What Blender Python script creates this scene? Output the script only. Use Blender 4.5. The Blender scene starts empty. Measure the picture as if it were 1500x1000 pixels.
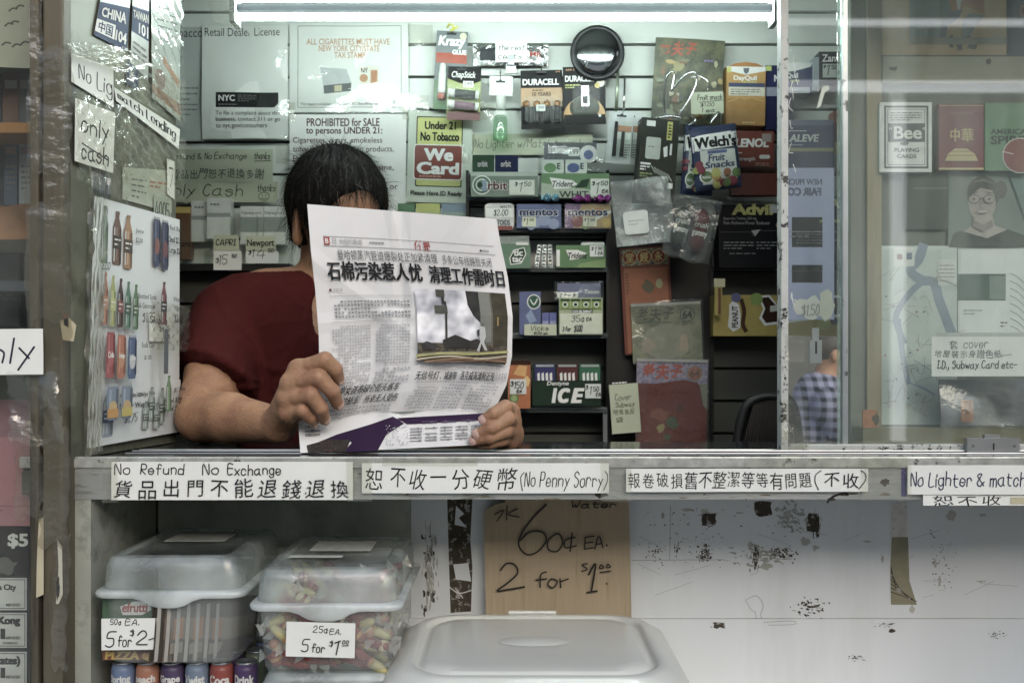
import bpy, math, random
import numpy as np
from mathutils import Vector, Matrix, Euler
R = math.radians
SC = bpy.context.scene
COL = SC.collection
random.seed(7)
# ---------------------------------------------------------------- camera, world, sun, exposure
H = 1.42                    # camera height (m)
FPX, DC = 1458.33, 1.4583   # focal length in photo pixels, distance camera - counter front (y = 0)
cam = bpy.data.cameras.new('camera'); cam.lens = 35; cam.sensor_width = 36; cam.shift_y = 25/1500
cam.clip_start = .05; cam.clip_end = 400
cam.dof.use_dof = True; cam.dof.focus_distance = 1.57; cam.dof.aperture_fstop = 7.0
camo = bpy.data.objects.new('camera', cam); COL.objects.link(camo)
camo.location = (0, -DC, H); camo.rotation_euler = (R(90), 0, 0); SC.camera = camo
W = bpy.data.worlds.new('World'); SC.world = W; W.use_nodes = True
SUN_EL, SUN_AZ = R(24), R(160)      # from behind the camera and its right
sky = W.node_tree.nodes.new('ShaderNodeTexSky'); sky.sky_type = 'NISHITA'; sky.sun_disc = False
sky.sun_elevation = SUN_EL; sky.sun_rotation = SUN_AZ; sky.air_density = 1.0; sky.dust_density = 3.5; sky.ozone_density = 1.2
bg = W.node_tree.nodes['Background']; W.node_tree.links.new(sky.outputs[0], bg.inputs[0]); bg.inputs[1].default_value = .10
sl = bpy.data.lights.new('sun', 'SUN'); sl.energy = 1.3; sl.angle = R(65); sl.color = (.95, .98, 1)
so = bpy.data.objects.new('sun', sl); COL.objects.link(so)
sd = Vector((math.sin(SUN_AZ)*math.cos(SUN_EL), math.cos(SUN_AZ)*math.cos(SUN_EL), math.sin(SUN_EL)))
so.rotation_euler = sd.to_track_quat('Z', 'Y').to_euler()
vs = SC.view_settings; vs.view_transform = 'Standard'; vs.look = 'None'; vs.gamma = 1; vs.use_curve_mapping = False
vs.exposure = .95
TUBE = 26                  # emission of the shop's fluorescent tubes
SC.cycles.max_bounces = 10; SC.cycles.transparent_max_bounces = 24; SC.cycles.caustics_reflective = False
SC.cycles.caustics_refractive = False; SC.cycles.sample_clamp_indirect = 6

# ---------------------------------------------------------------- materials
def lin(h):
    h = h.lstrip('#'); o = []
    for i in (0, 2, 4):
        c = int(h[i:i+2], 16)/255
        o.append(c/12.92 if c <= .04045 else ((c+.055)/1.055)**2.4)
    return o
MATS = {}
def M(name, col, rough=.6, metal=0, noise=.12, ns=25, bump=0, bs=60, spec=.5, stretch=None, coat=0, trans=0, sss=0, col2=None, c2=(.5, .62), c2s=8, c2d=6):
    """Principled material: base colour wobbled by noise, optional second patchy colour (wear, dirt) and bump."""
    if name in MATS: return MATS[name]
    m = bpy.data.materials.new(name); m.use_nodes = True; nt = m.node_tree; N = nt.nodes; L = nt.links
    p = N['Principled BSDF']; c = lin(col) if isinstance(col, str) else col
    tc = N.new('ShaderNodeTexCoord'); mp = N.new('ShaderNodeMapping'); L.new(tc.outputs['Object'], mp.inputs[0])
    if stretch: mp.inputs['Scale'].default_value = stretch
    nz = N.new('ShaderNodeTexNoise'); nz.inputs['Scale'].default_value = ns; nz.inputs['Detail'].default_value = 5
    L.new(mp.outputs[0], nz.inputs['Vector'])
    mr = N.new('ShaderNodeMapRange'); mr.inputs[1].default_value = .3; mr.inputs[2].default_value = .7
    mr.inputs[3].default_value = 1-noise; mr.inputs[4].default_value = 1+noise*.5; L.new(nz.outputs[0], mr.inputs[0])
    mx = N.new('ShaderNodeVectorMath'); mx.operation = 'SCALE'; mx.inputs[0].default_value = c; L.new(mr.outputs[0], mx.inputs['Scale'])
    out = mx.outputs[0]
    if col2:
        n2 = N.new('ShaderNodeTexNoise'); n2.inputs['Scale'].default_value = c2s; n2.inputs['Detail'].default_value = c2d; n2.inputs['Roughness'].default_value = .7
        L.new(mp.outputs[0], n2.inputs['Vector'])
        r2 = N.new('ShaderNodeMapRange'); r2.inputs[1].default_value = c2[0]; r2.inputs[2].default_value = c2[1]; L.new(n2.outputs[0], r2.inputs[0])
        m2 = N.new('ShaderNodeMix'); m2.data_type = 'RGBA'; L.new(r2.outputs[0], m2.inputs[0]); L.new(out, m2.inputs[6])
        m2.inputs[7].default_value = (*lin(col2), 1); out = m2.outputs[2]
    L.new(out, p.inputs['Base Color'])
    p.inputs['Roughness'].default_value = rough; p.inputs['Metallic'].default_value = metal
    p.inputs['Specular IOR Level'].default_value = spec
    if coat: p.inputs['Coat Weight'].default_value = coat; p.inputs['Coat Roughness'].default_value = .12
    if sss: p.inputs['Subsurface Weight'].default_value = sss; p.inputs['Subsurface Radius'].default_value = (.006, .002, .001); p.inputs['Subsurface Scale'].default_value = 1
    if bump:
        nb = N.new('ShaderNodeTexNoise'); nb.inputs['Scale'].default_value = bs; nb.inputs['Detail'].default_value = 6
        L.new(mp.outputs[0], nb.inputs['Vector']); b = N.new('ShaderNodeBump'); b.inputs['Strength'].default_value = bump; b.inputs['Distance'].default_value = .01
        L.new(nb.outputs[0], b.inputs['Height']); L.new(b.outputs[0], p.inputs['Normal'])
    MATS[name] = m; return m
def mute(h, k=.72):
    c = lin(h); g = .3*c[0]+.55*c[1]+.15*c[2]; return [g+(x-g)*k for x in c]
def ink(h): return M('print_'+h.lstrip('#'), mute(h), .65, noise=.07, ns=60, spec=.3)
def gl(h): return M('glossy_print_'+h.lstrip('#'), mute(h), .34, noise=.10, ns=50, spec=.3 if sum(lin(h)) > .15 else .12)
def film(name, tint=(1, 1, 1), haze=.08, rough=.12, refl=1.0, bump=.0, bs=40, hz=(.8, .85, .82), streak=False):
    """Thin clear sheet: lets light straight through, reflects by Fresnel, plus a little milky haze."""
    if name in MATS: return MATS[name]
    m = bpy.data.materials.new(name); m.use_nodes = True; nt = m.node_tree; N = nt.nodes; L = nt.links
    N.remove(N['Principled BSDF']); o = N['Material Output']
    t = N.new('ShaderNodeBsdfTransparent'); t.inputs[0].default_value = (*tint, 1)
    g = N.new('ShaderNodeBsdfGlossy'); g.inputs['Roughness'].default_value = rough
    d = N.new('ShaderNodeBsdfDiffuse'); d.inputs[0].default_value = (*hz, 1)
    tl = N.new('ShaderNodeBsdfTranslucent'); tl.inputs[0].default_value = (*hz, 1)
    ad = N.new('ShaderNodeMixShader'); ad.inputs[0].default_value = .35; L.new(d.outputs[0], ad.inputs[1]); L.new(tl.outputs[0], ad.inputs[2])
    f = N.new('ShaderNodeLayerWeight'); f.inputs[0].default_value = .5      # facing: the same from either side of the sheet
    fp = N.new('ShaderNodeMath'); fp.operation = 'POWER'; fp.inputs[1].default_value = 5; L.new(f.outputs['Facing'], fp.inputs[0])
    fm = N.new('ShaderNodeMath'); fm.operation = 'MULTIPLY_ADD'; fm.use_clamp = True; fm.inputs[1].default_value = .9; fm.inputs[2].default_value = .06*refl; L.new(fp.outputs[0], fm.inputs[0])
    tc = N.new('ShaderNodeTexCoord'); mp = N.new('ShaderNodeMapping'); L.new(tc.outputs['Object'], mp.inputs[0])
    if streak: mp.inputs['Scale'].default_value = (3, 3, .6)
    nz = N.new('ShaderNodeTexNoise'); nz.inputs['Scale'].default_value = 9; nz.inputs['Detail'].default_value = 6; L.new(mp.outputs[0], nz.inputs['Vector'])
    mr = N.new('ShaderNodeMapRange'); mr.inputs[1].default_value = .35; mr.inputs[2].default_value = .75; mr.inputs[3].default_value = haze*.4; mr.inputs[4].default_value = haze*1.9
    L.new(nz.outputs[0], mr.inputs[0])
    a = N.new('ShaderNodeMixShader'); L.new(mr.outputs[0], a.inputs[0]); L.new(t.outputs[0], a.inputs[1]); L.new(ad.outputs[0], a.inputs[2])
    b = N.new('ShaderNodeMixShader'); L.new(fm.outputs[0], b.inputs[0]); L.new(a.outputs[0], b.inputs[1]); L.new(g.outputs[0], b.inputs[2])
    if bump:
        nb = N.new('ShaderNodeTexNoise'); nb.inputs['Scale'].default_value = bs; nb.inputs['Detail'].default_value = 5; L.new(tc.outputs['Object'], nb.inputs['Vector'])
        bp = N.new('ShaderNodeBump'); bp.inputs['Strength'].default_value = bump; bp.inputs['Distance'].default_value = .02; L.new(nb.outputs[0], bp.inputs['Height'])
        L.new(bp.outputs[0], g.inputs['Normal'])
    L.new(b.outputs[0], o.inputs[0]); MATS[name] = m; return m
def emit(name, col, s):
    m = bpy.data.materials.new(name); m.use_nodes = True; N = m.node_tree.nodes; p = N['Principled BSDF']
    p.inputs['Base Color'].default_value = (*col, 1); p.inputs['Emission Color'].default_value = (*col, 1); p.inputs['Emission Strength'].default_value = s
    return m
PAPER = M('paper', '#dadcd8', .75, noise=.05, ns=14, bump=.05, bs=30, spec=.2)
GREENP = M('pale_green_paper', '#b3b8a3', .75, noise=.06, ns=14, spec=.2)
NEWS = M('newsprint', '#d6d6d6', .8, noise=.04, ns=20, bump=.06, bs=25, spec=.15)
PEN = ink('#17181d'); BLUEPEN = ink('#20224a'); BLACK = ink('#121212'); WHITE = ink('#d8d9d4'); GREY = ink('#6c6e6c')
FOIL = M('foil', '#cfd2d0', .25, 1, noise=.1, bump=.9, bs=90)
STEEL = M('brushed_steel', '#b5b8ba', .32, .9, noise=.12, ns=20, stretch=(1, 1, 40))
CHROME = M('chrome_wire', '#d0d2d2', .18, 1, noise=.05)
DARKPL = M('dark_plastic', '#17191a', .45, noise=.1)
TAPE = film('clear_tape', (.97, .97, .93), .08, .10, 1.4, .35, 20, (.8, .82, .74))
BAG = film('clear_bag', (.97, .98, .97), .05, .07, 1.5, .4, 18)
TAPEB = film('old_brown_tape', (.86, .84, .77), .10, .16, 1.3, .5, 16, (.52, .52, .46))
SLEEVE = film('plastic_sleeve', (.98, .99, .98), .04, .10, 1.0, .2, 12)
CLEARP = film('clear_plastic', (.96, .98, .96), .03, .25, .2)

# ---------------------------------------------------------------- geometry helpers
def P(px, py, Y):
    """World point at depth Y on the sight line the photo shows at pixel px, py."""
    d = DC+Y; return Vector(((px-750)*d/FPX, Y, H-(py-525)*d/FPX))
_tc = {}
def glyphs(s, bold=0):
    key = (s, bold)
    if key not in _tc:
        c = bpy.data.curves.new('t', 'FONT'); c.body = s; c.offset = bold; c.resolution_u = 3
        o = bpy.data.objects.new('t', c); me = bpy.data.meshes.new_from_object(o)
        v = np.array([x.co[:2] for x in me.vertices]).reshape(-1, 2); f = [tuple(p.vertices) for p in me.polygons]
        bpy.data.objects.remove(o); bpy.data.curves.remove(c); bpy.data.meshes.remove(me); _tc[key] = (v, f)
    return _tc[key]
HF = {'A':'022942 1434','B':'0209 092938372606 062635332202','C':'3829190704122233','D':'0209 091937342202','E':'39090232 0636','F':'390902 0636',
'G':'38291907041222333525','H':'0902 3932 0636','I':'1912 0929 0222','J':'3934231203','K':'0902 390632','L':'090232','M':'0209254942','N':'02093239',
'O':'291907041222343729','P':'0209 092938362505','R':'0209 09293836250532','S':'3829190807263534221203','T':'0949 2922','U':'090412223439','V':'092249',
'W':'0912253249','X':'0942 4902','Y':'0926 492622','Z':'09390232','a':'36260503122233 363342','b':'0902 0516263533221203','c':'352616050312223 3'.replace(' ',''),
'd':'3932 3526160503122233','e':'04343526160503122233','f':'38291812 0636','g':'3526160503122233 3631201001','h':'0902 0516263532','i':'0602 0708','j':'161100 1718',
'k':'0902 360432','l':'0902','m':'0602 05162522 25364542','n':'0602 0516263532','o':'261605031222333526','p':'0600 0516263533221203','q':'3630 3526160503122233',
'r':'0602 05162635','s':'35260534221203','t':'18132232 0636','u':'0603122233 3632','v':'061236','w':'0612253246','x':'0632 3602','y':'0623 3600','z':'06360232',
'0':'291907041222343729','1':'0819 1912','2':'07192938360242','3':'08293837261626353322 1203'.replace(' ',''),'4':'290444 3731','5':'390906263533221203','6':'29150412223334251504',
'7':'093912','8':'26373829190807162635332212030516','9':'36251607081929383622','$':'3728180726353322120 3'.replace(' ','')+' 2921','¢':'3526160503122233 2721',
'.':'0203','·':'0506',',':'131100','(':'29070420',')':'09272400','&':'42071828270403122244','-':'0535','+':'0545 2723','!':'0904 0302',"'":'0908','?':'08192938362524 2322','/':'0239',':':'0506 0203'}
def catmull(p, n=4):
    if len(p) < 3: return p
    q = [p[0]]+list(p)+[p[-1]]; o = []
    if np.allclose(p[0], p[-1]): q[0] = p[-2]; q[-1] = p[1]
    for i in range(1, len(q)-2):
        a, b, c, d = q[i-1], q[i], q[i+1], q[i+2]
        for t in np.arange(n)/n:
            o.append(.5*(2*b+(c-a)*t+(2*a-5*b+4*c-d)*t*t+(3*b-a-3*c+d)*t**3))
    o.append(q[-2]); return o
class Item:
    """One object (or part) under construction.  Coordinates are photo pixels at the depth of its own frame, w metres out of its face."""
    def __init__(s, name, cx=0, cy=0, Y=0, rot=(0, 0, 0), label=None, cat=None, group=None, mapf=None, bend=None, kind=None, nsub=10, parent=None):
        s.name, s.cx, s.cy, s.Y, s.rot, s.label, s.cat, s.group, s.kind = name, cx, cy, Y, rot, label, cat, group, kind
        s.k = (DC+Y)/FPX; s.mapf = mapf; s.bend = bend; s.nsub = nsub; s.V = []; s.Fc = []; s.Mi = []; s.Sm = []; s.mats = []; s.parts = []; s.w = 0; s.parent = parent
    def part(s, name, label=None, mapf=0, bend=0):
        p = Item(name, s.cx, s.cy, s.Y, label=label, mapf=s.mapf if mapf == 0 else mapf, bend=s.bend if bend == 0 else bend, nsub=s.nsub); p.w = s.w+.0012; s.parts.append(p); return p
    def mi(s, m):
        if m not in s.mats: s.mats.append(m)
        return s.mats.index(m)
    def loc(s, px, py, w):
        if s.mapf: return s.mapf(px, py, w)
        x, z = (px-s.cx)*s.k, (s.cy-py)*s.k
        if s.bend: w = w+s.bend(x, z)
        return Vector((x, -w, z))
    def add(s, pts, faces, m, smooth=False, raw=False):
        b = len(s.V); s.V += [Vector(p) if raw else s.loc(*p) for p in pts]
        i = s.mi(m)
        for f in faces: s.Fc.append([b+j for j in f]); s.Mi.append(i); s.Sm.append(smooth)
    def up(s, d=.0002): s.w += d; return s.w
    def grid(s, f, nu, nv, m, smooth=True):
        pts = [f(i/nu, j/nv) for j in range(nv+1) for i in range(nu+1)]
        s.add(pts, [(j*(nu+1)+i, (j+1)*(nu+1)+i, (j+1)*(nu+1)+i+1, j*(nu+1)+i+1) for j in range(nv) for i in range(nu)], m, smooth)
    def q(s, x0, y0, x1, y1, m, w=None):
        w = s.up() if w is None else w
        n = s.nsub if (s.bend or s.mapf) else 1
        s.grid(lambda u, v: (x0+(x1-x0)*u, y0+(y1-y0)*v, w), n, n, m)
        return s
    def poly(s, pts, m, w=None):
        if s.bend or s.mapf: return s.tri(pts, m, w)
        w = s.up() if w is None else w
        s.add([(x, y, w) for x, y in pts], [list(range(len(pts)))[::-1]], m); return s
    def tri(s, pts, m, w=None):     # fan from the centre
        w = s.up() if w is None else w
        n = len(pts); cx = sum(p[0] for p in pts)/n; cy = sum(p[1] for p in pts)/n
        if s.bend or s.mapf:            # follow the curved sheet: split the rim and add rings
            L_ = max(math.dist(pts[i], pts[i-1]) for i in range(n)); step = max(L_/8, 1e-6); q = []
            for i in range(n):
                a, b = pts[i], pts[(i+1) % n]; k = max(1, int(math.dist(a, b)/step+.5)); q += [(a[0]+(b[0]-a[0])*j/k, a[1]+(b[1]-a[1])*j/k) for j in range(k)]
            n = len(q); rg = 7; V = [(cx, cy, w)]+[(cx+(x-cx)*f/rg, cy+(y-cy)*f/rg, w) for f in range(1, rg+1) for x, y in q]
            F = [(0, 1+(i+1) % n, 1+i) for i in range(n)]+[(1+r_*n+i, 1+r_*n+(i+1) % n, 1+(r_+1)*n+(i+1) % n, 1+(r_+1)*n+i) for r_ in range(rg-1) for i in range(n)]
            s.add(V, F, m); return s
        s.add([(cx, cy, w)]+[(x, y, w) for x, y in pts], [(0, 1+(i+1) % n, 1+i) for i in range(n)], m); return s
    def disc(s, cx, cy, r, m, ry=None, n=28, w=None):
        ry = ry or r; return s.tri([(cx+r*math.cos(a), cy+ry*math.sin(a)) for a in np.linspace(0, 2*math.pi, n, endpoint=False)], m, w)
    def rr(s, x0, y0, x1, y1, r, m, w=None):
        return s.tri(rrect(x0, y0, x1, y1, r), m, w)
    def frame(s, x0, y0, x1, y1, t, m):
        w = s.up()
        for a in ((x0, y0, x1, y0+t), (x0, y1-t, x1, y1), (x0, y0+t, x0+t, y1-t), (x1-t, y0+t, x1, y1-t)): s.q(*a, m, w)
        return s
    def box(s, x0, y0, x1, y1, w0, w1, m):
        if s.bend or s.mapf:
            n = s.nsub
            s.grid(lambda u, v: (x0+(x1-x0)*u, y0+(y1-y0)*v, w1), n, n, m); s.grid(lambda u, v: (x1+(x0-x1)*u, y0+(y1-y0)*v, w0), n, n, m)
            return s
        p = [(x0, y0, w0), (x1, y0, w0), (x1, y1, w0), (x0, y1, w0), (x0, y0, w1), (x1, y0, w1), (x1, y1, w1), (x0, y1, w1)]
        s.add(p, [(0, 1, 2, 3), (7, 6, 5, 4), (0, 4, 5, 1), (1, 5, 6, 2), (2, 6, 7, 3), (3, 7, 4, 0)], m); s.w = max(s.w, w1); return s
    def rbox(s, x0, y0, x1, y1, w0, w1, r, m):
        p = rrect(x0, y0, x1, y1, r); n = len(p)
        s.add([(x, y, w0) for x, y in p]+[(x, y, w1) for x, y in p], [list(range(n)), list(range(2*n-1, n-1, -1))]+[(i, n+i, n+(i+1) % n, (i+1) % n) for i in range(n)], m); s.w = max(s.w, w1); return s
    def txt(s, t, x0, y0, x1, y1, m, bold=0, it=0, mir=False):
        if bold > .018 or (bold > 0 and any(ord(q) > 0x2e80 for q in t)):                 # heavy lettering: the same glyphs laid over each other a hair apart
            cj_ = any(ord(q) > 0x2e80 for q in t); b0 = 0 if cj_ else .015; e = (bold-b0)*(y1-y0)*(.75 if cj_ else 1.1)
            for dx, dy in ((-e, -e*.5), (e, e*.5), (-e, e*.5), (e, -e*.5), (0, 0)): s.txt(t, x0+e+dx, y0+e*.5+dy, x1-e+dx, y1-e*.5+dy, m, b0, it, mir); s.w -= .00016
            return s
        v, f = glyphs(t, bold); w = s.up()
        if not len(v): return s
        v = v.copy(); v[:, 0] += it*v[:, 1]
        lo, hi = v.min(0), v.max(0); a = (v-lo)/np.maximum(hi-lo, 1e-6)
        if mir: a[:, 0] = 1-a[:, 0]
        s.add([(x0+(x1-x0)*u, y1+(y0-y1)*q, w) for u, q in a], f, m); return s
    def cj(s, t, x0, y0, x1, y1, m, bold=0, jit=.12):   # handwritten-looking Chinese: every character wobbles
        n = len(t); cw = (x1-x0)/n; rnd = random.Random(t)
        for i, ch in enumerate(t):
            if ch == ' ': continue
            v, f = glyphs(ch, bold); w = s.up(.00003); a = rnd.uniform(-1, 1)*jit; k = rnd.uniform(.82, 1.02); sh = rnd.uniform(-.15, .25)
            lo, hi = v.min(0), v.max(0); q = (v-np.array([.5, .38])); q[:, 0] += sh*q[:, 1]; c, d = math.cos(a), math.sin(a)
            q = q@np.array([[c, -d], [d, c]])*k; ox = x0+cw*(i+.5); oy = (y0+y1)/2+rnd.uniform(-.06, .06)*(y1-y0)
            s.add([(ox+b[0]*cw*1.02, oy-b[1]*(y1-y0)*1.05, w) for b in q], f, m)
        return s
    def stroke(s, pts, th, m, w=None, sm=True):
        w = s.up(.00003) if w is None else w
        p = [np.array(q, float) for q in pts]
        p = np.array(catmull(p) if sm else p); d = np.gradient(p, axis=0) if len(p) > 2 else np.array([p[1]-p[0]]*2)
        d /= np.maximum(np.linalg.norm(d, axis=1, keepdims=True), 1e-9); nrm = np.stack([-d[:, 1], d[:, 0]], 1)*th/2
        p[0] -= d[0]*th*.4; p[-1] += d[-1]*th*.4; n = len(p)
        s.add([(*a, w) for a in p-nrm]+[(*a, w) for a in p+nrm], [(i, i+1, n+i+1, n+i) for i in range(n-1)], m); return s
    def hand(s, t, x0, y0, x1, y1, m, th=1.6, slant=.12):
        rnd = random.Random(t); S = []; x = 0; hi = 0
        lo_ = 9; hi_ = 0
        for ch in t:
            if ch == ' ': x += 2.6; continue
            g = HF.get(ch)
            if not g: x += 2; continue
            mxx = 0; dy = rnd.uniform(-.35, .35)
            for st in g.split():
                pt = [np.array([int(st[i])+rnd.uniform(-.22, .22), int(st[i+1])+rnd.uniform(-.22, .22)]) for i in range(0, len(st), 2)]
                if len(st) > 6 and st[:2] == st[-2:]: pt[-1] = pt[0].copy()+.15
                mxx = max(mxx, max(q[0] for q in pt)); S.append([q+np.array([x+slant*q[1], dy]) for q in pt])
                lo_ = min(lo_, min(q[1] for q in S[-1])); hi_ = max(hi_, max(q[1] for q in S[-1]))
            x += mxx+1.5
        if not S: return s
        xs = np.concatenate([np.array(q)[:, 0] for q in S]); a, b = xs.min(), xs.max(); w = s.up()
        for st in S:
            s.stroke([(x0+(q[0]-a)/(b-a)*(x1-x0), y1-(q[1]-lo_)/(hi_-lo_)*(y1-y0)) for q in st], th, m, w+rnd.uniform(0, .00003))
        s.up(.00004); return s
    def lines(s, x0, y0, x1, y1, n, m, fill=.5, word=4, seed=1, last=.6):
        rnd = random.Random(seed*91+n); h = (y1-y0)/n; w = s.up()
        for i in range(n):
            x = x0; e = x1 if i < n-1 else x0+(x1-x0)*last
            while x < e:
                l = min(rnd.uniform(.4, 1.5)*word, e-x); yy = y0+h*(i+.5-fill/2)
                s.add([(x, yy, w), (x, yy+h*fill, w), (x+l, yy+h*fill, w), (x+l, yy, w)], [(0, 1, 2, 3)], m); x += l+word*.25
        return s
    def tube(s, pts, r, m, n=8, smooth=True, cap=True):
        """pts (px, py, w); r in metres (number or list)"""
        p = [np.array(s.loc(*q)) for q in pts]; p = catmull(p, 5) if smooth and len(p) > 2 else p
        rr_ = np.interp(np.linspace(0, 1, len(p)), np.linspace(0, 1, len(np.atleast_1d(r))), np.atleast_1d(r)); V = []; up = np.array([.31, .62, .72])
        for i, a in enumerate(p):
            t = p[min(i+1, len(p)-1)]-p[max(i-1, 0)]; t = t/(np.linalg.norm(t)+1e-12); u = np.cross(t, up); u /= np.linalg.norm(u); v = np.cross(t, u)
            V += [a+rr_[i]*(math.cos(c)*u+math.sin(c)*v) for c in np.linspace(0, 2*math.pi, n, endpoint=False)]
        F = [(i*n+j, i*n+(j+1) % n, (i+1)*n+(j+1) % n, (i+1)*n+j) for i in range(len(p)-1) for j in range(n)]
        if cap: F += [list(range(n))[::-1], list(range((len(p)-1)*n, len(p)*n))]
        s.add(V, F, m, True, raw=True); return s
    def lathe(s, cx, w, prof, m, n=20):
        """upright solid of revolution: prof = [(radius in px, py)] from top to bottom"""
        V = []
        for r, y in prof:
            c = s.loc(cx, y, w); V += [c+Vector((r*s.k*math.cos(a), r*s.k*math.sin(a), 0)) for a in np.linspace(0, 2*math.pi, n, endpoint=False)]
        l = len(prof); F = [(i*n+(j+1) % n, i*n+j, (i+1)*n+j, (i+1)*n+(j+1) % n) for i in range(l-1) for j in range(n)]
        s.add(V, F+[list(range(n)), list(range((l-1)*n, l*n))[::-1]], m, True, raw=True); return s
    def build(s, parent=None):
        o = None
        if s.V:
            me = bpy.data.meshes.new(s.name)
            c = Vector((0, 0, 0))
            if s.mapf and not parent:
                c = sum(s.V, Vector())/len(s.V)
            elif s.mapf: c = parent['_c'] if '_c' in parent else Vector(parent.location)
            me.from_pydata([tuple(v-c) for v in s.V] if s.mapf else [tuple(v) for v in s.V], [], s.Fc)
            for m in s.mats: me.materials.append(m)
            me.polygons.foreach_set('material_index', s.Mi); me.polygons.foreach_set('use_smooth', s.Sm); me.update()
            o = bpy.data.objects.new(s.name, me)
        else: o = bpy.data.objects.new(s.name, None); c = Vector()
        COL.objects.link(o)
        if parent: o.parent = parent
        else:
            o.location = c if s.mapf else P(s.cx, s.cy, s.Y); o.rotation_euler = [R(a) for a in s.rot] if not s.mapf else (0, 0, 0)
        if s.label: o['label'] = s.label
        if s.cat: o['category'] = s.cat
        if s.group: o['group'] = s.group
        if s.kind: o['kind'] = s.kind
        s.obj = o
        for p in s.parts: p.build(o)
        return o
def rrect(x0, y0, x1, y1, r, n=5):
    o = []
    for cx, cy, a in ((x1-r, y0+r, -90), (x1-r, y1-r, 0), (x0+r, y1-r, 90), (x0+r, y0+r, 180)):
        o += [(cx+r*math.cos(R(a+90*i/n)), cy+r*math.sin(R(a+90*i/n))) for i in range(n+1)]
    return o
def bend_sheet(seed, amp, kx=9, kz=7):
    rnd = random.Random(seed); a = [rnd.uniform(0, 6.28) for _ in range(5)]
    return lambda x, z: amp*(math.sin(kx*x+a[0])*.6+math.sin(kz*z+a[1]+kx*.6*x)*.5+.3*math.sin(31*x+17*z+a[2])+.2*math.sin(-23*x+37*z+a[3]))
def whole(name, label, cat, pts, faces, m, kind=None, parent=None, smooth=False, group=None):
    me = bpy.data.meshes.new(name); me.from_pydata([tuple(p) for p in pts], [], faces)
    for x in (m if isinstance(m, list) else [m]): me.materials.append(x)
    if smooth: me.polygons.foreach_set('use_smooth', [True]*len(me.polygons))
    o = bpy.data.objects.new(name, me); COL.objects.link(o)
    if parent: o.parent = parent
    for k, v in (('label', label), ('category', cat), ('kind', kind), ('group', group)):
        if v: o[k] = v
    return o
def wbox(name, x0, x1, y0, y1, z0, z1, m, parent=None, bevel=0, **kw):
    p = [(x0, y0, z0), (x1, y0, z0), (x1, y1, z0), (x0, y1, z0), (x0, y0, z1), (x1, y0, z1), (x1, y1, z1), (x0, y1, z1)]
    o = whole(name, kw.get('label'), kw.get('cat'), p, [(3, 2, 1, 0), (4, 5, 6, 7), (0, 1, 5, 4), (1, 2, 6, 5), (2, 3, 7, 6), (3, 0, 4, 7)], m, kw.get('kind'), parent)
    if bevel: b = o.modifiers.new('bevel', 'BEVEL'); b.width = bevel; b.segments = 2
    return o
def dup(o, loc, rot=None, label=None):
    c = o.copy(); COL.objects.link(c); c.location = loc
    if rot: c.rotation_euler = rot
    if label: c['label'] = label
    for ch in o.children:
        d = ch.copy(); COL.objects.link(d); d.parent = c
    return c
# ================================================================ the street (behind the camera: what the glass and the metal reflect)
ASPH = M('asphalt', '#3c3d3e', .9, noise=.25, ns=3); CONC = M('concrete', '#c9c6be', .85, noise=.15, ns=2)
wbox('pavement', -40, 40, -5, 12, -.3, 0, CONC, kind='structure'); wbox('road', -40, 40, -16, -5.0, -.4, -.13, ASPH, kind='structure')
wbox('far_pavement', -40, 40, -30, -16, -.3, 0, CONC, kind='structure')
BRK = M('pale_brick', '#8d8a84', .85, noise=.1, ns=.4); WIN = M('dull_window', '#55585a', .5, noise=.1)
def facade(x0, x1, y, h, label, mt):
    e = bpy.data.objects.new('building', None); COL.objects.link(e); e['label'] = label; e['category'] = 'building'; e.location = ((x0+x1)/2, y, 0)
    hw = (x1-x0)/2; wbox('wall', -hw, hw, -5, 0, 0, h, mt, e)
    for i in range(int((x1-x0)/2.6)):
        for j in range(int(h/3.4)):
            x = -hw+1.3+i*2.6; wbox('window', x-.6, x+.6, -.05, .06, 1+j*3.4, 3+j*3.4, WIN, e)
facade(-26, -3, -24, 11.2, 'pale brick building across the street', BRK)
facade(-2.8, 30, -24.5, 11.6, 'taller grey building across the street', M('grey_stone', '#8b8e8c', .85, noise=.1, ns=.4))

# ================================================================ the newsstand shell
shell = bpy.data.objects.new('newsstand', None); COL.objects.link(shell)
shell['label'] = 'newsstand kiosk with slatted back wall and steel serving counter'; shell['category'] = 'newsstand'
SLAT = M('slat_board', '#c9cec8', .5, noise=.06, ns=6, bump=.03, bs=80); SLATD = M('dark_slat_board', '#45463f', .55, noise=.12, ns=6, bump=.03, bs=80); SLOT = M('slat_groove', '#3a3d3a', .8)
PANEL = M('painted_metal', '#dfe2e3', .36, .12, noise=.10, ns=3, bump=.16, bs=5, col2='#cbcecd', c2=(.50, .75), c2s=3, stretch=(1, 1, .16))
DARKM = M('dark_sheet', '#55594f', .5, .3, noise=.3, ns=8, col2='#33362f', c2=(.45, .7), c2s=6)
COUNT = M('counter_top', '#26282a', .12, noise=.3, ns=12, col2='#3c3f3e', c2=(.5, .7), c2s=14, spec=.6)
TIN = M('counter_metal', '#a9aca9', .38, .5, noise=.2, ns=10, col2='#6f7168', c2=(.58, .68), c2s=12, stretch=(.5, 1, 2.2), bump=.15, bs=40)
WOODG = M('weathered_frame', '#5d5748', .6, .1, noise=.35, ns=14, stretch=(1, 1, .1), col2='#2e2b24', c2=(.48, .6), c2s=10)
CEIL = M('ceiling_panel', '#5c5f5c', .8)
WH = H+1.0
def sh(name, *a, **k): return wbox(name, *a, parent=shell, **k)
WY = .75
b = Item('slat_wall', 750, 525, WY)
kz = b.k
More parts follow.
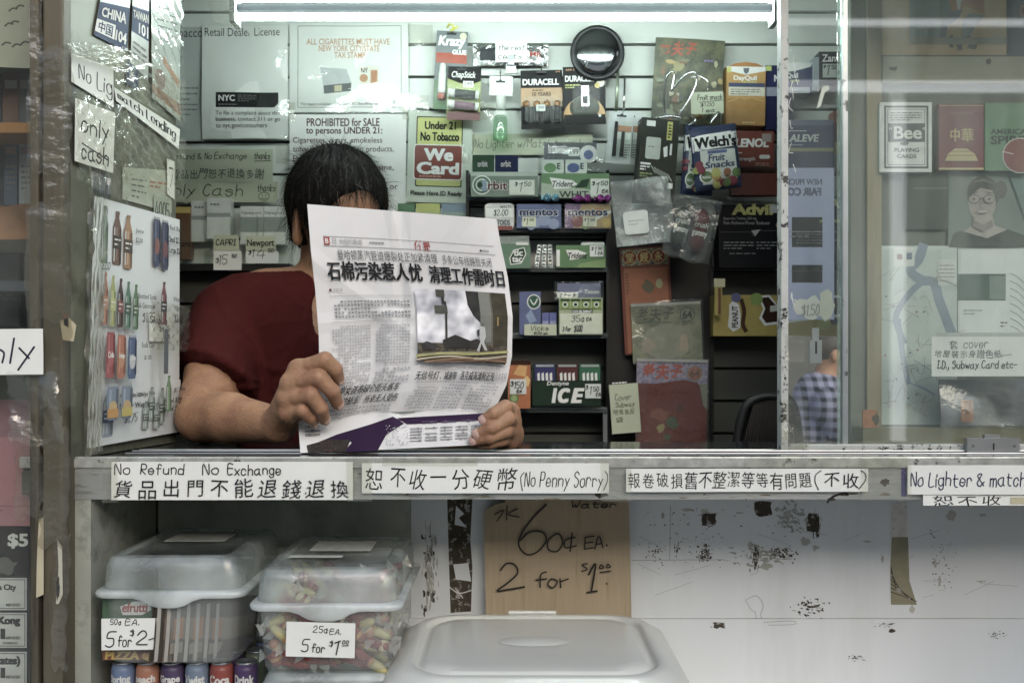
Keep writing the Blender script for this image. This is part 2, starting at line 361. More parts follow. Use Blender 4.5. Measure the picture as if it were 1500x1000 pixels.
for i in range(-12, 14):            # boards 71 mm apart, a dark slot between
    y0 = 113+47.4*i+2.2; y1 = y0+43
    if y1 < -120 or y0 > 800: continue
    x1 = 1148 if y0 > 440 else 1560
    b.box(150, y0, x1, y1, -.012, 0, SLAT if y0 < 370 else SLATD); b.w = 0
b.box(150, -150, 1148, 900, -.02, -.0121, SLOT); b.box(1148, -150, 1560, 488, -.02, -.0121, SLOT)
b.cx, b.cy = 750, 525
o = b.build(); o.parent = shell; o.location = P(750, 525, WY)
sh('side_wall', -.93, -.91, -.02, .77, .1, WH, M('side_board', '#8d918a', .7)); sh('side_wall', 1.42, 1.44, .35, .77, .1, WH, MATS['side_board'])
sh('ceiling', -1.5, 1.44, -.02, .80, WH, WH+.03, CEIL); sh('roof', -1.6, 1.6, -.07, .95, WH+.03, WH+.12, DARKM)
sh('header', -1.5, 1.5, -.06, .02, H+.70, WH, DARKM)
sh('counter_top', -.72, 1.5, .006, .31, H-.165, H-.1475, COUNT, bevel=.002)
ZC = H-.1475
sh('counter_lip', -.72, 1.5, -.004, .0055, H-.160, H-.1435, M('worn_white_lip', '#b9bbb6', .35, .4, noise=.3, ns=60, col2='#4a4a42', c2=(.6, .68), c2s=50), bevel=.0015)
f = Item('counter_front', 750, 700, -.001)
f.box(100, 674, 2300, 731, -.004, 0, TIN)
DIRT = M('dirt', '#3b352a', .9, noise=.4, ns=60); RUST = M('grime', '#6d6552', .9, noise=.4, ns=60)
def ragged(it, x0, y0, x1, y1, m, seed=0, n=14, w=None):
    r = random.Random(seed*77+int(x0)); cx, cy = (x0+x1)/2, (y0+y1)/2
    it.tri([(cx+(x1-x0)/2*math.cos(a)*r.uniform(.55, 1.15), cy+(y1-y0)/2*math.sin(a)*r.uniform(.55, 1.15)) for a in np.linspace(0, 2*math.pi, n, endpoint=False)], m, w); return it
def flakes(it, x0, y0, x1, y1, m, seed=0, n=30, w=.0004):
    n *= 2
    r = random.Random(seed*31+int(x0)); cx, cy = (x0+x1)/2, (y0+y1)/2
    for i in range(n):
        x = cx+r.gauss(0, .26)*(x1-x0); y = cy+r.gauss(0, .26)*(y1-y0); a = (x1-x0)*r.uniform(.012, .085); b = (y1-y0)*r.uniform(.02, .09)
        it.tri([(x-a, y-b*r.random()), (x+a*r.uniform(-.5, .5), y-b), (x+a, y+b*r.uniform(-.5, .5)), (x+a*r.random(), y+b), (x-a*r.random(), y+b*r.random())], m, w+i*2e-6)
rr = random.Random(4)
for i in range(60):
    x = rr.uniform(150, 1500); y = rr.choice([rr.uniform(674, 679), rr.uniform(722, 731), rr.uniform(676, 730)]); l = rr.uniform(3, 26)
    ragged(f, x, y-rr.uniform(.5, 2), x+l, y+rr.uniform(.5, 2), rr.choice([DIRT, RUST, RUST]), i, w=.0002+i*1e-6)
for a in ((868, 718, 892, 729), (1228, 719, 1246, 727), (1288, 700, 1304, 712), (1210, 728, 1224, 734)): ragged(f, *a, DIRT, 3, w=.0004)
f.stroke([(1212, 735), (1220, 727), (1236, 722), (1242, 724)], 3, BLACK, .0006); f.q(1320, 683, 1327, 727, M('purple_tape', '#3a2f6e', .4), .0006)
o = f.build(); o.parent = shell
o.location = P(750, 700, -.001)
# tracks of the sliding window let into the counter
for y, h in ((.085, .0016), (.112, .003), (.142, .002)): sh('track_rail', -.6, 1.5, y, y+.003, ZC, ZC+h, STEEL, bevel=.001)
# the recess under the counter
sh('recess_side', -.640, -.617, .0, .265, .2, H-.166, M('recess_side_sheet', '#a2a59c', .5, .1, noise=.25, ns=9, col2='#55584f', c2=(.5, .68), c2s=9)); sh('under_counter', -.72, 1.5, .004, .31, H-.2, H-.1655, DARKM)
LY = .268; LED = H-.572
lp = Item('lower_panel', 750, 760, LY)
lp.box(232, 700, 601.5, 905, -.004, .0002, M('grimy_panel', '#bdbfb6', .5, .0, noise=.2, ns=6, col2='#9a9c92', c2=(.48, .66), c2s=7)); lp.w = 0; lp.box(602, 700, 1900, 905, -.004, 0, PANEL); lp.w = 0; lp.box(232, 905.5, 1900, 1600, -.004, .0035, PANEL)  # left stretch of the wall in a darker, mottled tone
GLUE = M('old_glue', '#4b443a', .8, noise=.4, ns=40, col2='#8b8b86', c2=(.52, .58), c2s=60); TAPEOLD = M('old_tape', '#8f8a72', .5, noise=.25, ns=30)
BR = M('peeled_brown', '#463e33', .85, noise=.35, ns=50, col2='#a2a19c', c2=(.55, .60), c2s=70)
lp.poly([(655, 730), (692, 730), (689, 790), (692, 830), (690, 895), (660, 897), (657, 800)], BR, .0003)
lp.poly([(664, 826), (686, 824), (690, 851), (668, 848)], PANEL, .0005); lp.poly([(668, 740), (680, 752), (672, 758), (684, 772), (666, 768)], PANEL, .0005)
lp.stroke([(656, 857), (672, 868), (690, 864)], 1.6, WHITE, .0006); lp.stroke([(668, 862), (678, 875)], 1.2, WHITE, .0007)
for i in range(26): ragged(lp, (x := rr.uniform(616, 634)), (y := rr.uniform(765, 895)), x+rr.uniform(2, 7), y+rr.uniform(3, 14), BR, i, 8, .0003+i*1e-6)
for i, (x0, y0, x1, y1) in enumerate([(1028, 752, 1048, 768), (1106, 734, 1130, 755), (1182, 752, 1196, 778), (1194, 752, 1201, 794), (1103, 797, 1111, 838), (1022, 802, 1042, 820),
        (1170, 881, 1202, 897), (1044, 911, 1062, 918), (1130, 802, 1160, 818), (1450, 926, 1462, 932), (1246, 960, 1262, 966), (1284, 912, 1306, 915), (1302, 920, 1310, 924), (955, 803, 965, 818), (988, 795, 996, 815)]):
    wz = .0004+(.0036 if y0 > 905 else 0); r_ = random.Random(i)
    if i in (5, 8, 9, 10, 13, 14, 6, 11): flakes(lp, x0-4, y0-3, x1+4, y1+3, BR if i != 8 else GLUE, i, 34 if i in (5, 8, 6) else 14, wz)
    elif i in (3, 4): ragged(lp, x0, y0, x1, y1, BR, i, 16, wz); flakes(lp, x0-3, y0-3, x1+3, y1+3, BR, i, 12, wz+.0001)
    else:
        j = lambda: r_.uniform(-1.6, 1.6)
        pts = [(x0+j()+(x1-x0)*f, y0+j()) for f in (0, .3, .7)]+[(x1+j(), y0+j()+(y1-y0)*f) for f in (0, .4, .8)]+[(x1+j()-(x1-x0)*f, y1+j()) for f in (0, .4, .7)]+[(x0+j(), y1+j()-(y1-y0)*f) for f in (0, .5)]
        lp.tri(pts, BR, wz); flakes(lp, x0-2, y0-2, x1+2, y1+2, BR, i, 8, wz+.0001)
for a in ((1130, 738, 1180, 780), (1080, 800, 1160, 826), (620, 770, 640, 890)): flakes(lp, *a, M('faint_grime', '#a9a9a2', .6, noise=.2), 5, 40, .00035)
for i in range(170):
    x = rr.choice([rr.uniform(935, 1175), rr.uniform(1360, 1400), rr.uniform(935, 1060)]); y = rr.uniform(740, 832) if x < 1300 else rr.uniform(775, 860); d = rr.uniform(.5, 2.2)
    ragged(lp, x, y, x+d*rr.uniform(1, 2.5), y+d, DIRT, i, 6, .0003+i*1e-6)
SCR = M('scratch', '#9a9c9e', .5)
for i in range(16):
    x = rr.uniform(930, 1480); y = rr.uniform(745, 900); a = rr.uniform(-.5, .5); l = rr.uniform(8, 60)
    lp.stroke([(x, y), (x+l*math.cos(a), y+l*math.sin(a))], .5, SCR, .00045+i*1e-6)
SCF = M('scuff', '#b4b2aa', .5, noise=.2, ns=40)
for i in range(46):
    x = rr.uniform(930, 1490); y = rr.uniform(745, 895); l = rr.uniform(10, 70); a = rr.gauss(1.57, .5) if i % 2 else rr.gauss(0, .25); ragged(lp, x-abs(l*math.cos(a))/2-1, y-abs(l*math.sin(a))/2-1, x+abs(l*math.cos(a))/2+1, y+abs(l*math.sin(a))/2+1, SCF, i, 16, .00015+i*1e-6) if l < 26 else None
lp.stroke([(982, 740), (981, 820)], .8, SCR, .0006); lp.stroke([(925, 820), (1060, 819)], .8, SCR, .0006)
for a in ([(1092, 878), (1108, 872), (1118, 886), (1114, 900), (1120, 912)], [(1092, 878), (1100, 892), (1106, 896), (1110, 908), (1130, 914)], [(1118, 910), (1160, 908), (1161, 913), (1125, 914)]): lp.stroke(a, .8, SCR, .0006 if a[0][1] < 900 else .0042)
lp.poly([(1306, 736), (1328, 734), (1330, 786), (1304, 786)], M('torn_paper', '#d8d6cf', .8, noise=.2, ns=60, col2='#8a8476', c2=(.58, .64), c2s=60), .0005)
lp.poly([(1306, 786), (1330, 786), (1332, 850), (1343, 885), (1305, 885), (1304, 830)], TAPEOLD, .0005)
for i in range(7): lp.stroke([(1305, 830+i*6), (1312+i*5, 862+i*3)], 1.2, BR, .0007+i*1e-5)
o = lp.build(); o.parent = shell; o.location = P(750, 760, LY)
sh('side_flap', 1.12, 1.14, -.75, -.01, .05, H-.12, DARKM)  # unseen flap, added to darken the lower right of the wall
sh('ledge', -.64, 1.5, .0, .264, LED-.02, LED, PANEL); sh('base_panel', -.72, 1.5, .004, .03, 0, LED-.0205, DARKM)

# left-hand jamb: a board that runs back from the street at a slant, and the framed post in front of it
JA = Vector((-.641, -.02, 0)); JD = Vector((.17, 1, 0)).normalized(); JN = Vector((JD.y, -JD.x, 0))
def jam(px, py, w=0):
    o = Vector((0, -DC, H)); d = P(px, py, 0)-o; t = (JA-o).dot(JN)/d.dot(JN)
    return o+d*t+JN*w
def jmap(tl, tr, br, bl):
    """0..100 square coordinates laid over a photo quad lying on the jamb board"""
    def f(u, v, w):
        u, v = u/100, v/100
        a = tl[0]+(tr[0]-tl[0])*u, tl[1]+(tr[1]-tl[1])*u; b = bl[0]+(br[0]-bl[0])*u, bl[1]+(br[1]-bl[1])*u
        return jam(a[0]+(b[0]-a[0])*v, a[1]+(b[1]-a[1])*v, w+.0006)
    return f
p0, p1 = JA, JA+JD*.31
whole('jamb', None, None, [(p.x-o*.02, p.y, z) for o in (0, 1) for z in (H-.146, WH) for p in (p0, p1)], [(0, 1, 3, 2), (4, 6, 7, 5), (1, 5, 7, 3), (0, 2, 6, 4)], M('jamb_board', '#6b6d60', .5, .2, noise=.3, ns=10, col2='#3b3c33', c2=(.5, .65), c2s=8), parent=shell)
sh('window_post', -.669, -.640, -.04, .015, .02, H+.699, WOODG, bevel=.003); sh('window_post', -.687, -.674, -.042, .02, .02, H+.699, WOODG, bevel=.003)
sh('post_filler', -.6735, -.6695, -.02, .01, .02, H+.699, M('post_filler', '#55503f', .6, noise=.35, ns=20, stretch=(1, 1, .15)))

# ---------------------------------------------------------------- fluorescent light
t = Item('fluorescent_light', 740, 14, .36, label='bright fluorescent light fixture with two tubes across the shop ceiling', cat='ceiling light')
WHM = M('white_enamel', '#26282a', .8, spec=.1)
tb = emit('tube_light', (.86, 1, .965), TUBE)
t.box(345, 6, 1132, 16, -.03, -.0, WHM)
for x in (338, 1132): 
    e = t.part('end_cap'); e.box(x, -14, x+8, 34, -.034, .01, M('end_cap', '#9fa49f', .5))
for y, r in ((26, .0065), (-4, .010)):
    e = t.part('tube'); e.tube([(346, y, .004), (1131, y, .004)], r, tb, 12, False)
t.build()
w = Item('hanging_film', 322, 20, .34, label='crumpled clear film hanging at the left end of the ceiling light', cat='plastic film', bend=bend_sheet(4, .01, 60, 50), nsub=14)
w.grid(lambda u, v: (305+40*u+10*v, 5+28*v+14*u*v, .0), 14, 12, TAPE); w.build()
# ================================================================ papers on the slatted wall
def sheet(name, x0, y0, x1, y1, m, label, cat, Y=.742, rot=(0, 0, 0), amp=.003, group=None, nsub=10, kx=9, kz=7, t=.0006):
    it = Item(name, (x0+x1)/2, (y0+y1)/2, Y, rot, label, cat, group, bend=bend_sheet(int(x0*7+y0), amp, kx, kz) if amp else None, nsub=nsub)
    it.box(x0, y0, x1, y1, -t, 0, m); it.w = 0; it.b = (x0, y0, x1, y1); return it
def tag(it, x0, y0, x1, y1, rows, m=PAPER, th=1.3, label=None, name='price_tag', w=.001):
    """a stuck-on price tag as a part: rows = (text, x0, y0, x1, y1)"""
    p = it.part(name, label); p.w = it.w+w; p.box(x0, y0, x1, y1, p.w-.0004, p.w, m)
    for r in rows: p.hand(*r, PEN, th)
    return p
def cover(it, x0, y0, x1, y1, m=SLEEVE, w=.004, name='plastic_cover', amp=.004, seed=1):
    p = it.part(name, bend=None); f = bend_sheet(seed, amp, 40, 33); f2 = bend_sheet(seed+9, amp*.6, 70, 55); k = it.k
    p.grid(lambda u, v: (x0+(x1-x0)*u, y0+(y1-y0)*v, w+f((u*(x1-x0))*k, v*(y1-y0)*k)+f2(u*(x1-x0)*k, v*(y1-y0)*k)), 16, 16, m); return p
GREYP = M('grey_paper', '#aab0ac', .7, noise=.06); MAROON = ink('#4a2026'); ORNG = ink('#c08a5a')
s = sheet('licence_notice', 240, 40, 300, 207, GREYP, 'tobacco licence sheet half hidden behind the jamb, beside the larger dealer licence', 'notice', .738)
s.txt('Tobacco', 244, 42, 297, 55, BLACK); s.lines(262, 125, 290, 150, 3, GREY, .3); s.lines(262, 150, 290, 172, 3, GREY, .3, seed=2); s.build()
s = sheet('licence_notice', 296, 38, 422, 204, PAPER, 'dealer licence with black block and complaint lines in a wrinkled plastic sleeve', 'notice', .732, amp=.006)
s.txt('Retail Dealer License', 300, 41, 410, 53, BLACK); s.poly([(317, 136), (408, 136), (408, 152), (402, 158), (317, 158)], BLACK)
s.txt('NYC', 321, 140, 345, 149, WHITE, .03); s.lines(349, 139, 376, 150, 4, GREY, .35, 5); s.lines(321, 152, 366, 156, 1, GREY, .4)
s.txt('To file a complaint about this', 317, 163, 410, 171, BLACK); s.txt('business, contact 311 or go', 317, 172, 411, 180, BLACK); s.txt('to nyc.gov/consumers', 317, 181, 392, 190, BLACK)
cover(s, 296, 38, 424, 206, seed=3); s.build()
s = sheet('tax_notice', 424, 34, 598, 165, PAPER, 'tax stamp notice with faded orange heading and grey carton drawing', 'notice', .74)
s.frame(436, 38, 588, 158, .8, GREY)
for t, x0, y0, x1, y1 in (('ALL CIGARETTES MUST HAVE', 449, 57, 571, 66), ('NEW YORK CITY/STATE', 467, 67, 556, 76), ('TAX STAMP', 490, 77, 535, 86)): s.txt(t, x0, y0, x1, y1, ORNG, .012)
s.poly([(469, 99), (508, 102), (515, 122), (474, 126)], ink('#b4b8b8')); s.poly([(474, 126), (515, 122), (514, 134), (475, 138)], ink('#5c6264')); s.poly([(490, 126), (501, 125), (501, 134), (490, 135)], ink('#c0b48c'))
s.rr(527, 97, 556, 126, 3, ink('#d6d2c4')); s.txt('NY', 529, 100, 539, 107, BLACK, .02); s.disc(533, 115, 6, ORNG); s.q(543, 103, 553, 122, ORNG); s.txt('NY', 545, 105, 552, 120, ink('#b3562a'))
s.txt('To report violations, call the NYC Sheriff Hotline', 441, 151, 558, 156, BLACK); s.txt('NYC', 568, 148, 584, 154, BLACK, .03); cover(s, 424, 34, 600, 166, seed=6, amp=.003); s.build()
s = sheet('tobacco_notice', 424, 167, 595, 312, PAPER, 'notice with maroon heading PROHIBITED for SALE behind the reading man', 'notice', .738)
for t, x0, y0, x1, y1, b_ in (('PROHIBITED for SALE', 449, 173, 556, 185, .022), ('to persons UNDER 21:', 448, 186, 560, 199, .022), ('Cigarettes, cigars, smokeless', 429, 201, 560, 212, .005), ('tobacco, other tobacco products,', 429, 214, 577, 225, .005),
        ('Electronic cigarettes, and', 429, 228, 541, 239, .005), ('components, liquid nicotine,', 429, 241, 577, 252, .005), ('pipes, rolling papers,', 429, 255, 560, 266, .005), ('hookahs, smoking devices or', 429, 269, 583, 280, .005)):
    s.txt(t, x0, y0, x1, y1, MAROON, b_)
s.build()
s = sheet('handwritten_note', 240, 219, 400, 267, GREENP, 'pale green note about refunds above the cash only note', 'note', .736, amp=.004)
s.hand('Refund & No Exchange', 251, 224, 362, 236, PEN, 1); s.hand('thanks', 374, 224, 396, 234, PEN, 1); s.stroke([(374, 237), (397, 236)], 1, PEN); s.cj('貨品出門恕不退換多謝', 250, 247, 388, 263, PEN); s.build()
s = sheet('handwritten_note', 240, 266, 407, 296, GREENP, 'pale green cash note with a smiley face', 'note', .733, amp=.003)
s.hand('only Cash', 240, 270, 355, 291, PEN, 1.3); s.hand('thanks', 378, 270, 404, 281, PEN, 1)
a = np.linspace(0, 6.28, 14); s.stroke([(387+8*math.cos(t), 288+6*math.sin(t)) for t in a], .9, PEN); s.stroke([(383, 290), (387, 292), (391, 290)], .9, PEN); s.disc(384.5, 286.5, .8, PEN); s.disc(389.5, 286.5, .8, PEN); s.build()
s = sheet('age_notice', 597, 163, 691, 297, M('pale_card', '#b7bfb2', .6, noise=.06), 'we card notice, yellow panel with red brown badge, hung crooked', 'notice', .735, (0, 1.5, 0), amp=.002)
YG = ink('#b9bf5e'); RB = gl('#7d3524')
s.rr(609, 171, 677, 274, 2, BLACK); s.rr(610.5, 172.5, 675.5, 272.5, 2, YG); s.txt('Under 21', 621, 178, 667, 190, BLACK, .04); s.txt('No Tobacco', 615, 194, 672, 207, BLACK, .04)
s.rr(606, 212, 678, 264, 5, WHITE); s.rr(607.5, 213.5, 676.5, 262.5, 4, RB); s.txt('We', 621, 218, 664, 236, WHITE, .06); s.txt('Card', 611, 238, 673, 256, WHITE, .06); s.lines(615, 257, 668, 261, 1, ink('#c08a70'), .5)
s.txt('Please Have ID Ready', 603, 280, 678, 289, BLACK, .02); s.build()
s = sheet('handwritten_note', 692, 196, 868, 227, GREENP, 'pale green note No Lighter with Match above the gum boxes', 'note', .738, amp=.002)
s.hand('No Lighter w/Match to lend', 696, 203, 850, 220, ink('#55584c'), .9); s.build()

# ---------------------------------------------------------------- cigarette rack
rk = Item('cigarette_rack', 345, 345, .70, label='clear acrylic cigarette rack under the cash note, hung with two price cards', cat='rack')
rk.box(200, 386, 424, 396, -.04, .0, DARKPL); rk.w = 0
for x in (262, 300, 338, 376, 424): p = rk.part('divider'); p.box(x-.6, 316, x+.6, 386, -.04, .002, CLEARP)
p = rk.part('front_panel'); p.grid(lambda u, v: (200+224*u, 322+64*v, .003), 1, 1, CLEARP)
for nm, x0, y0, x1, y1, rows, hd in (('CAPRI', 314, 345, 355, 396, (('$', 317, 378, 322, 386), ('15', 323, 374, 335, 388), ('50', 341, 373, 348, 378)), 0), ('Newport', 361, 346, 409, 386, (('$', 365, 367, 369, 374), ('14', 371, 366, 389, 379), ('50', 394, 365, 402, 370)), 1)):
    p = rk.part('price_card'); p.w = .006; p.box(x0, y0, x1-4, y0+22, .0055, .006, GREENP); p.box(x0, y0+23, x1, y1, .0058, .0064, PAPER); p.w = .0066
    if hd: p.txt(nm, x0+2, y0+5, x1-6, y0+18, BLACK, .02)
    else: p.hand(nm, x0+4, y0+6, x1-8, y0+15, PEN, 1.3)
    for r in rows: p.hand(*r, PEN, 1)
rk.build()
pk = Item('cigarette_pack', 321, 320, .712, label='white cigarette pack raised above the rack, leftmost of the five white ones', cat='cigarette pack', group='cigarette packs in the rack')
WPK = gl('#c8ccc9')
pk.box(303, 290, 338, 350, -.024, 0, WPK); pk.q(303, 312, 338, 318, ink('#8d9694')); pk.lines(308, 297, 330, 302, 1, GREY, .5)
o = pk.build()
dup(o, P(298, 324, .722), None, 'white cigarette pack set back behind the tall one, next to the jamb side')
for x0, lb in ((352, 'first white menthol pack with green band, nearer the jamb'), (386, 'second white menthol pack with green band, beside the man')):
    pk = Item('cigarette_pack', x0+16, 328, .715, label=lb, cat='cigarette pack', group='cigarette packs in the rack')
    pk.box(x0, 302, x0+33, 358, -.024, 0, WPK); pk.txt('Newport', x0+2, 309, x0+31, 316, ink('#4c6a66'), .01); pk.q(x0, 318, x0+33, 340, ink('#7c8a86')); pk.build()
pk = Item('cigarette_pack', 273, 340, .716, label='red brown and gold cigarette pack in the dark left end of the rack', cat='cigarette pack', group='cigarette packs in the rack')
pk.box(250, 303, 279, 380, -.024, 0, gl('#6e4a2c')); pk.q(250, 303, 279, 312, ink('#c0a23c')); pk.txt('Marlboro', 250, 352, 279, 362, BLACK, .02); pk.build()

# row of soft packs behind the top of the newspaper
for i, (x0, x1, c, lb) in enumerate(((582, 608, '#4f7a54', 'dark green'), (609, 645, '#a9b254', 'lime yellow'), (646, 683, '#71899a', 'slate blue'))):
    pk = Item('cigarette_pack', (x0+x1)/2, 312, .70, label=lb+' cigarette pack in the row just above the newspaper', cat='cigarette pack', group='packs above the newspaper')
    pk.box(x0+.6, 298, x1-.6, 352, -.02, 0, gl(c)); pk.q(x0+1, 311, x1-1, 317, ink('#9fb07a' if i < 2 else '#86a090')); pk.q(x0+1, 318, x1-1, 350, ink('#b9bfb6')); pk.build()

# ================================================================ carded goods hung on the wall
def hook(it, x, y, l=.035):
    p = it.part('peg_hook'); p.tube([(x, y, -.01), (x, y, l-.004), (x, y-4, l)], .0014, CHROME, 6); return p
def hole(it, x, y): it.poly([(x-7, y-1.5), (x-2, y-1.5), (x-2, y-3), (x+2, y-3), (x+2, y-1.5), (x+7, y-1.5), (x+7, y+1.5), (x-7, y+1.5)], DARKPL)
c = sheet('glue_card', 637, 46, 683, 161, gl('#70797a'), 'grey and green glue card with a white tube, highest on the wall', 'glue card', .715, (0, 3, 0), amp=0, t=.002)
c.q(637, 118, 683, 161, gl('#4d7a48')); c.q(638, 78, 683, 93, gl('#a5492f')); c.txt('Krazy', 640, 53, 680, 72, WHITE, .04, .15); c.txt('GLUE', 661, 73, 682, 80, WHITE, .05); c.disc(676, 53, 5, ink('#c3cf9a')); hole(c, 659, 50)
p = c.part('tube'); p.lathe(649, .012, [(3, 96), (4.6, 98), (4.8, 108), (5.5, 110), (5.8, 138), (5, 140)], M('tube_white', '#d5d6d2', .35)); p.lathe(649, .012, [(5, 140), (5.6, 141), (5.6, 148), (3, 149)], gl('#b0482c'))
p = c.part('twist_tie'); p.tube([(652, 41, 0), (656, 38, .01), (662, 42, .012), (658, 47, .006), (668, 40, .008)], .002, M('yellow_tie', '#c8c452', .5), 6)
cover(c, 640, 92, 660, 156, CLEARP, .028, 'blister', .0003); c.build()
c = sheet('lip_balm_card', 655, 98, 704, 176, gl('#8f9a44'), 'green and black lip balm card with two sticks, below the glue card', 'lip balm card', .70, (0, 2, 0), amp=0, t=.002)
c.poly([(655, 98), (704, 98), (704, 118), (690, 124), (672, 122), (655, 116)], BLACK); c.txt('ChapStick', 661, 105, 696, 117, WHITE, .015, .2); c.q(678, 119, 693, 128, PAPER); c.hand('1.99', 680, 121, 691, 126, PEN, .8); hole(c, 675, 102)
for y, m1, lb in ((138, '#2c302e', None), (155, '#7a4a63', None)):
    p = c.part('balm_stick'); 
    p.tube([(658, y, .012), (699, y+3, .012)], .0085, gl(m1), 14, False); p.tube([(657, y, .012), (667, y+.8, .012)], .009, M('tube_white', '#d5d6d2'), 14, False); p.tube([(697, y+2.8, .012), (702, y+3.2, .012)], .0088, M('tube_white', '#d5d6d2'), 14, False)
c.q(656, 164, 704, 176, gl('#703a38')); cover(c, 656, 128, 703, 166, CLEARP, .026, 'blister', .0003); c.build()
c = Item('foil_packet', 748, 81, .722, label='silver foil packet behind a scribbled paper slip, clipped to the wall', cat='foil packet', bend=lambda x, z: .010*max(0, 1-(x/.083)**4)*max(0, 1-(z/.024)**2)+.0018*math.sin(160*x+90*z)+.0012*math.sin(-210*x+140*z))
c.nsub = 34; c.box(693, 66, 803, 96, -.006, 0, FOIL); c.w = .0005; c.nsub = 12; c.q(703, 73, 727, 90, ink('#33373a')); c.txt('ME', 776, 78, 792, 85, ink('#b0432f'), .03)
p = c.part('paper_slip', bend=None); p.box(726, 64, 772, 94, .0125, .013, PAPER); p.w = .0132; p.hand('the rest', 731, 68, 769, 77, PEN, .9); p.hand('cents', 730, 82, 764, 90, PEN, .9)
p = c.part('clip', bend=None); p.box(744, 84, 753, 98, .013, .017, STEEL); p.box(741, 98, 756, 108, .0, .006, STEEL); c.build()
c = sheet('sample_card', 717, 112, 751, 140, PAPER, 'white header card holding a small clear green bottle', 'carded bottle', .712, (0, 1, 0), amp=.001)
hole(c, 733, 120); p = c.part('peg_hook'); p.tube([(732, 108, .0), (733, 108, .02), (733, 123, .022)], .0012, DARKPL, 6)
p = c.part('bottle'); p.lathe(734, .004, [(4, 160), (4.5, 162), (4.5, 168), (9, 172), (10.5, 178), (11, 200), (10.5, 206), (8, 207)], film('green_bottle', (.72, .9, .74), .25, .08, 1.5, hz=(.55, .8, .6))); p.lathe(734, .004, [(6, 141), (7, 143), (7, 161), (5, 162)], M('tube_white', '#d5d6d2'))
p.w = .017; p.q(727, 165, 742, 171, WHITE); p.lines(728, 174, 741, 190, 5, ink('#52705a'), .5, 4)
cover(c, 719, 139, 751, 208, CLEARP, .019, 'blister', .002, 5); c.build()
for x0, y0, x1, y1, lb, k in ((763, 103, 824, 189, 'black and copper card of slim batteries, left of the button battery card', 0), (825, 98, 887, 182, 'black and orange card of batteries with a round window, under the mirror', 1)):
    c = sheet('battery_card', x0, y0, x1, y1, gl('#191a1b'), lb, 'battery card', .705-.01*k, (0, -1.0, 0), amp=0, t=.002, group='battery cards on the wall')
    if k == 0:
        c.q(763, 129, 824, 156, gl('#a8814c')); c.txt('10 YEARS', 780, 135, 807, 141, BLACK, .02); c.lines(780, 131, 807, 134, 1, BLACK, .5); c.txt('DURACELL', 766, 116, 819, 125, WHITE, .035); c.txt('AA4', 814, 104, 821, 107, ORNG)
        for i in range(4):
            p = c.part('battery'); xx = 771+i*15; p.lathe(xx, .006, [(2, 148), (2, 150), (4.8, 150), (4.8, 158)], M('copper', '#a8743c', .3, .8)); p.lathe(xx, .006, [(4.8, 158), (4.8, 178), (4.2, 179)], gl('#202224'))
        c.w = .0125; p = c.part('price_tag'); p.q(785, 156, 798, 165, PAPER); p.hand('399', 787, 158, 796, 163, PEN, .7); cover(c, 768, 143, 822, 182, CLEARP, .014, 'blister', .0003)
    else:
        c.tri([(856+31*math.cos(t), 172+30*math.sin(t)*(1 if math.sin(t) < 0 else .02)) for t in np.linspace(0, 6.28, 40)], gl('#b98a3a')); c.disc(856, 158, 22, gl('#3c3f33'), 18); c.q(826, 168, 886, 181, gl('#191a1b'))
        c.txt('DURACELL', 828, 111, 871, 120, WHITE, .035); c.lines(828, 123, 850, 130, 2, YG, .5); c.disc(876, 113, 6, ink('#cfcabb')); c.disc(880, 122, 6, ink('#cfcabb')); c.disc(875, 126, 4, ink('#b9a24a')); c.txt('AAA 2', 829, 101, 842, 104, ORNG, .02); c.disc(878, 170, 2, WHITE)
        p = c.part('battery'); p.box(851, 128, 862, 158, .003, .013, M('battery_silver', '#a9adae', .25, .8)); p.q(852, 131, 861, 139, PAPER); p.q(852.5, 143, 860.5, 154, gl('#2a2d2f'))
        cover(c, 838, 128, 878, 168, CLEARP, .016, 'blister', .0003)
    hole(c, (x0+x1)/2, y0+5); hook(c, (x0+x1)/2, y0+2); c.build()
# round convex mirror on a thin stand
c = Item('convex_mirror', 875, 78, .69, label='round convex mirror in a black rim at the top of the wall', cat='mirror')
MIR = M('mirror_glass', '#a5abad', .14, 1, noise=.02)
c.add([(875+34*math.sin(t)*math.cos(a), 76+34*math.sin(t)*math.sin(a), .018*math.cos(t)) for t in np.linspace(0, 1.57, 12) for a in np.linspace(0, 6.283, 36, endpoint=False)], [(i*36+j, i*36+(j+1) % 36, (i+1)*36+(j+1) % 36, (i+1)*36+j) for i in range(11) for j in range(36)], MIR, True)
p = c.part('rim'); p.tube([(875+36*math.cos(a), 78+37*math.sin(a), 0) for a in np.linspace(0, 6.283, 40)], .006, DARKPL, 8, False, False); p.disc(875, 78, 36, DARKPL, w=-.004)
p = c.part('bracket'); p.tube([(882, 112, -.02), (886, 130, -.02), (884, 150, -.03)], .004, DARKPL, 8); c.build()
c = Item('display_pole', 905, 130, .70, label='thin greenish metal display pole beside the convex mirror', cat='pole')
c.tube([(906, 88, 0), (902, 172, 0)], .0035, M('pole_metal', '#8c9482', .35, .7), 10, False); c.tube([(916, 112, -.01), (914, 172, -.01)], .0025, CHROME, 8, False)
c.tube([(906, 88, 0), (906, 84, 0)], [.0045, .002], CHROME, 8, False); c.build()

for i, (x0, y0, x1, y1) in enumerate(((598, 36, 634, 68), (600, 140, 628, 164), (690, 150, 724, 176), (590, 150, 604, 176), (676, 196, 696, 240), (416, 150, 432, 178), (404, 214, 424, 240))):
    t = Item('tape', (x0+x1)/2, (y0+y1)/2, WY-.012, bend=bend_sheet(i+30, .004, 90, 75), nsub=14); t.q(x0, y0, x1, y1, TAPE); o = t.build(); o.parent = shell; o.location = P((x0+x1)/2, (y0+y1)/2, WY-.016)
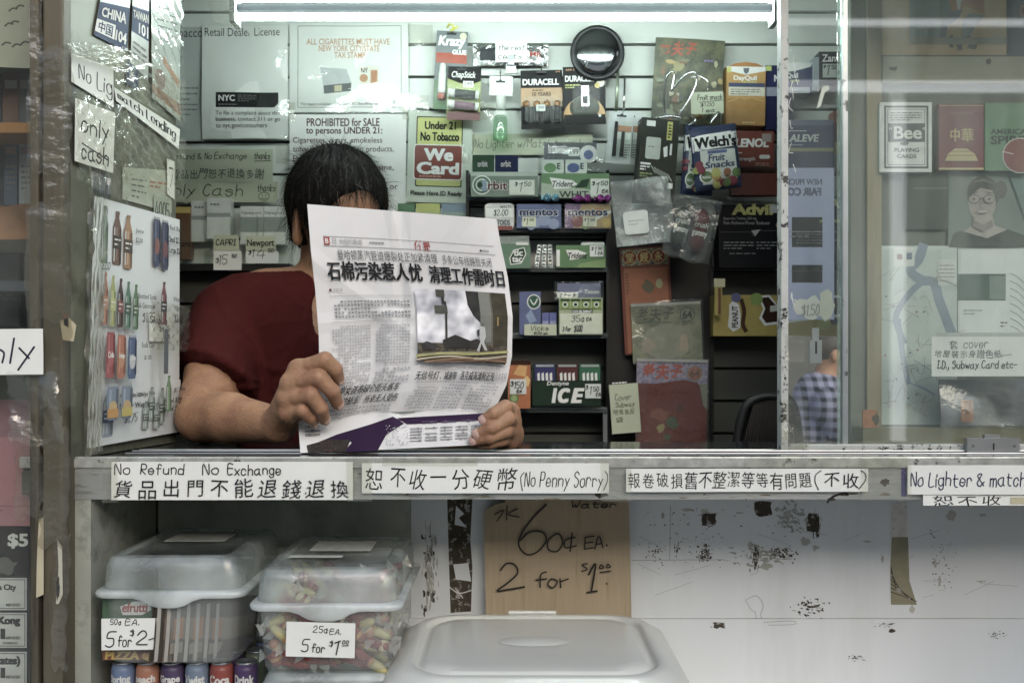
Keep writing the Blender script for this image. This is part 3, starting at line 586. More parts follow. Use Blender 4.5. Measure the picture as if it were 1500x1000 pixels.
# ================================================================ dark gum shelf unit
SHELF = M('shelf_black', '#121311', .4, noise=.15, ns=20)
u = Item('display_shelf', 788, 440, .70, label='black stepped display shelf of gum and sweets behind the newspaper', cat='display shelf')
for n, (y, w0) in enumerate(((290, .02), (338, .03), (395, .03), (491, .03), (598, .03))):
    p = u.part('shelf_board'); p.box(684, y, 888, y+5, -.045, w0, SHELF); p.box(684, y-3, 888, y+5, w0, w0+.0015, film('shelf_lip', (.9, .92, .9), .1, .1, 1.5)) 
for x in (683, 887): p = u.part('side_panel'); p.box(x, 252, x+4, 655, -.05, .02, SHELF)
p = u.part('price_rail'); p.box(882, 600, 888, 655, .02, .024, STEEL)
u.build()
def pack(name, x0, y0, x1, y1, m, label, cat, Y=.665, d=.03, rot=(0, 0, 0), group=None, r=0):
    c = Item(name, (x0+x1)/2, (y0+y1)/2, Y, rot, label, cat, group)
    if r: c.rbox(x0, y0, x1, y1, -d, 0, r, m)
    else: c.box(x0, y0, x1, y1, -d, 0, m)
    c.w = 0; return c
GG = gl('#45604a'); DG = gl('#2c4434'); LG = gl('#9fae98')
c = pack('gum_display', 690, 252, 788, 288, gl('#6d8070'), 'green spiral logo gum box with a handwritten one fifty tag', 'gum box')
c.q(690, 252, 788, 258, gl('#a4b0a2')); c.disc(706, 271, 14, WHITE); c.disc(706, 271, 12.5, gl('#4f7058')); c.disc(706, 271, 9, WHITE); c.disc(706, 271, 7.5, gl('#5a7a62')); c.q(706, 264, 713, 280, gl('#7d93a8')); c.disc(703, 271, 4, DG)
c.txt('rbit', 714, 265, 744, 279, WHITE, .07); c.txt('rbit', 714.6, 265.5, 743.4, 278.5, ink('#5a2230'), .03)
tag(c, 746, 264, 783, 286, [('$', 754, 267, 758, 273), ('1', 761, 268, 766, 281), ('50', 768, 267, 778, 273)], ink('#c4ccbc'), 1); c.build()
for i, (x0, x1, col) in enumerate(((692, 724, '#2c4a34'), (725, 759, '#23284a'))):
    c = pack('gum_pack', x0, 227, x1, 252, gl(col), ('green' if i == 0 else 'navy blue')+' gum pack standing upright in the spiral logo box', 'gum pack', .672, .016, group='gum packs')
    c.txt('orbit', (x0+x1)/2-9, 235, (x0+x1)/2+7, 245, BLACK, .05); c.txt('orbit', (x0+x1)/2-8.3, 235.6, (x0+x1)/2+6.3, 244.4, WHITE, .0); c.build()
c = pack('gum_display', 793, 254, 893, 290, gl('#5d8456'), 'green and white gum box with a leaf and the letters WHIT', 'gum box', .66)
c.poly([(793, 268), (893, 282), (893, 290), (793, 290)], LG); c.poly([(805, 260), (838, 264), (846, 270), (832, 276), (812, 277)], WHITE); c.txt('Trident', 809, 265, 840, 274, BLACK, .02, .25)
c.tri([(842, 276), (852, 264), (864, 262), (860, 274)], DG); c.txt('WHIT', 819, 280, 862, 290, ink('#2c3a30'), .02)
tag(c, 865, 262, 892, 288, [('$', 867, 266, 871, 272), ('1', 873, 268, 878, 284), ('50', 880, 266, 890, 272), ('EA', 882, 278, 890, 283)], ink('#c9d0c2'), 1.2); c.build()
for i, (x0, x1, c1) in enumerate(((794, 826, '#5c8a52'), (828, 860, '#4a5c8c'))):
    c = pack('gum_pack', x0, 234, x1, 254, gl('#b7c2b6'), 'white gum pack with a '+('green leaf' if i == 0 else 'blue leaf')+' standing in the WHIT gum box', 'gum pack', .668, .016, group='gum packs')
    c.disc(x0+12, 246, 9, gl(c1), 7); c.txt('E', x1-10, 239, x1-5, 248, ink('#2f3f5a' if i else '#2f4a38'), .05); c.build()
c = pack('mint_box', 797, 209, 874, 236, gl('#545b60'), 'dark grey breath mint box with a blue dot, in torn clear film', 'mint box', .682, .02)
c.txt('breath', 803, 212, 831, 219, WHITE, .02); c.txt('savers', 803, 219, 834, 225, WHITE, .02); c.disc(862, 226, 13, WHITE); c.disc(862, 227, 7, gl('#5d6ca0')); c.rr(832, 216, 849, 229, 3, PAPER); c.hand('1.99', 835, 219, 847, 226, PEN, .8)
cover(c, 788, 203, 884, 250, BAG, .004, 'torn_film', .004, 7); c.build()
def candy(x, y, col, label, grp):
    c = Item('wrapped_candy', x, y, .652, label=label, cat='candy', group=grp)
    r = random.Random(int(x)); pts = []; n1, n2 = 9, 12
    for i in range(n1+1):
        for j in range(n2):
            a = math.pi*i/n1; b = 2*math.pi*j/n2; k = 5.6*r.uniform(.85, 1.12)
            pts.append((x+k*math.sin(a)*math.cos(b), y+k*math.cos(a), .0082*k/5.6*math.sin(a)*math.sin(b)))
    c.add(pts, [(i*n2+j, i*n2+(j+1) % n2, (i+1)*n2+(j+1) % n2, (i+1)*n2+j) for i in range(n1) for j in range(n2)], M('foil_'+col, '#'+col, .25, .8, noise=.3, ns=200, bump=.6, bs=300))
    c.tri([(x-5, y), (x-9, y-4), (x-8, y+4)], M('foil_'+col, '#'+col)); c.build()
for i, x in enumerate((802, 814)): candy(x, 289.5, '7fb0c4', 'pale blue foil candy, '+('left one of the two' if i == 0 else 'right one of the two')+' below the WHIT box', 'foil wrapped candies')
for i, x in enumerate((847, 861, 879, 890)): candy(x, 290.5, '9a4f94', ('first', 'second', 'third', 'fourth')[i]+' purple foil candy from the left above the fruit mint box', 'foil wrapped candies')
c = pack('mint_tin', 710, 298, 753, 336, gl('#c3c3bf'), 'white rounded mint tin with a two dollar slip, beside the blue mint box', 'mint tin', .662, .02, r=6)
c.txt('MINTS', 733, 301, 749, 306, GREY, .03); c.q(712, 305, 752, 318, PAPER); c.hand('$2.00', 723, 307, 744, 317, PEN, 1); c.txt('ALTOIDS', 720, 322, 747, 330, ink('#33475a'), .03); c.rr(712, 331, 751, 337, 2, gl('#8a4a42')); c.build()
for x0, x1, c1, lb, k in ((757, 822, '#5e6b94', 'blue mint box with lettering and bubbles', 0), (828, 895, '#7c5a86', 'purple and orange fruit mint box in wrinkled film', 1)):
    c = pack('mint_box', x0, 299, x1, 334, gl(c1), lb, 'mint box', .66)
    if k == 0:
        for q in ((786, 326, 7), (797, 322, 9), (811, 328, 8), (778, 331, 6), (768, 327, 5)): c.disc(*q, gl('#8795b4'))
    else:
        c.poly([(852, 299), (895, 299), (895, 334), (840, 334)], gl('#b0945c')); c.disc(846, 324, 9, gl('#8c4a4c')); c.disc(878, 312, 8, gl('#b57c44')); c.disc(888, 326, 7, gl('#c0a24e')); c.disc(858, 330, 6, gl('#7c8a44')); c.poly([(862, 322), (895, 308), (895, 312), (866, 326)], WHITE)
    c.txt('mentos', x0+3, 306, x1-4, 317, WHITE, .08); c.txt('mentos', x0+3.8, 306.7, x1-4.8, 316.3, ink('#1f2c58'), .045)
    tag(c, x0+8+18*k, 318, x0+28+18*k, 332, [('$', x0+10+18*k, 320, x0+12+18*k, 324), ('1', x0+14+18*k, 320, x0+17+18*k, 330), ('00', x0+19+18*k, 320, x0+25+18*k, 324)], ink('#ccd0b4'), .8)
    if k: cover(c, 827, 298, 897, 336, BAG, .003, 'film', .002, 8)
    c.build()
c = pack('mint_display', 724, 357, 777, 393, gl('#5e7f66'), 'green leaf logo mint tray with a clear ribbed bin behind', 'mint box', .655)
c.tri([(746, 378), (752, 366), (768, 362), (771, 372), (764, 386), (748, 388)], WHITE); c.tri([(747.5, 378), (753, 367.5), (767, 363.5), (769.5, 372), (763, 384.5), (749, 386.5)], DG); c.txt('tic', 752, 366, 766, 375, WHITE, .05); c.txt('tac', 750, 376, 765, 384, WHITE, .05)
p = c.part('ribbed_bin'); 
for i in range(24): p.box(728+i*2, 344, 729.2+i*2, 357, -.02, -.018, gl('#a9b4ae'))
p.box(756, 355, 774, 359, 0, .002, PAPER); c.build()
for i, x in enumerate((785, 794, 803)):
    c = pack('gum_stick', x, 358, x+6, 393, FOIL, ('leftmost', 'middle', 'rightmost')[i]+' of the three foil gum sticks between the mint tray and the green gum box', 'gum stick', .67, .006, (0, 8-5*i, 0), 'foil gum sticks')
    for j in range(6): c.q(x+1, 361+j*5, x+5, 363+j*5, ink('#4a5650'))
    c.build()
c = pack('gum_display', 815, 359, 887, 392, gl('#5a8050'), 'green gum box with a white swoosh, on the shelf under the fruit mints', 'gum box', .66)
c.poly([(829, 366), (846, 366), (860, 371), (848, 379), (835, 381)], WHITE); c.txt('Trident', 832, 370, 860, 379, BLACK, .025, .25); c.poly([(850, 386), (887, 379), (887, 392), (844, 392)], gl('#7a9a5a')); c.q(815, 366, 820, 390, WHITE)
tag(c, 864, 360, 884, 376, [('$', 866, 362, 869, 367), ('1', 871, 362, 874, 373), ('50', 876, 362, 882, 366), ('EA', 876, 369, 882, 373)], PAPER, .9); c.box(852, 354, 886, 360, -.03, -.01, WPK); c.build()
c = pack('inhaler_box', 761, 427, 792, 490, gl('#59648f'), 'tall blue inhaler box with an oval badge, behind a paper slip', 'medicine box', .66)
c.disc(782, 442, 10, WHITE, 11); c.disc(782, 442, 8.5, gl('#2f5a48'), 9.5); c.stroke([(777, 439), (782, 446), (787, 438)], 1.6, WHITE); c.poly([(770, 462), (778, 452), (786, 470), (776, 474)], gl('#7d93b4')); c.lines(773, 474, 780, 486, 5, WHITE, .5, 5)
tag(c, 768, 475, 815, 491, [('Vicks', 778, 477, 803, 484), ('$1.50 ea', 782, 486, 802, 490)], GREENP, .9, name='paper_slip', w=.004); c.build()
for i, x in enumerate((794, 805)):
    c = pack('inhaler_box', x, 458, x+10, 480, gl('#6068a4'), 'small violet inhaler box, '+('nearer' if i == 0 else 'farther from')+' the tall blue inhaler box', 'medicine box', .668, .012, group='small violet boxes'); c.q(x+1, 470, x+9, 476, gl('#8a90b8')); c.build()
c = pack('tissue_pack', 817, 415, 880, 436, gl('#6a7090'), 'blue grey tissue pack in shiny film behind the four green gum packs', 'tissue pack', .68, .02)
c.txt('Tissues', 856, 424, 878, 430, WHITE, .02, .15); c.q(816, 428, 846, 436, PAPER); c.hand('2 for $1', 820, 430, 844, 435, PEN, .8); cover(c, 812, 412, 884, 440, BAG, .003, 'film', .004, 12); c.build()
c = pack('gum_display', 819, 436, 883, 490, gl('#9aa77e'), 'pale gum tray with four green packs and a thirty five cent sign', 'gum box', .655)
for i in range(4):
    p = c.part('gum_pack'); x = 821+i*15.3; p.w = .001; p.box(x, 438, x+13.5, 452, .0, .002, gl('#7d9a3e')); p.w = .002; p.q(x, 438, x+13.5, 441, DG); p.disc(x+6.7, 446, 4, WHITE); p.disc(x+6.7, 446, 2.6, DG)
c.q(838, 453, 868, 460, DG); c.txt('DOUBLEMINT', 839, 454, 867, 459, WHITE, .03)
tag(c, 820, 459, 882, 489, [('35¢', 837, 462, 856, 472), ('EA', 859, 465, 866, 470), ('3 for', 824, 478, 836, 485), ('$1.00', 841, 476, 853, 487)], ink('#c2c9b2'), 1.1, name='paper_sign'); c.build()
c = pack('cough_drop_box', 744, 530, 777, 598, gl('#b0642e'), 'orange cough drop box at the right edge of the newspaper', 'cough drop box', .64)
c.tri([(752, 548), (760, 534), (772, 536), (770, 552)], gl('#cf9a4c')); c.tri([(762, 560), (772, 550), (777, 556), (774, 566)], gl('#d8b25a')); c.disc(753, 583, 7, gl('#5f7a4a')); c.disc(753, 583, 4.5, gl('#8ba05a')); c.q(744, 528, 777, 534, gl('#3b2418'))
tag(c, 747, 555, 771, 577, [('$', 748, 558, 752, 566), ('150', 754, 559, 767, 569), ('EA', 757, 571, 764, 575)], ink('#c3c8c4'), 1.2); c.build()
c = pack('gum_display', 780, 533, 880, 594, gl('#24382c'), 'dark green gum carton with large ICE lettering', 'gum box', .65)
for i, cc in enumerate(('#35346a', '#5a2a2c', '#2f6a4a')):
    p = c.part('gum_pack'); x = 783+i*33; p.box(x, 533, x+30, 557, 0, .002, gl(cc)); p.w = .0022
    for j in range(4): p.poly([(x+4+j*6, 547), (x+7.5+j*6, 545), (x+8+j*6, 557), (x+4.5+j*6, 557)], WHITE)
    p.q(x+2, 534, x+28, 537, ink('#9aa3a0'))
c.w = .003; c.txt('Dentyne', 801, 558, 833, 566, WHITE, .02, .2)
for t, x0, x1 in (('I', 808, 816), ('C', 817, 835), ('E', 836, 856)): c.txt(t, x0, 568, x1, 590, WHITE, .075, .25)
tag(c, 857, 562, 880, 583, [('$', 857.5, 564, 861, 570), ('1', 864, 566, 867, 577), ('50', 869, 566, 877, 573), ('EA', 873, 575, 879, 580)], ink('#c5ccc6'), 1.1); c.build()

# ================================================================ dark column with comics and almanacs
cb = Item('display_board', 955, 500, .72, label='tall dark display board behind the hanging comics', cat='display board')
cb.box(890, 300, 1043, 655, -.02, 0, M('board_dark', '#1c1713', .6, noise=.3, ns=15)); p = cb.part('edge_strip'); p.box(1040, 390, 1045, 655, 0, .004, SHELF); cb.build()
CV = lambda a, b: M('cover_'+a, '#'+a, .5, noise=.25, ns=30, col2='#'+b, c2=(.45, .6), c2s=35, spec=.5)
s = sheet('comic_book', 957, 58, 1058, 182, CV('474a3c', '5f6048'), 'large faded olive comic at the top with red title, hung crooked', 'comic book', .70, (0, 3.5, 0), amp=.004, t=.004)
s.cj('老夫子', 962, 62, 1018, 84, ink('#a8452e'), .03, .1); r = random.Random(3)
for i in range(34): ragged(s, (x := r.uniform(958, 1050)), (y := r.uniform(86, 172)), x+r.uniform(4, 18), y+r.uniform(4, 16), gl(r.choice(['#8a8450', '#a08a4c', '#4f5646', '#7a5a3c', '#70785a', '#a09a78'])), i, 9)
s.lines(1028, 88, 1050, 93, 1, ink('#7a6c9a'), .6); s.build()
s = sheet('almanac', 912, 362, 984, 518, M('almanac_red', '#6d3a2c', .6, noise=.15, ns=20), 'reddish almanac with three gold characters in red circles, behind the comics', 'almanac', .70, (0, -3, 0), amp=.003, t=.006)
s.q(914, 364, 982, 388, M('busy_print', '#8a8a7a', .6, noise=.5, ns=160, col2='#4a3a30', c2=(.45, .55), c2s=140))
for i, ch in enumerate('堂經永'):
    s.disc(926+i*21, 376, 10.5, ink('#b09a4c')); s.disc(926+i*21, 376, 9.5, ink('#7c2a20')); s.txt(ch, 920+i*21, 369, 932+i*21, 383, ink('#c2a850'), .02)
s.q(916, 392, 980, 516, M('almanac_inner', '#8d5a40', .6, noise=.15, ns=20)); s.lines(918, 398, 923, 430, 7, ink('#6d4430'), .6, 4)
ragged(s, 940, 408, 962, 430, ink('#5f5a44'), 2); s.disc(967, 416, 5, ink('#9a9a6a'), 7); s.build()
s = sheet('comic_book', 926, 443, 1028, 530, CV('787a64', '8d8a70'), 'grey green comic in shiny film, hung above the red comic', 'comic book', .69, (0, -2.5, 0), amp=.003, t=.005)
s.cj('老夫子', 934, 448, 990, 470, ink('#5a5d50'), .02); s.disc(1008, 462, 11, ink('#545a44')); s.disc(1008, 462, 9.5, ink('#85876c')); s.txt('64', 1001, 456, 1015, 468, ink('#454a38'), .03); s.txt('$6.00', 1000, 472, 1018, 478, ink('#5a5d4c')); 
s.disc(978, 500, 38, ink('#8e8e74'), 26); ragged(s, 938, 492, 960, 520, ink('#a09078'), 5); ragged(s, 992, 488, 1010, 520, ink('#a09078'), 8); s.stroke([(934, 472), (955, 470), (985, 473)], 1, ink('#5a5d50')); s.q(926, 443, 1028, 447, ink('#b0b2a4'))
cover(s, 925, 440, 1030, 532, BAG, .004, 'film', .003, 21); s.build()
s = sheet('comic_book', 932, 527, 1036, 655, M('comic_red', '#652a20', .5, noise=.12, ns=15), 'dark red comic with orange title characters, lowest of the hung comics', 'comic book', .68, (0, 1, 0), amp=.003, t=.005)
s.q(932, 527, 1036, 562, M('busy_violet', '#7d7892', .6, noise=.5, ns=130, col2='#9a8f9c', c2=(.45, .55), c2s=90)); s.cj('老夫子', 940, 532, 1000, 556, ink('#b0442a'), .05, .1); s.disc(1017, 546, 11, ink('#8a7a4a')); s.disc(1017, 546, 9.5, ink('#a0594c')); s.txt('64', 1010, 540, 1024, 552, ink('#5a4a2c'), .02)
s.tri([(932, 566), (1000, 556), (1022, 560), (1030, 600), (1036, 655), (932, 655)], M('comic_red', '#652a20')); s.poly([(1024, 562), (1036, 560), (1036, 600), (1030, 592)], ink('#7a7a62'))
for a, c1 in (((952, 598, 982, 618), '#8a4a30'), ((962, 618, 976, 634), '#9a8a4a'), ((974, 606, 996, 630), '#4a5a40'), ((972, 634, 984, 646), '#4f5c38'), ((990, 592, 1000, 604), '#542a22')): ragged(s, *a, ink(c1), 4)
s.q(932, 526, 1036, 530, ink('#a9a49c')); cover(s, 931, 524, 1038, 655, BAG, .004, 'film', .002, 25); s.build()
s = sheet('handwritten_note', 894, 562, 937, 634, GREENP, 'small pale folded note with scribbles beside the red comic', 'note', .665, (0, -4, 0), amp=.005, kx=30)
s.hand('Cover', 902, 576, 926, 586, ink('#4c4f3c'), .9); s.hand('Subway', 902, 588, 930, 597, ink('#4c4f3c'), .9); s.cj('地壹皆反', 897, 598, 930, 607, ink('#4c4f3c')); s.cj('袋', 900, 609, 912, 618, ink('#4c4f3c')); s.lines(899, 558, 935, 562, 1, PAPER); s.build()

# ================================================================ pens, boxes and bags hung in front of the column
for i, (x0, lb, rz) in enumerate(((890, 'carded black pen with an orange label, front one of the pair', 5), (902, 'second pen card tucked behind the front pen card', 6))):
    s = sheet('pen_card', x0, 164, x0+36, 240, gl('#b4bbb8'), lb, 'pen card', .655+.012*i, (0, rz, 0), amp=0, t=.001, group='pen cards')
    s.q(x0+12, 184, x0+34, 193, gl('#b5703c')); s.q(x0+13, 194, x0+33, 204, WHITE); hole(s, x0+18, 170)
    for j, (dx, cc) in enumerate(((11, '#17191a'), (22, '#33332c'))): p = s.part('pen'); p.tube([(x0+dx, 180+j*14, .006), (x0+dx, 230, .006)], [.0035, .0045, .004, .0045], gl(cc), 10, False)
    s.lines(x0+26, 210, x0+34, 232, 6, GREY, .5, 4); cover(s, x0+6, 180, x0+30, 234, CLEARP, .013, 'blister', .0006)
    if i == 0: hook(s, x0+18, 168)
    s.build()
c = pack('phone_case_box', 936, 174, 992, 296, gl('#34362f'), 'tall dark grey accessory box hanging tilted from a wire hook', 'accessory box', .62, .04, (0, 4.5, 6))
c.q(943, 178, 956, 186, WHITE); c.q(974, 177, 982, 204, ink('#b9b54a')); c.lines(976, 180, 981, 202, 5, BLACK, .5, 4); c.rr(944, 202, 966, 234, 3, gl('#b0b6ac')); c.lines(948, 214, 962, 218, 1, GREY, .4); c.q(938, 240, 953, 243, WHITE); c.lines(938, 244, 952, 252, 2, WHITE, .5, 6); c.lines(938, 254, 956, 262, 2, ink('#8a9a5c'), .5, 5)
c.tri([(970, 216), (976, 213), (977, 228), (972, 230)], WHITE); c.tri([(980, 210), (983, 209), (983, 226), (980, 226)], WHITE); c.q(981, 267, 988, 275, WHITE); c.lines(940, 272, 962, 276, 1, GREY, .4)
for i in range(6): c.stroke([(954+i*5, 244+i*2), (961+i*5, 254+i*2)], 1.1, ink('#b4b8b2'))
c.build()
c = Item('wire_hook', 1000, 160, .64, label='row of bent chrome wire hooks holding the fruit snacks and grey box', cat='wire hook')
for pts in ([(976, 178, .0), (972, 150, .005), (974, 118, .02), (984, 112, .03), (980, 140, .03)], [(984, 132, .01), (1000, 116, .03), (1014, 114, .035), (1016, 128, .03), (1004, 154, .03), (992, 172, .02)], [(1012, 114, .0), (1024, 114, .01), (1036, 124, .015), (1034, 136, .02)],
        [(936, 182, .0), (956, 176, .01), (976, 174, .02), (996, 176, .02)], [(1012, 168, .01), (1016, 180, .02), (1006, 186, .01)], [(1040, 176, .01), (1048, 170, .03), (1036, 186, .03)]):
    p = c.part('wire'); p.tube(pts, .0022, CHROME, 8)
c.build()
s = sheet('price_sign', 1012, 135, 1060, 167, GREENP, 'pale price sign for fruit snacks clipped to the wire hooks', 'price sign', .622, (0, -2, 0), amp=.001)
s.hand('Fruit snack', 1022, 139, 1058, 147, PEN, 1); s.stroke([(1024, 150), (1058, 148)], 1, PEN); s.hand('$1.00', 1026, 151, 1046, 157, PEN, .9); s.hand('1 ea', 1028, 159, 1046, 165, PEN, .9); s.build()
def snack(x0, y0, x1, y1, Y, roll, label):
    k = (DC+Y)/FPX; hw, hh = (x1-x0)/2*k, (y1-y0)/2*k; b2 = bend_sheet(int(x0), .0022, 90, 70)
    bf = lambda x, z: .016*max(0, 1-(x/hw)**4)**.6*max(0, 1-(z/hh)**4)**.7+b2(x, z)
    c = Item('snack_bag', (x0+x1)/2, (y0+y1)/2, Y, (0, roll, 0), label, 'snack bag', 'fruit snack bags', bend=bf, nsub=20)
    c.grid(lambda u, v: (x0+(x1-x0)*u, y0+(y1-y0)*v, 0), 24, 24, gl('#2f3a5a')); X = lambda f: x0+(x1-x0)*f; Yy = lambda f: y0+(y1-y0)*f
    c.w = .0003
    back = c.part('back_sheet', bend=lambda x, z: -.8*bf(x, z)); back.w = -.001; back.q(x0, y0, x1, y1, gl('#2f3a5a'))
    c.poly([(X(.02), Yy(.16)), (X(.98), Yy(.12)), (X(.98), Yy(.36)), (X(.02), Yy(.40))], WHITE); c.q(X(.15), Yy(.40), X(.9), Yy(.92), gl('#b9c0b8'))
    c.txt("Welch's", X(.06), Yy(.18), X(.95), Yy(.36), BLACK, .05); c.q(X(.3), Yy(.41), X(.72), Yy(.46), gl('#4a5f8c')); c.txt('Fruit', X(.3), Yy(.47), X(.66), Yy(.575), ink('#26365a'), .03, .15); c.txt('Snacks', X(.22), Yy(.58), X(.86), Yy(.68), ink('#26365a'), .03, .15)
    c.disc(X(.24), Yy(.80), (x1-x0)*.15, WHITE, (y1-y0)*.10); c.disc(X(.24), Yy(.80), (x1-x0)*.12, gl('#5a7a4a'), (y1-y0)*.085); c.txt('REAL', X(.15), Yy(.79), X(.33), Yy(.83), WHITE, .02)
    r = random.Random(int(x0))
    for i in range(12): c.disc(X(r.uniform(.4, .95)), Yy(r.uniform(.74, .95)), (x1-x0)*r.uniform(.06, .12), gl(r.choice(['#8a9a3c', '#7a3040', '#b08a3c', '#5a7a3c', '#8c5a34', '#a8a84c'])))
    for i in range(4): c.disc(X(r.uniform(.02, .15)), Yy(r.uniform(.42, .7)), (x1-x0)*.08, gl(r.choice(['#7a3040', '#8a9a3c'])))
    c.build()
snack(1000, 184, 1046, 286, .635, 4, 'fruit snack bag partly behind the front bag, next to the grey box'); snack(1014, 184, 1082, 278, .60, -6, 'front fruit snack bag of the two, tilted on its hook')
c = pack('medicine_box', 1064, 98, 1121, 184, gl('#b98a34'), 'amber cold medicine box with a rounded top flap', 'medicine box', .69, .04, (0, 1, 0))
c.tri([(1066, 98), (1076, 93), (1092, 91), (1108, 93), (1119, 98)], gl('#a86f2a')); c.poly([(1064, 98), (1121, 98), (1121, 104), (1092, 110), (1064, 104)], WHITE); c.tri([(1088, 100), (1097, 100), (1096, 106), (1092, 109), (1089, 106)], ink('#5f6468')); c.txt('DayQuil', 1074, 111, 1108, 120, WHITE, .04); c.txt('SEVERE', 1086, 119, 1108, 124, ink('#c4c25a'), .02)
c.q(1067, 122, 1120, 128, ink('#3f4a6c')); c.q(1067, 128, 1120, 141, ink('#c9c4ae')); c.lines(1070, 130, 1114, 140, 3, GREY, .4, 5); c.q(1064, 145, 1121, 184, gl('#a97a2c'))
c.stroke([(1066, 150), (1078, 146), (1084, 141), (1092, 146), (1100, 141), (1108, 146), (1120, 148)], 1.2, ink('#c89a48'), None); c.lines(1088, 178, 1118, 182, 1, ink('#d0b070'), .5); c.q(1064, 99, 1070, 107, ink('#b9c24a')); c.build()
for x0, x1, lb in ((1122, 1150, 'left navy night medicine box beside the amber one'),):
    c = pack('medicine_box', x0, 96, 1162, 190, gl('#2b2f56'), lb, 'medicine box', .695, .04); c.txt('N', 1134, 110, 1142, 120, WHITE, .04); c.q(1122, 128, 1150, 141, ink('#8a90a4')); c.q(1122, 97, 1130, 104, ink('#b9c24a')); c.q(1122, 142, 1162, 190, gl('#23264a')); c.build()
c = pack('medicine_box', 1070, 192, 1134, 252, gl('#7a3524'), 'red pain reliever box behind the fruit snacks with a pill drawing', 'medicine box', .685, .035)
c.txt('TYLENOL', 1058, 203, 1126, 216, WHITE, .05, .12); c.lines(1076, 222, 1094, 226, 1, WHITE, .4); c.txt('Extra Strength', 1062, 230, 1106, 237, WHITE, .01); c.rr(1112, 227, 1128, 233, 3, WHITE); c.lines(1106, 238, 1126, 250, 4, ink('#c08a78'), .4, 6); c.q(1116, 196, 1130, 208, ink('#9a8a84'))
p = c.part('tray'); p.w = .001; p.box(1068, 256, 1140, 288, .0, .02, gl('#632a1e')); p.grid(lambda u, v: (1068+72*u, 256-8*math.sin(3.1*u)*.6-6*v, .0+.018*v), 6, 3, gl('#8d7a70')); c.build()
c = pack('medicine_box', 1053, 300, 1150, 392, gl('#15161a'), 'black pain tablet carton with yellow lettering', 'medicine box', .67, .05)
c.txt('Advil', 1072, 298, 1132, 315, ink('#b3ad48'), .06); c.q(1128, 300, 1142, 312, ink('#a8aaa8')); c.txt('Ibuprofen Tablets, 200 mg', 1060, 318, 1108, 323, ink('#8d8d8c'), .01); c.txt('Pain Reliever/Fever Reducer', 1060, 324, 1128, 329, ink('#8d8d8c'), .01)
c.stroke([(1053, 340), (1098, 340), (1104, 346), (1112, 338), (1150, 338)], 1, ink('#4a4b4e'), None, False); c.poly([(1100, 338), (1106, 346), (1114, 336)], ink('#9a9a98')); c.lines(1060, 353, 1104, 366, 3, ink('#77777a'), .35, 8); c.lines(1108, 353, 1145, 366, 3, ink('#77777a'), .35, 8, 5); c.lines(1068, 370, 1132, 373, 1, ink('#77777a'), .35, 9); c.disc(1140, 330, 4, gl('#a8642c')); c.build()
# clear bag with white adapter, and two blister packs under the hooks
k = (DC+.62)/FPX
s = sheet('adapter_bag', 898, 262, 984, 358, film('milky_bag', (.93, .95, .95), .26, .1, 1.6, .9, 40, (.62, .68, .67)), 'clear zip bag with a white square adapter, under the pen cards', 'plastic bag', .60, (0, -6, 0), amp=.011, kx=55, kz=48, nsub=24)
p = s.part('adapter', bend=None); p.rbox(912, 308, 948, 342, -.012, .004, 5, M('adapter_white', '#c9cecb', .35)); p.lines(918, 320, 942, 330, 2, ink('#a3a8a5'), .4); s.build()
for x0, y0, x1, y1, c1, lb, rl in ((976, 290, 1014, 378, '#3d443e', 'dark capsule shaped blister pack, behind the red one', 12), (1002, 294, 1042, 386, '#5a1f22', 'red capsule shaped blister pack under the fruit snacks', 13)):
    c = Item('blister_pack', (x0+x1)/2, (y0+y1)/2, .62, (0, rl, 0), lb, 'blister pack', 'capsule blister packs')
    c.rbox(x0, y0, x1, y1, -.001, 0, 17, gl('#41453f'), ); p = c.part('capsule'); m = (x0+x1)/2
    p.tube([(m, y0+14, .008), (m, y0+22, .011), (m, y1-24, .011), (m, y1-14, .008)], [.006, .017, .018, .018, .008], gl(c1), 16, False); p.w = .0295
    p.txt('gummy', m-11, (y0+y1)/2+2, m+11, (y0+y1)/2+11, WHITE, .02); p.txt('crush', m-10, (y0+y1)/2-12, m+10, (y0+y1)/2-4, ink('#a9b0a8'), .02); 
    cover(c, x0-2, y0, x1+2, y1, BAG, .034, 'blister', .002, int(x0)); c.build()
# yellow candy carton, dispenser, chair
c = pack('candy_carton', 1045, 432, 1240, 492, gl('#a8922c'), 'yellow peanut candy carton with big brown letter, low on the right wall', 'candy carton', .68, .06)
c.poly([(1110, 434), (1127, 432), (1138, 446), (1150, 434), (1240, 433), (1240, 462), (1120, 477), (1112, 466), (1118, 452)], WHITE); c.poly([(1114, 436), (1126, 435), (1139, 450), (1152, 437), (1237, 436), (1237, 459), (1122, 473), (1116, 464), (1121, 452)], gl('#3a2418'))
c.poly([(1128, 448), (1160, 444), (1160, 452), (1128, 457)], ink('#b9b9b0')); c.tri([(1068, 446), (1074, 440), (1082, 446), (1085, 462), (1084, 480), (1074, 486), (1066, 478), (1068, 460)], WHITE); 
v, f = glyphs('PEANUT', .03); w_ = c.up(); v = v-v.min(0); v = v/v.max(0); c.add([(1072+9*(1-b), 480-32*a, w_) for a, b in v], f, BLACK)
c.stroke([(1086, 440), (1090, 456), (1088, 474), (1092, 484)], 6, gl('#4a2f1c')); c.disc(1078, 436, 7, gl('#5d5f8c')); c.disc(1108, 438, 9, gl('#7d9a3c')); c.disc(1206, 474, 10, gl('#a3a33a')); c.disc(1222, 470, 6, gl('#2f2f4a')); c.build()
c = Item('candy_dispenser', 1054, 435, .655, label='slim pale yellow candy dispenser standing at the left end of the yellow carton', cat='candy dispenser')
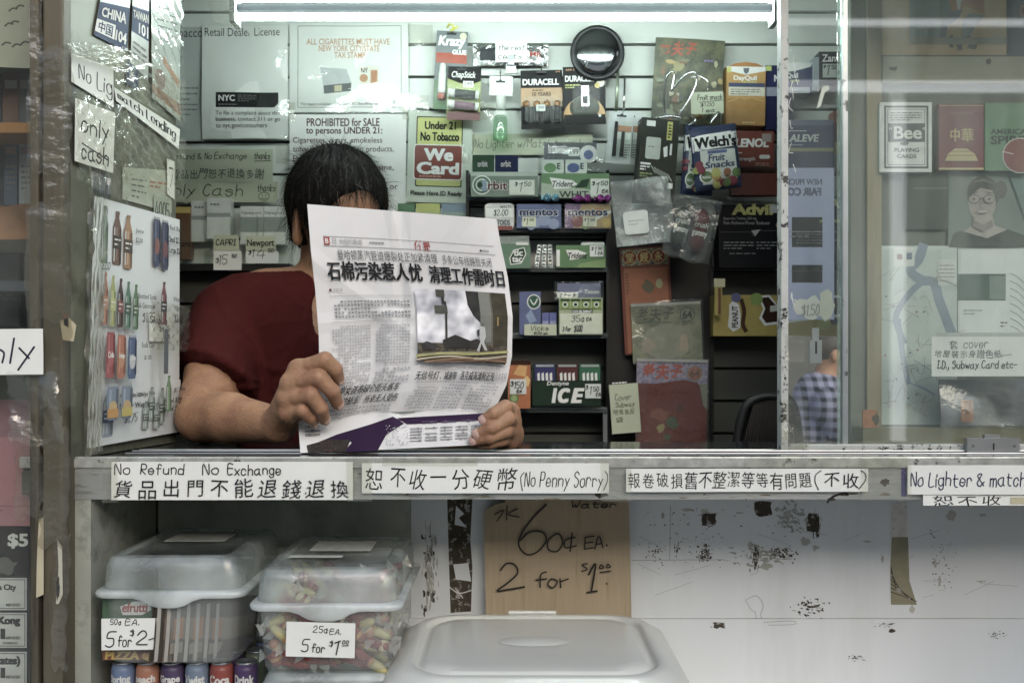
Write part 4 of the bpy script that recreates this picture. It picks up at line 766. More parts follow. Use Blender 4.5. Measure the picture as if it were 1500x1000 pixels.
c.box(1046, 408, 1062, 420, -.01, 0, gl('#b9b48a')); c.box(1047, 420, 1058, 462, -.012, -.001, gl('#9a8a2c')); c.w = 0; c.q(1052, 422, 1056, 460, gl('#6d3a24')); c.build()
ch = Item('office_chair', 1112, 640, .50, label='black mesh back of an office chair below the yellow candy carton', cat='chair')
fr = [(1078, 672), (1080, 640), (1090, 600), (1106, 584), (1130, 580), (1160, 590), (1170, 640), (1172, 680)]
p = ch.part('back_frame'); p.tube([(x, y, .0) for x, y in fr], .009, DARKPL, 8)
p = ch.part('back_mesh')
for i in range(22): p.tube([(1086+i*4, 672, -.002), (1090+i*3.6, 640, .012), (1104+i*2.4, 586+.05*(i-11)**2, .004)], .0019, M('mesh_cord', '#26211d', .7), 5)
p.grid(lambda u, v: (1084+(84)*u+12*(1-v)*(1-u)-10*(1-v)*u, 588+84*v, -.012), 6, 6, M('mesh_back', '#100f0e', .9))
p = ch.part('seat'); p.box(1070, 745, 1180, 765, -.2, .2, M('seat_fabric', '#161616', .9)); p = ch.part('post'); p.tube([(1124, 672, -.02), (1124, 755, -.06)], .02, DARKPL, 8, False); p.tube([(1124, 765, 0), (1124, 1500, 0)], .025, DARKPL, 10, False)
ch.build()
sh('floor', -.91, 1.44, .03, .95, .0, .1, DARKM)
# ================================================================ right-hand side: sliding window and what stands behind it
PAINTW = M('chipped_white_paint', '#b4b7b4', .4, noise=.1, ns=20, col2='#1d1c19', c2=(.57, .60), c2s=55, bump=.2, bs=60)
ALU = M('window_aluminium', '#b9bcc0', .3, .7, noise=.1, ns=30, col2='#5c5d5c', c2=(.62, .68), c2s=40)
GLS = film('window_glass', (.97, .99, .98), .075, .015, .8, hz=(.72, .80, .76), streak=True)
win = bpy.data.objects.new('sliding_window', None); COL.objects.link(win); win['label'] = 'sliding glass window in a chipped white frame with a small lock'; win['category'] = 'window'
GY = .13
def ww(name, px0, py0, px1, py1, y0, y1, m, bevel=.0015):
    a = P(px0, py0, GY); b_ = P(px1, py1, GY); return wbox(name, a.x, b_.x, GY+y0, GY+y1, b_.z, a.z, m, win, bevel)
ww('stile', 1141, -80, 1152, 663, -.012, .012, PAINTW); ww('stile', 1235, -80, 1244, 650, .004, .016, ALU); ww('stile_edge', 1229, -80, 1234.5, 650, .008, .012, film('edge_glass', (.8, .95, .88), .2, .05, 2))
ww('bottom_rail', 1152.5, 650, 1790, 662, -.011, .011, PAINTW)
for i, (x0, x1, yy) in enumerate(((1152.5, 1790, -.002), (1244.5, 1790, .014))):
    a = P(x0, -80, GY); b_ = P(x1, 650, GY); whole('pane', None, None, [(a.x, GY+yy, b_.z), (b_.x, GY+yy, b_.z), (b_.x, GY+yy, a.z), (a.x, GY+yy, a.z)], [(0, 1, 2, 3)], GLS, parent=win)
lk = Item('window_lock', 1450, 650, GY-.012); lk.box(1412, 641, 1488, 663, 0, .012, STEEL); lk.box(1438, 636, 1461, 642, .002, .010, STEEL); lk.box(1437, 663, 1462, 670, .0, .014, STEEL); lk.w = .0125; lk.q(1449, 648, 1451, 658, BLACK); lk.q(1412, 662, 1488, 663, BLACK)
for x in (1420, 1480): lk.disc(x, 652, 2, GREY)
o = lk.build(); o.parent = win; o.location = P(1450, 650, GY-.012)
for i, (x0, y0, x1, y1) in enumerate(((1146, 585, 1182, 662), (1150, 490, 1178, 530), (1145, 630, 1184, 664))):
    t = Item('tape', (x0+x1)/2, (y0+y1)/2, GY-.015, bend=bend_sheet(i, .004, 90, 70), nsub=12); t.q(x0, y0, x1, y1, TAPE); o = t.build(); o.parent = win; o.location = P((x0+x1)/2, (y0+y1)/2, GY-.015)
sc = Item('tape', 1170, 330, GY-.006); rr = random.Random(9)
for i in range(12):
    x = rr.uniform(1156, 1164); y = rr.uniform(60, 460); sc.stroke([(x, y), (x+rr.uniform(-6, 6), y+rr.uniform(5, 14)), (x+rr.uniform(2, 8), y+rr.uniform(10, 20))], .8, WHITE)
sc.poly([(1204, 128), (1212, 125), (1216, 130), (1208, 136), (1202, 156), (1196, 160), (1200, 144)], ink('#b9c4b4')); o = sc.build(); o.parent = win; o.location = P(1170, 330, GY-.006)
# medicine boxes seen through the double glass
c = pack('medicine_box', 1150, 92, 1190, 137, gl('#3c4468'), 'dark night medicine box behind the window frame, beside the stomach remedy', 'medicine box', .69, .05); c.poly([(1150, 92), (1190, 92), (1188, 98), (1165, 104), (1150, 106)], WHITE); c.txt('Quil', 1151, 107, 1169, 116, WHITE, .04); c.q(1158, 117, 1171, 120, ink('#8f9a4c')); c.q(1150, 128, 1186, 137, ink('#aab0b8')); c.build()
c = pack('medicine_box', 1200, 76, 1245, 118, gl('#24282c'), 'black stomach remedy box with a one dollar price card', 'medicine box', .68, .04); c.txt('Zantac', 1204, 80, 1240, 91, WHITE, .02); c.box(1192, 84, 1200, 132, -.03, -.001, gl('#9aa4aa')); c.w = 0
tag(c, 1205, 94, 1240, 114, [('$', 1206, 96, 1209, 100), ('1', 1211, 96, 1216, 110), ('50', 1218, 96, 1226, 102), ('EA', 1226, 105, 1232, 109)], ink('#b4bab0'), 1.2); c.build()
c = pack('medicine_box', 1150, 176, 1221, 250, gl('#4a5072'), 'blue grey tablet box lettered in white capitals behind the window', 'medicine box', .68, .05); c.txt('ALEVE', 1156, 197, 1200, 208, WHITE, .04, .15); c.lines(1156, 190, 1198, 194, 1, WHITE, .3); c.q(1150, 217, 1221, 222, ink('#a8a06c')); c.q(1150, 176, 1221, 184, gl('#6a7088')); c.lines(1156, 211, 1190, 214, 1, WHITE, .3); c.build()
c = pack('medicine_box', 1222, 162, 1250, 250, gl('#8a4a34'), 'red and yellow medicine box squeezed beside the blue grey tablet box', 'medicine box', .69, .04); c.q(1222, 208, 1250, 226, gl('#b0985a')); c.q(1222, 226, 1250, 250, gl('#9aa0a0')); c.build()
c = pack('medicine_box', 1160, 288, 1236, 396, gl('#1b1c22'), 'black night tablet carton with pale yellow lettering behind the blue sign', 'medicine box', .66, .05); c.txt('AdvilPM', 1164, 290, 1230, 305, ink('#b9b566'), .04, 0, True); c.q(1200, 322, 1236, 326, ink('#a8a048')); c.lines(1166, 338, 1232, 345, 2, GREY, .3, 8); c.lines(1166, 350, 1232, 358, 2, GREY, .3, 8); c.build()
SG = M('blue_grey_sign', '#7d87a0', .6, noise=.08)
s = Item('price_sign', 1187, 355, .22, label='blue grey sign taped inside the glass, its lettering seen reversed', cat='sign')
for a in ((1152, 246, 1222, 318), (1152, 318, 1160, 362), (1205, 318, 1222, 362), (1152, 362, 1222, 388), (1152, 388, 1160, 414), (1205, 388, 1222, 414), (1152, 414, 1222, 468)): s.box(*a, -.0006, 0, SG); s.w = 0
s.txt('NEW PRICE', 1153, 262, 1204, 271, ink('#3d4460'), .03, 0, True); s.txt('FAIR CO', 1153, 275, 1203, 287, ink('#3d4460'), .06, 0, True)
ragged(s, 1164, 430, 1208, 472, ink('#b4b8ac'), 3); ragged(s, 1196, 424, 1224, 470, ink('#a9ae9c'), 5); s.hand('$1.50', 1174, 446, 1200, 464, GREY, 1.2)
for a in ((1156, 336, 1203, 350), (1156, 396, 1203, 398)): s.lines(*a, 2, GREY, .2, 12)
s.build()
c = Item('metal_bracket', 1195, 510, .35, label='small steel bracket hanging behind the window frame', cat='bracket'); c.box(1186, 498, 1204, 532, -.004, 0, STEEL); c.w = 0; c.q(1194, 500, 1197, 518, BLACK); c.box(1190, 480, 1200, 498, -.003, -.001, STEEL); c.build()

# notice board behind the glass: post, rail and papers pinned to it
BY = .30
PINE = M('weathered_pine', '#9b9078', .65, noise=.25, ns=12, stretch=(1, 1, .12), col2='#6d654f', c2=(.5, .65), c2s=10)
nb = Item('notice_board', 1370, 325, BY, label='wooden notice board behind the glass with a pale post on its left', cat='notice board')
nb.box(1286, -60, 1800, 655, -.02, -.004, M('board_back', '#676b62', .7, noise=.2, ns=8)); nb.w = -.0038
p = nb.part('post'); p.box(1246, -60, 1268, 652, -.02, .0, M('post_grey', '#7d8076', .6, noise=.2, ns=10, stretch=(1, 1, .1))); p.box(1268.3, -60, 1289, 652, -.02, .008, PINE)
p = nb.part('rail'); p.box(1289.5, 86, 1800, 124, -.0035, .012, M('rail_pine', '#8f8d78', .65, noise=.2, ns=12, stretch=(.12, 1, 1), col2='#6d6a56', c2=(.5, .65), c2s=10)); p.w = .0122; ragged(p, 1298, 100, 1312, 108, DIRT, 2); ragged(p, 1438, 88, 1448, 99, DIRT, 2)
p = nb.part('sill'); p.box(1250, 624, 1800, 652, -.0035, .05, M('sill_pine', '#6f6a50', .6, noise=.25, ns=12, stretch=(.12, 1, 1)))
nb.build()
def bsheet(name, x0, y0, x1, y1, m, label, cat, off=.003, amp=.001, **k): return sheet(name, x0, y0, x1, y1, m, label, cat, BY-off, amp=amp, **k)
s = bsheet('poster', 1292, -40, 1474, 81, M('poster_yellow', '#b29b74', .6, noise=.15, ns=30), 'yellow and orange poster of striding legs at the top of the board', 'poster')
s.q(1332, -40, 1388, 56, ink('#7f9088')); s.poly([(1388, -40), (1394, 20), (1376, 34), (1376, -40)], ink('#6d8478')); s.poly([(1388, 0), (1408, -40), (1440, -40), (1442, 22), (1414, 10), (1396, 20)], ink('#b07a52')); s.poly([(1396, -20), (1404, 22), (1412, -20)], ink('#c9c4b4')); s.poly([(1378, 34), (1390, 18), (1410, 14), (1404, 28), (1386, 40), (1382, 62), (1375, 66)], ink('#6a727a')); s.poly([(1410, 30), (1420, 20), (1442, 24), (1428, 40), (1416, 62), (1408, 62)], ink('#7d8a88'))
for a in ((1388, 50, 1398, 74), (1400, 58, 1410, 76), (1412, 52, 1422, 66), (1416, 62, 1434, 74)): ragged(s, *a, ink('#4a4a44'), 4)
s.q(1332, 56, 1474, 66, ink('#8d8a74')); s.build()
s = bsheet('poster', 1478, -40, 1560, 84, M('poster_slate', '#4f5c66', .6), 'slate blue poster edge at the top right of the board', 'poster'); s.rr(1494, 8, 1540, 26, 3, ink('#8a6a62')); s.q(1496, 12, 1540, 20, ink('#6d4a4c')); s.build()
def bpack(x0, y0, x1, y1, m, label, cat): return pack('cigarette_pack' if cat == 'cigarette pack' else 'card_box', x0, y0, x1, y1, m, label, cat, BY-.018, .016)
c = bpack(1290, 150, 1365, 252, gl('#d4d8d5'), 'white and grey playing card box with a dark central band', 'playing cards')
D2 = ink('#5a6364'); c.frame(1295, 155, 1360, 247, 3, D2); c.frame(1300, 160, 1355, 242, .8, D2); c.q(1300, 181, 1355, 208, D2); c.txt('Bee', 1309, 185, 1350, 204, WHITE, .03); c.txt('PLAYING', 1310, 217, 1346, 223, D2, .01); c.txt('CARDS', 1314, 226, 1342, 232, D2, .01); c.lines(1304, 164, 1350, 178, 4, D2, .3, 6); ragged(c, 1318, 206, 1332, 214, D2, 2); c.txt('"', 1302, 187, 1306, 191, WHITE); c.txt('"', 1351, 187, 1354, 191, WHITE); c.build()
c = bpack(1375, 152, 1441, 249, gl('#7a3438'), 'red cigarette pack with two gold characters and a gold gate', 'cigarette pack'); GO = ink('#bfae72')
c.txt('中', 1392, 188, 1406, 208, GO, .03); c.txt('華', 1408, 188, 1426, 208, GO, .03); c.txt('CHUNGHWA', 1388, 164, 1426, 169, ink('#a87a70')); c.q(1375, 154, 1441, 156, ink('#a8825c')); c.q(1375, 246, 1441, 249, GO)
c.poly([(1384, 236), (1388, 226), (1398, 218), (1416, 218), (1428, 226), (1432, 236)], GO); c.stroke([(1388, 228), (1428, 228)], 1, ink('#7a5a2c')); c.stroke([(1394, 222), (1422, 222)], 1, ink('#7a5a2c')); c.build()
c = bpack(1442.5, 151, 1530, 250, gl('#5f8a66'), 'green cigarette pack with dark capitals and a red disc', 'cigarette pack'); c.txt('AMERICAN', 1451, 189, 1512, 197, ink('#3a4a40'), .04); c.txt('SPIRIT', 1451, 199, 1510, 212, ink('#3a4a40'), .04); c.disc(1494, 228, 26, gl('#b9bcb4')); c.disc(1494, 228, 24.5, gl('#8a4a44')); c.stroke([(1468, 222), (1484, 226)], 1, WHITE); c.build()
s = bsheet('photo_panel', 1326, 253, 1388, 336, M('dark_panel', '#3f463f', .5), 'dark blank panel between the card box and the portrait', 'panel'); s.q(1338, 275, 1392, 277, GREY); s.build()
SKY_ = ink('#8c8a84')
s = bsheet('portrait_poster', 1389, 254, 1540, 362, M('portrait_ground', '#6f7a74', .6, noise=.3, ns=12), 'faded portrait poster of a smiling woman in glasses and dark top', 'poster')
HR = ink('#5d5a52'); SK = M('printed_face', mute('#a8a096'), .65, noise=.22, ns=22, spec=.2); SK2 = ink('#9c958b')
s.disc(1440, 284, 24, HR, 26); s.disc(1466, 278, 9, HR, 13); s.disc(1438, 297, 20, SK, 27); s.tri([(1428, 310), (1452, 310), (1456, 330), (1478, 338), (1470, 356), (1436, 362), (1402, 346), (1424, 330)], SK)
s.poly([(1390, 362), (1396, 342), (1406, 338), (1424, 352), (1442, 357), (1462, 350), (1476, 336), (1500, 345), (1510, 362)], ink('#4a5048')); s.tri([(1417, 290), (1420, 272), (1432, 266), (1448, 268), (1458, 280), (1444, 274), (1428, 276)], HR)
for x in (1426, 1448): s.disc(x, 292, 8.6, ink('#4a4c48'), 6.6); s.disc(x, 292, 7.8, SK2, 5.8); s.disc(x, 292, 1.8, ink('#5a5650'), 1.5)
s.stroke([(1434, 291), (1440, 291)], 1, ink('#4a4c48')); s.stroke([(1436, 296), (1434, 304), (1439, 305)], .9, ink('#86796c')); s.tri([(1424, 322), (1438, 330), (1452, 322), (1454, 332), (1438, 340), (1424, 332)], ink('#8f887e')); s.tri([(1420, 268), (1440, 262), (1456, 270), (1440, 266)], ink('#77746a')); s.stroke([(1422, 284), (1430, 282)], 1.2, ink('#6a665c')); s.stroke([(1444, 282), (1454, 284)], 1.2, ink('#6a665c')); s.tri([(1476, 254), (1540, 254), (1540, 330), (1500, 320)], ink('#66807a')); s.stroke([(1429, 310), (1437, 313.5), (1446, 309.5)], 1.6, ink('#93756b')); s.stroke([(1431, 310.6), (1445, 310.2)], .7, WHITE); s.build()
s = bsheet('subway_map', 1290, 360, 1402, 622, M('map_paper', '#c3ccc7', .65, noise=.1, ns=20), 'worn transit map in plastic with blue water', 'map', nsub=14)
MB_ = ink('#8d9bac')
s.stroke([(1352, 362), (1346, 380), (1334, 396), (1350, 410), (1368, 414), (1376, 440), (1394, 488)], 14, MB_); s.stroke([(1352, 412), (1334, 428), (1318, 450), (1312, 470), (1324, 500)], 9, MB_); s.stroke([(1316, 470), (1322, 520), (1330, 560)], 8, MB_); s.stroke([(1330, 560), (1352, 568), (1368, 578)], 3, MB_)
r = random.Random(2)
s.rr(1310, 362, 1340, 390, 3, WHITE); s.q(1314, 372, 1322, 380, ink('#a06a6a')); s.q(1328, 370, 1336, 380, ink('#6a7a9a')); s.q(1374, 380, 1400, 418, WHITE); s.lines(1376, 386, 1398, 414, 5, GREY, .2, 6)
for i in range(50):
    x, y = r.uniform(1292, 1396), r.uniform(400, 600); s.stroke([(x, y), (x+r.uniform(-14, 14), y+r.uniform(-14, 14)), (x+r.uniform(-22, 22), y+r.uniform(-22, 22))], .6, ink(r.choice(['#8a9490', '#7d8c94', '#98806c', '#8f988c', '#a07a78'])))
for i in range(16): s.disc(r.uniform(1294, 1396), r.uniform(420, 600), 1.4, ink(r.choice(['#a05a58', '#5a6a8a', '#6a6c60'])))
cover(s, 1288, 366, 1404, 624, SLEEVE, .006, seed=44); s.build()
s = bsheet('wall_sign', 1404, 361, 1540, 502, M('sign_white', '#d0d6d3', .55, noise=.1, ns=8), 'white sign with a dark green band under the portrait', 'sign', amp=.002); s.q(1404, 401, 1474, 440, ink('#4f665c')); s.q(1450, 404, 1474, 438, ink('#76897e')); s.lines(1412, 452, 1440, 462, 2, ink('#9aa6a4'), .4); s.lines(1466, 470, 1476, 480, 2, GREY, .4)
for i in range(9): s.stroke([(1480, 400+i*11), (1492, 406+i*11), (1506, 420+i*11)], .8, ink('#7d8582'))
s.build()
s = sheet('handwritten_sign', 1365, 493, 1530, 551, PAPER, 'handwritten paper sign about covers and subway cards taped over the board', 'sign', .20, amp=.003)
s.cj('套', 1390, 498, 1404, 512, ink('#3c4846')); s.hand('cover', 1412, 501, 1448, 510, ink('#5c6a68'), 1.1); s.cj('地屋裝示身證色紙', 1368, 512, 1468, 525, ink('#48534f')); s.stroke([(1466, 521), (1482, 519)], 1, GREY); s.hand('I.D., Subway Card etc-', 1373, 528, 1490, 542, ink('#2c3434'), 1.3); s.q(1373, 487, 1530, 494, ink('#b0b8b2'), -.001); s.build()
s = Item('plastic_bag', 1440, 588, .235, label='clear plastic bag of small things with an orange tag below the paper sign', cat='plastic bag', bend=bend_sheet(12, .007, 40, 50), nsub=20); s.q(1376, 552, 1540, 626, BAG)
p = s.part('bag_filling', bend=lambda x, z: .012*math.sin(40*x)*math.sin(60*z)-.022); p.q(1384, 556, 1540, 624, M('bag_filling', '#75737a', .5, noise=.4, ns=25)); p = s.part('orange_tag', bend=None); p.w = -.006; p.q(1410, 586, 1428, 618, ink('#b06a34')); p.disc(1418, 603, 4, ink('#8f522a')); s.build()
s = Item('figurine_card', 1278, 610, .255, label='orange and brown packet low on the pale post', cat='packet'); s.rbox(1264, 600, 1286, 626, -.004, 0, 3, ink('#b0703c')); s.w = 0; ragged(s, 1276, 604, 1290, 622, ink('#5a5440'), 3); s.disc(1268, 618, 5, ink('#a8623c')); s.build()

# ================================================================ signs on the counter front
def fsign(x0, y0, x1, y1, label, w=.003, amp=.0012, rot=0, m=PAPER):
    s = sheet('counter_sign', x0, y0, x1, y1, m, label, 'sign', -.005-w, (0, rot, 0), amp, 'signs taped along the counter front', 14, 14, 20, .0003); s.w = .0002; return s
s = fsign(163, 676, 517, 732, 'No Refund No Exchange sign, longest text of the counter signs at its left end')
for t, a, b_ in (('No', 168, 190), ('Refund', 206, 270), ('No', 297, 320), ('Exchange', 334, 411)): s.hand(t, a, 679, b_, 695 if 'g' not in t else 699, PEN, 1.6, .05)
s.w += .0002
for i, chx in enumerate('貨品出門不能退錢退換'): s.cj(chx, 166+i*35.2, 701, 196+i*35.2, 730, PEN, 0, .1)
s.disc(448, 722, 1.2, PEN); s.build()
s = fsign(530, 678, 892, 722, 'No Penny sorry sign, second counter sign from the left')
for chx, x0, x1 in (('恕', 534, 562), ('不', 570, 596), ('收', 598, 626), ('一', 628, 656), ('分', 660, 690), ('硬', 692, 722), ('幣', 726, 758)): s.cj(chx, x0, 683, x1, 717, PEN, 0, .1)
s.hand('(No Penny Sorry)', 763, 690, 890, 719, PEN, 1.3, .15); s.build()
s = fsign(917, 686, 1272, 720, 'third counter sign from the left, only Chinese characters and brackets')
s.cj('報卷破損舊不整潔等等有問題', 918, 690, 1190, 716, PEN, 0, .08); s.hand('(', 1194, 689, 1203, 717, PEN, 1.4); s.cj('不收', 1205, 690, 1260, 715, PEN, 0, .1); s.hand(')', 1258, 689, 1268, 716, PEN, 1.4); s.build()
s = fsign(1352, 708, 1560, 740, 'half covered paper sign under the lighter sign', .001); s.cj('恕不收', 1364, 724, 1470, 742, PEN); s.q(1480, 728, 1500, 738, ink('#b8b08a')); s.build()
s = fsign(1330, 681, 1560, 724, 'No Lighter and match sign at the right end of the counter', .004); s.hand('No Lighter & match', 1335, 690, 1502, 717, BLUEPEN, 1.7, .08); s.build()
for i, (x0, y0, x1, y1) in enumerate(((508, 670, 545, 734), (880, 670, 925, 734), (1262, 672, 1335, 732), (150, 668, 172, 736), (560, 668, 700, 682), (1090, 668, 1330, 684))):
    t = Item('tape', (x0+x1)/2, (y0+y1)/2, -.011, bend=bend_sheet(i+50, .0016, 80, 60), nsub=14); t.q(x0, y0, x1, y1, TAPE); o = t.build(); o.parent = shell; o.location = P((x0+x1)/2, (y0+y1)/2, -.0105)

# ================================================================ under the counter
CARD = M('cardboard', '#ab9b82', .85, noise=.04, ns=5, stretch=(14, 1, 1), bump=.2, bs=10, col2='#968569', c2=(.55, .75), c2s=3)
s = Item('cardboard_sign', 816, 812, .245, label='brown cardboard water price sign, 60 cents each', cat='sign', bend=bend_sheet(3, .003, 8, 5), nsub=12)
o_ = [(709, 756), (712, 746), (722, 740), (740, 735), (745, 700), (918, 700), (921, 732), (923, 810), (925, 905), (712, 905), (710, 830)]
s.tri(o_, CARD, 0); s.tri(o_, CARD, -.004); s.w = .0035
for i in range(len(o_)): a, b_ = o_[i], o_[(i+1) % len(o_)]; s.add([(*a, 0), (*b_, 0), (*b_, -.004), (*a, -.004)], [(0, 1, 2, 3)], CARD)
for pts, th in (([(725, 752), (738, 746), (728, 762)], 1.8), ([(743, 740), (742, 760)], 1.8), ([(758, 744), (744, 752), (760, 756)], 1.8),
        ([(800, 738), (780, 758), (764, 780), (760, 798), (772, 811), (788, 806), (800, 790), (794, 778), (776, 778), (762, 790)], 2.6), ([(812, 782), (802, 792), (804, 804), (816, 806), (824, 794), (820, 782), (812, 782)], 2.4),
        ([(842, 786), (828, 790), (828, 801), (844, 798)], 2.2), ([(838, 780), (835, 806)], 2.2), ([(857, 786), (856, 803)], 2), ([(857, 786), (870, 784)], 2), ([(857, 794), (868, 793)], 2), ([(856, 803), (869, 801)], 2), ([(871, 803), (877, 784), (883, 801)], 2), ([(873, 796), (881, 795)], 2), ([(888, 797), (889, 798)], 2.4),
        ([(733, 834), (742, 824), (754, 826), (758, 838), (744, 852), (728, 864), (744, 862), (768, 858)], 2.6), ([(800, 836), (792, 840), (791, 858)], 2.2), ([(785, 848), (800, 846)], 2.2), ([(808, 846), (802, 854), (810, 859), (816, 850), (808, 846)], 2.2), ([(820, 846), (821, 858)], 2.2), ([(820, 850), (832, 846)], 2.2),
        ([(860, 824), (852, 826), (860, 832), (852, 835)], 1.8), ([(862, 840), (872, 824), (866, 864)], 2.8), ([(860, 866), (874, 864)], 2.6), ([(880, 826), (878, 831), (884, 830), (880, 826)], 1.8), ([(890, 825), (888, 830), (894, 829), (890, 825)], 1.8), ([(879, 837), (894, 835)], 1.8), ([(888, 853), (889, 854)], 2)):
    s.stroke(pts, th, M('marker', '#1c1510', .6))
s.hand('Water', 838, 733, 902, 743, MATS['marker'], 2); s.build()
PP = film('frosted_plastic', (.95, .97, .965), .19, .2, 1.2, .15, 20, (.72, .78, .77)); PPL = film('frosted_lid', (.93, .96, .945), .42, .2, 1.2, .15, 20, (.70, .77, .75)); PPR = film('frosted_rim', (.92, .96, .95), .72, .2, 1.2, hz=(.76, .82, .81))
def loft(name, rings, m, parent, cap0=False, cap1=False, smooth=True):
    n = len(rings[0]); V = [p for r in rings for p in r]; F = [(i*n+j, i*n+(j+1) % n, (i+1)*n+(j+1) % n, (i+1)*n+j) for i in range(len(rings)-1) for j in range(n)]
    if cap0: F.append(list(range(n))[::-1])
    if cap1: F.append(list(range((len(rings)-1)*n, len(rings)*n)))
    o = whole(name, None, None, V, F, m, parent=parent)
    if smooth:
        sub = o.modifiers.new('bevel', 'BEVEL'); sub.width = .0018; sub.segments = 2; sub.limit_method = 'ANGLE'; sub.angle_limit = R(35); o.data.polygons.foreach_set('use_smooth', [True]*len(o.data.polygons))
    return o
def ring(x0, x1, y0, y1, r, z, dip=0):
    out = []
    for cx, cy, a in ((x1-r, y1-r, 0), (x0+r, y1-r, 90), (x0+r, y0+r, 180), (x1-r, y0+r, 270)):
        for i in range(7): out.append((cx+r*math.cos(R(a+15*i)), cy+r*math.sin(R(a+15*i)), z))
    # extra points along the front so the rim can dip into its grip tab
    k = out.index(min(out, key=lambda p: (round(p[1], 6), p[0]))); k = 20
    fr = [(x0+r+(x1-x0-2*r)*t, y0, z-dip*math.exp(-((t-.5)/.2)**4)) for t in np.linspace(0, 1, 15)[1:-1]]
    return out[:21]+fr+out[21:]
def bin_(name, x0, x1, y0, y1, zb, zt, label, lidh=.05, tab=.014, grp=None):
    e = bpy.data.objects.new(name, None); COL.objects.link(e); e['label'] = label; e['category'] = 'storage box'; e.location = ((x0+x1)/2, (y0+y1)/2, zb)
    if grp: e['group'] = grp
    hx, hy = (x1-x0)/2, (y1-y0)/2; h = zt-zb; q = lambda i, z, r=.022, d=0: ring(-hx+i, hx-i, -hy+i, hy-i, r, z, d)
    loft('tub', [q(.016, .0015), q(.012, .004), q(.006, h-lidh-.004)], PP, e, True)
    loft('lid', [q(.002, h-lidh-.008, d=tab), q(-.004, h-lidh-.008, d=tab), q(-.006, h-lidh-.002, d=tab*.7), q(-.004, h-lidh+.002), q(.004, h-lidh+.003)], PPR, e)
    loft('lid_dome', [q(.004, h-lidh+.0032), q(.006, h-.012), q(.012, h-.002, .018), q(.024, h, .014), q(.028, h-.003, .012)], PPL, e, False, True); return e
ZB = H-.4455; CB = H-.5715
b1 = bin_('storage_box', -.602, -.392, -.02, .25, ZB, H-.288, 'frosted storage box of pizza candy packs, five for two dollars, left of the candy box')
b2 = bin_('storage_box', -.368, -.160, -.055, .235, ZB, H-.298, 'frosted storage box of wrapped candy, five for one dollar')
bin_('storage_box', -.362, -.158, -.05, .24, CB, ZB-.001, 'frosted box only whose lid shows, under the wrapped candy box', .03, .010)
def fl(name, x0, y0, x1, y1, Y, label, cat, m=PAPER, amp=.001, rot=(0, 0, 0)): return sheet(name, x0, y0, x1, y1, m, label, cat, Y, rot, amp, t=.0003)
s = fl('price_label', 149, 905, 232, 951, -.0235, 'fifty cents each, five for two label stuck on the left storage box', 'price label', rot=(0, -.5, 0))
s.hand('50¢', 162, 906, 178, 915, PEN, 1.2); s.hand('EA.', 184, 906, 204, 915, PEN, 1.2); s.hand('5', 155, 924, 171, 946, PEN, 1.8, .2); s.hand('for', 174, 930, 193, 946, PEN, 1.5); s.hand('$', 191, 921, 197, 931, PEN, 1.2); s.hand('2', 200, 923, 216, 943, PEN, 1.8); s.hand('-', 219, 934, 226, 936, PEN, 1.6)
o = s.build()
s = fl('price_label', 419, 911, 520, 962, -.0585, 'twenty five cents each, five for one label on the wrapped candy box', 'price label', rot=(0, 1.5, 0))
s.hand('25¢', 458, 916, 480, 927, PEN, 1.3); s.hand('EA.', 483, 920, 499, 928, PEN, 1.2); s.hand('5', 442, 936, 454, 954, PEN, 1.6, .15); s.hand('for', 458, 942, 476, 955, PEN, 1.5); s.hand('$', 483, 937, 488, 946, PEN, 1.2); s.hand('1', 491, 937, 499, 957, PEN, 1.9); s.hand('00', 502, 936, 511, 941, PEN, 1.2); s.stroke([(502, 944), (511, 943)], 1.2, PEN); s.build()
for nm, bx, lb in (('lid_label', b1, 'worn paper label flat on the lid of the pizza candy box'), ('lid_label', b2, 'worn paper label flat on the lid of the wrapped candy box')):
    lx, ly, lz = bx.location; top = max((bx.matrix_world @ Vector(c)).z for ch_ in bx.children for c in ch_.bound_box) if False else (H-.288 if bx is b1 else H-.298)
    o = wbox('lid_label', -.05, .045, -.05, .03, 0, .0004, M('worn_label', '#b9bdb8', .6, noise=.2, ns=60), label=lb, cat='label'); o.location = (lx, ly+.04, top+.0012)
wl = wbox('lid_label', -.05, .03, -.008, .008, 0, .0004, M('worn_label', '#b9bdb8'), label='narrow paper strip on the lid of the wrapped candy box', cat='label'); wl.location = (b2.location.x-.02, b2.location.y-.055, H-.2966)
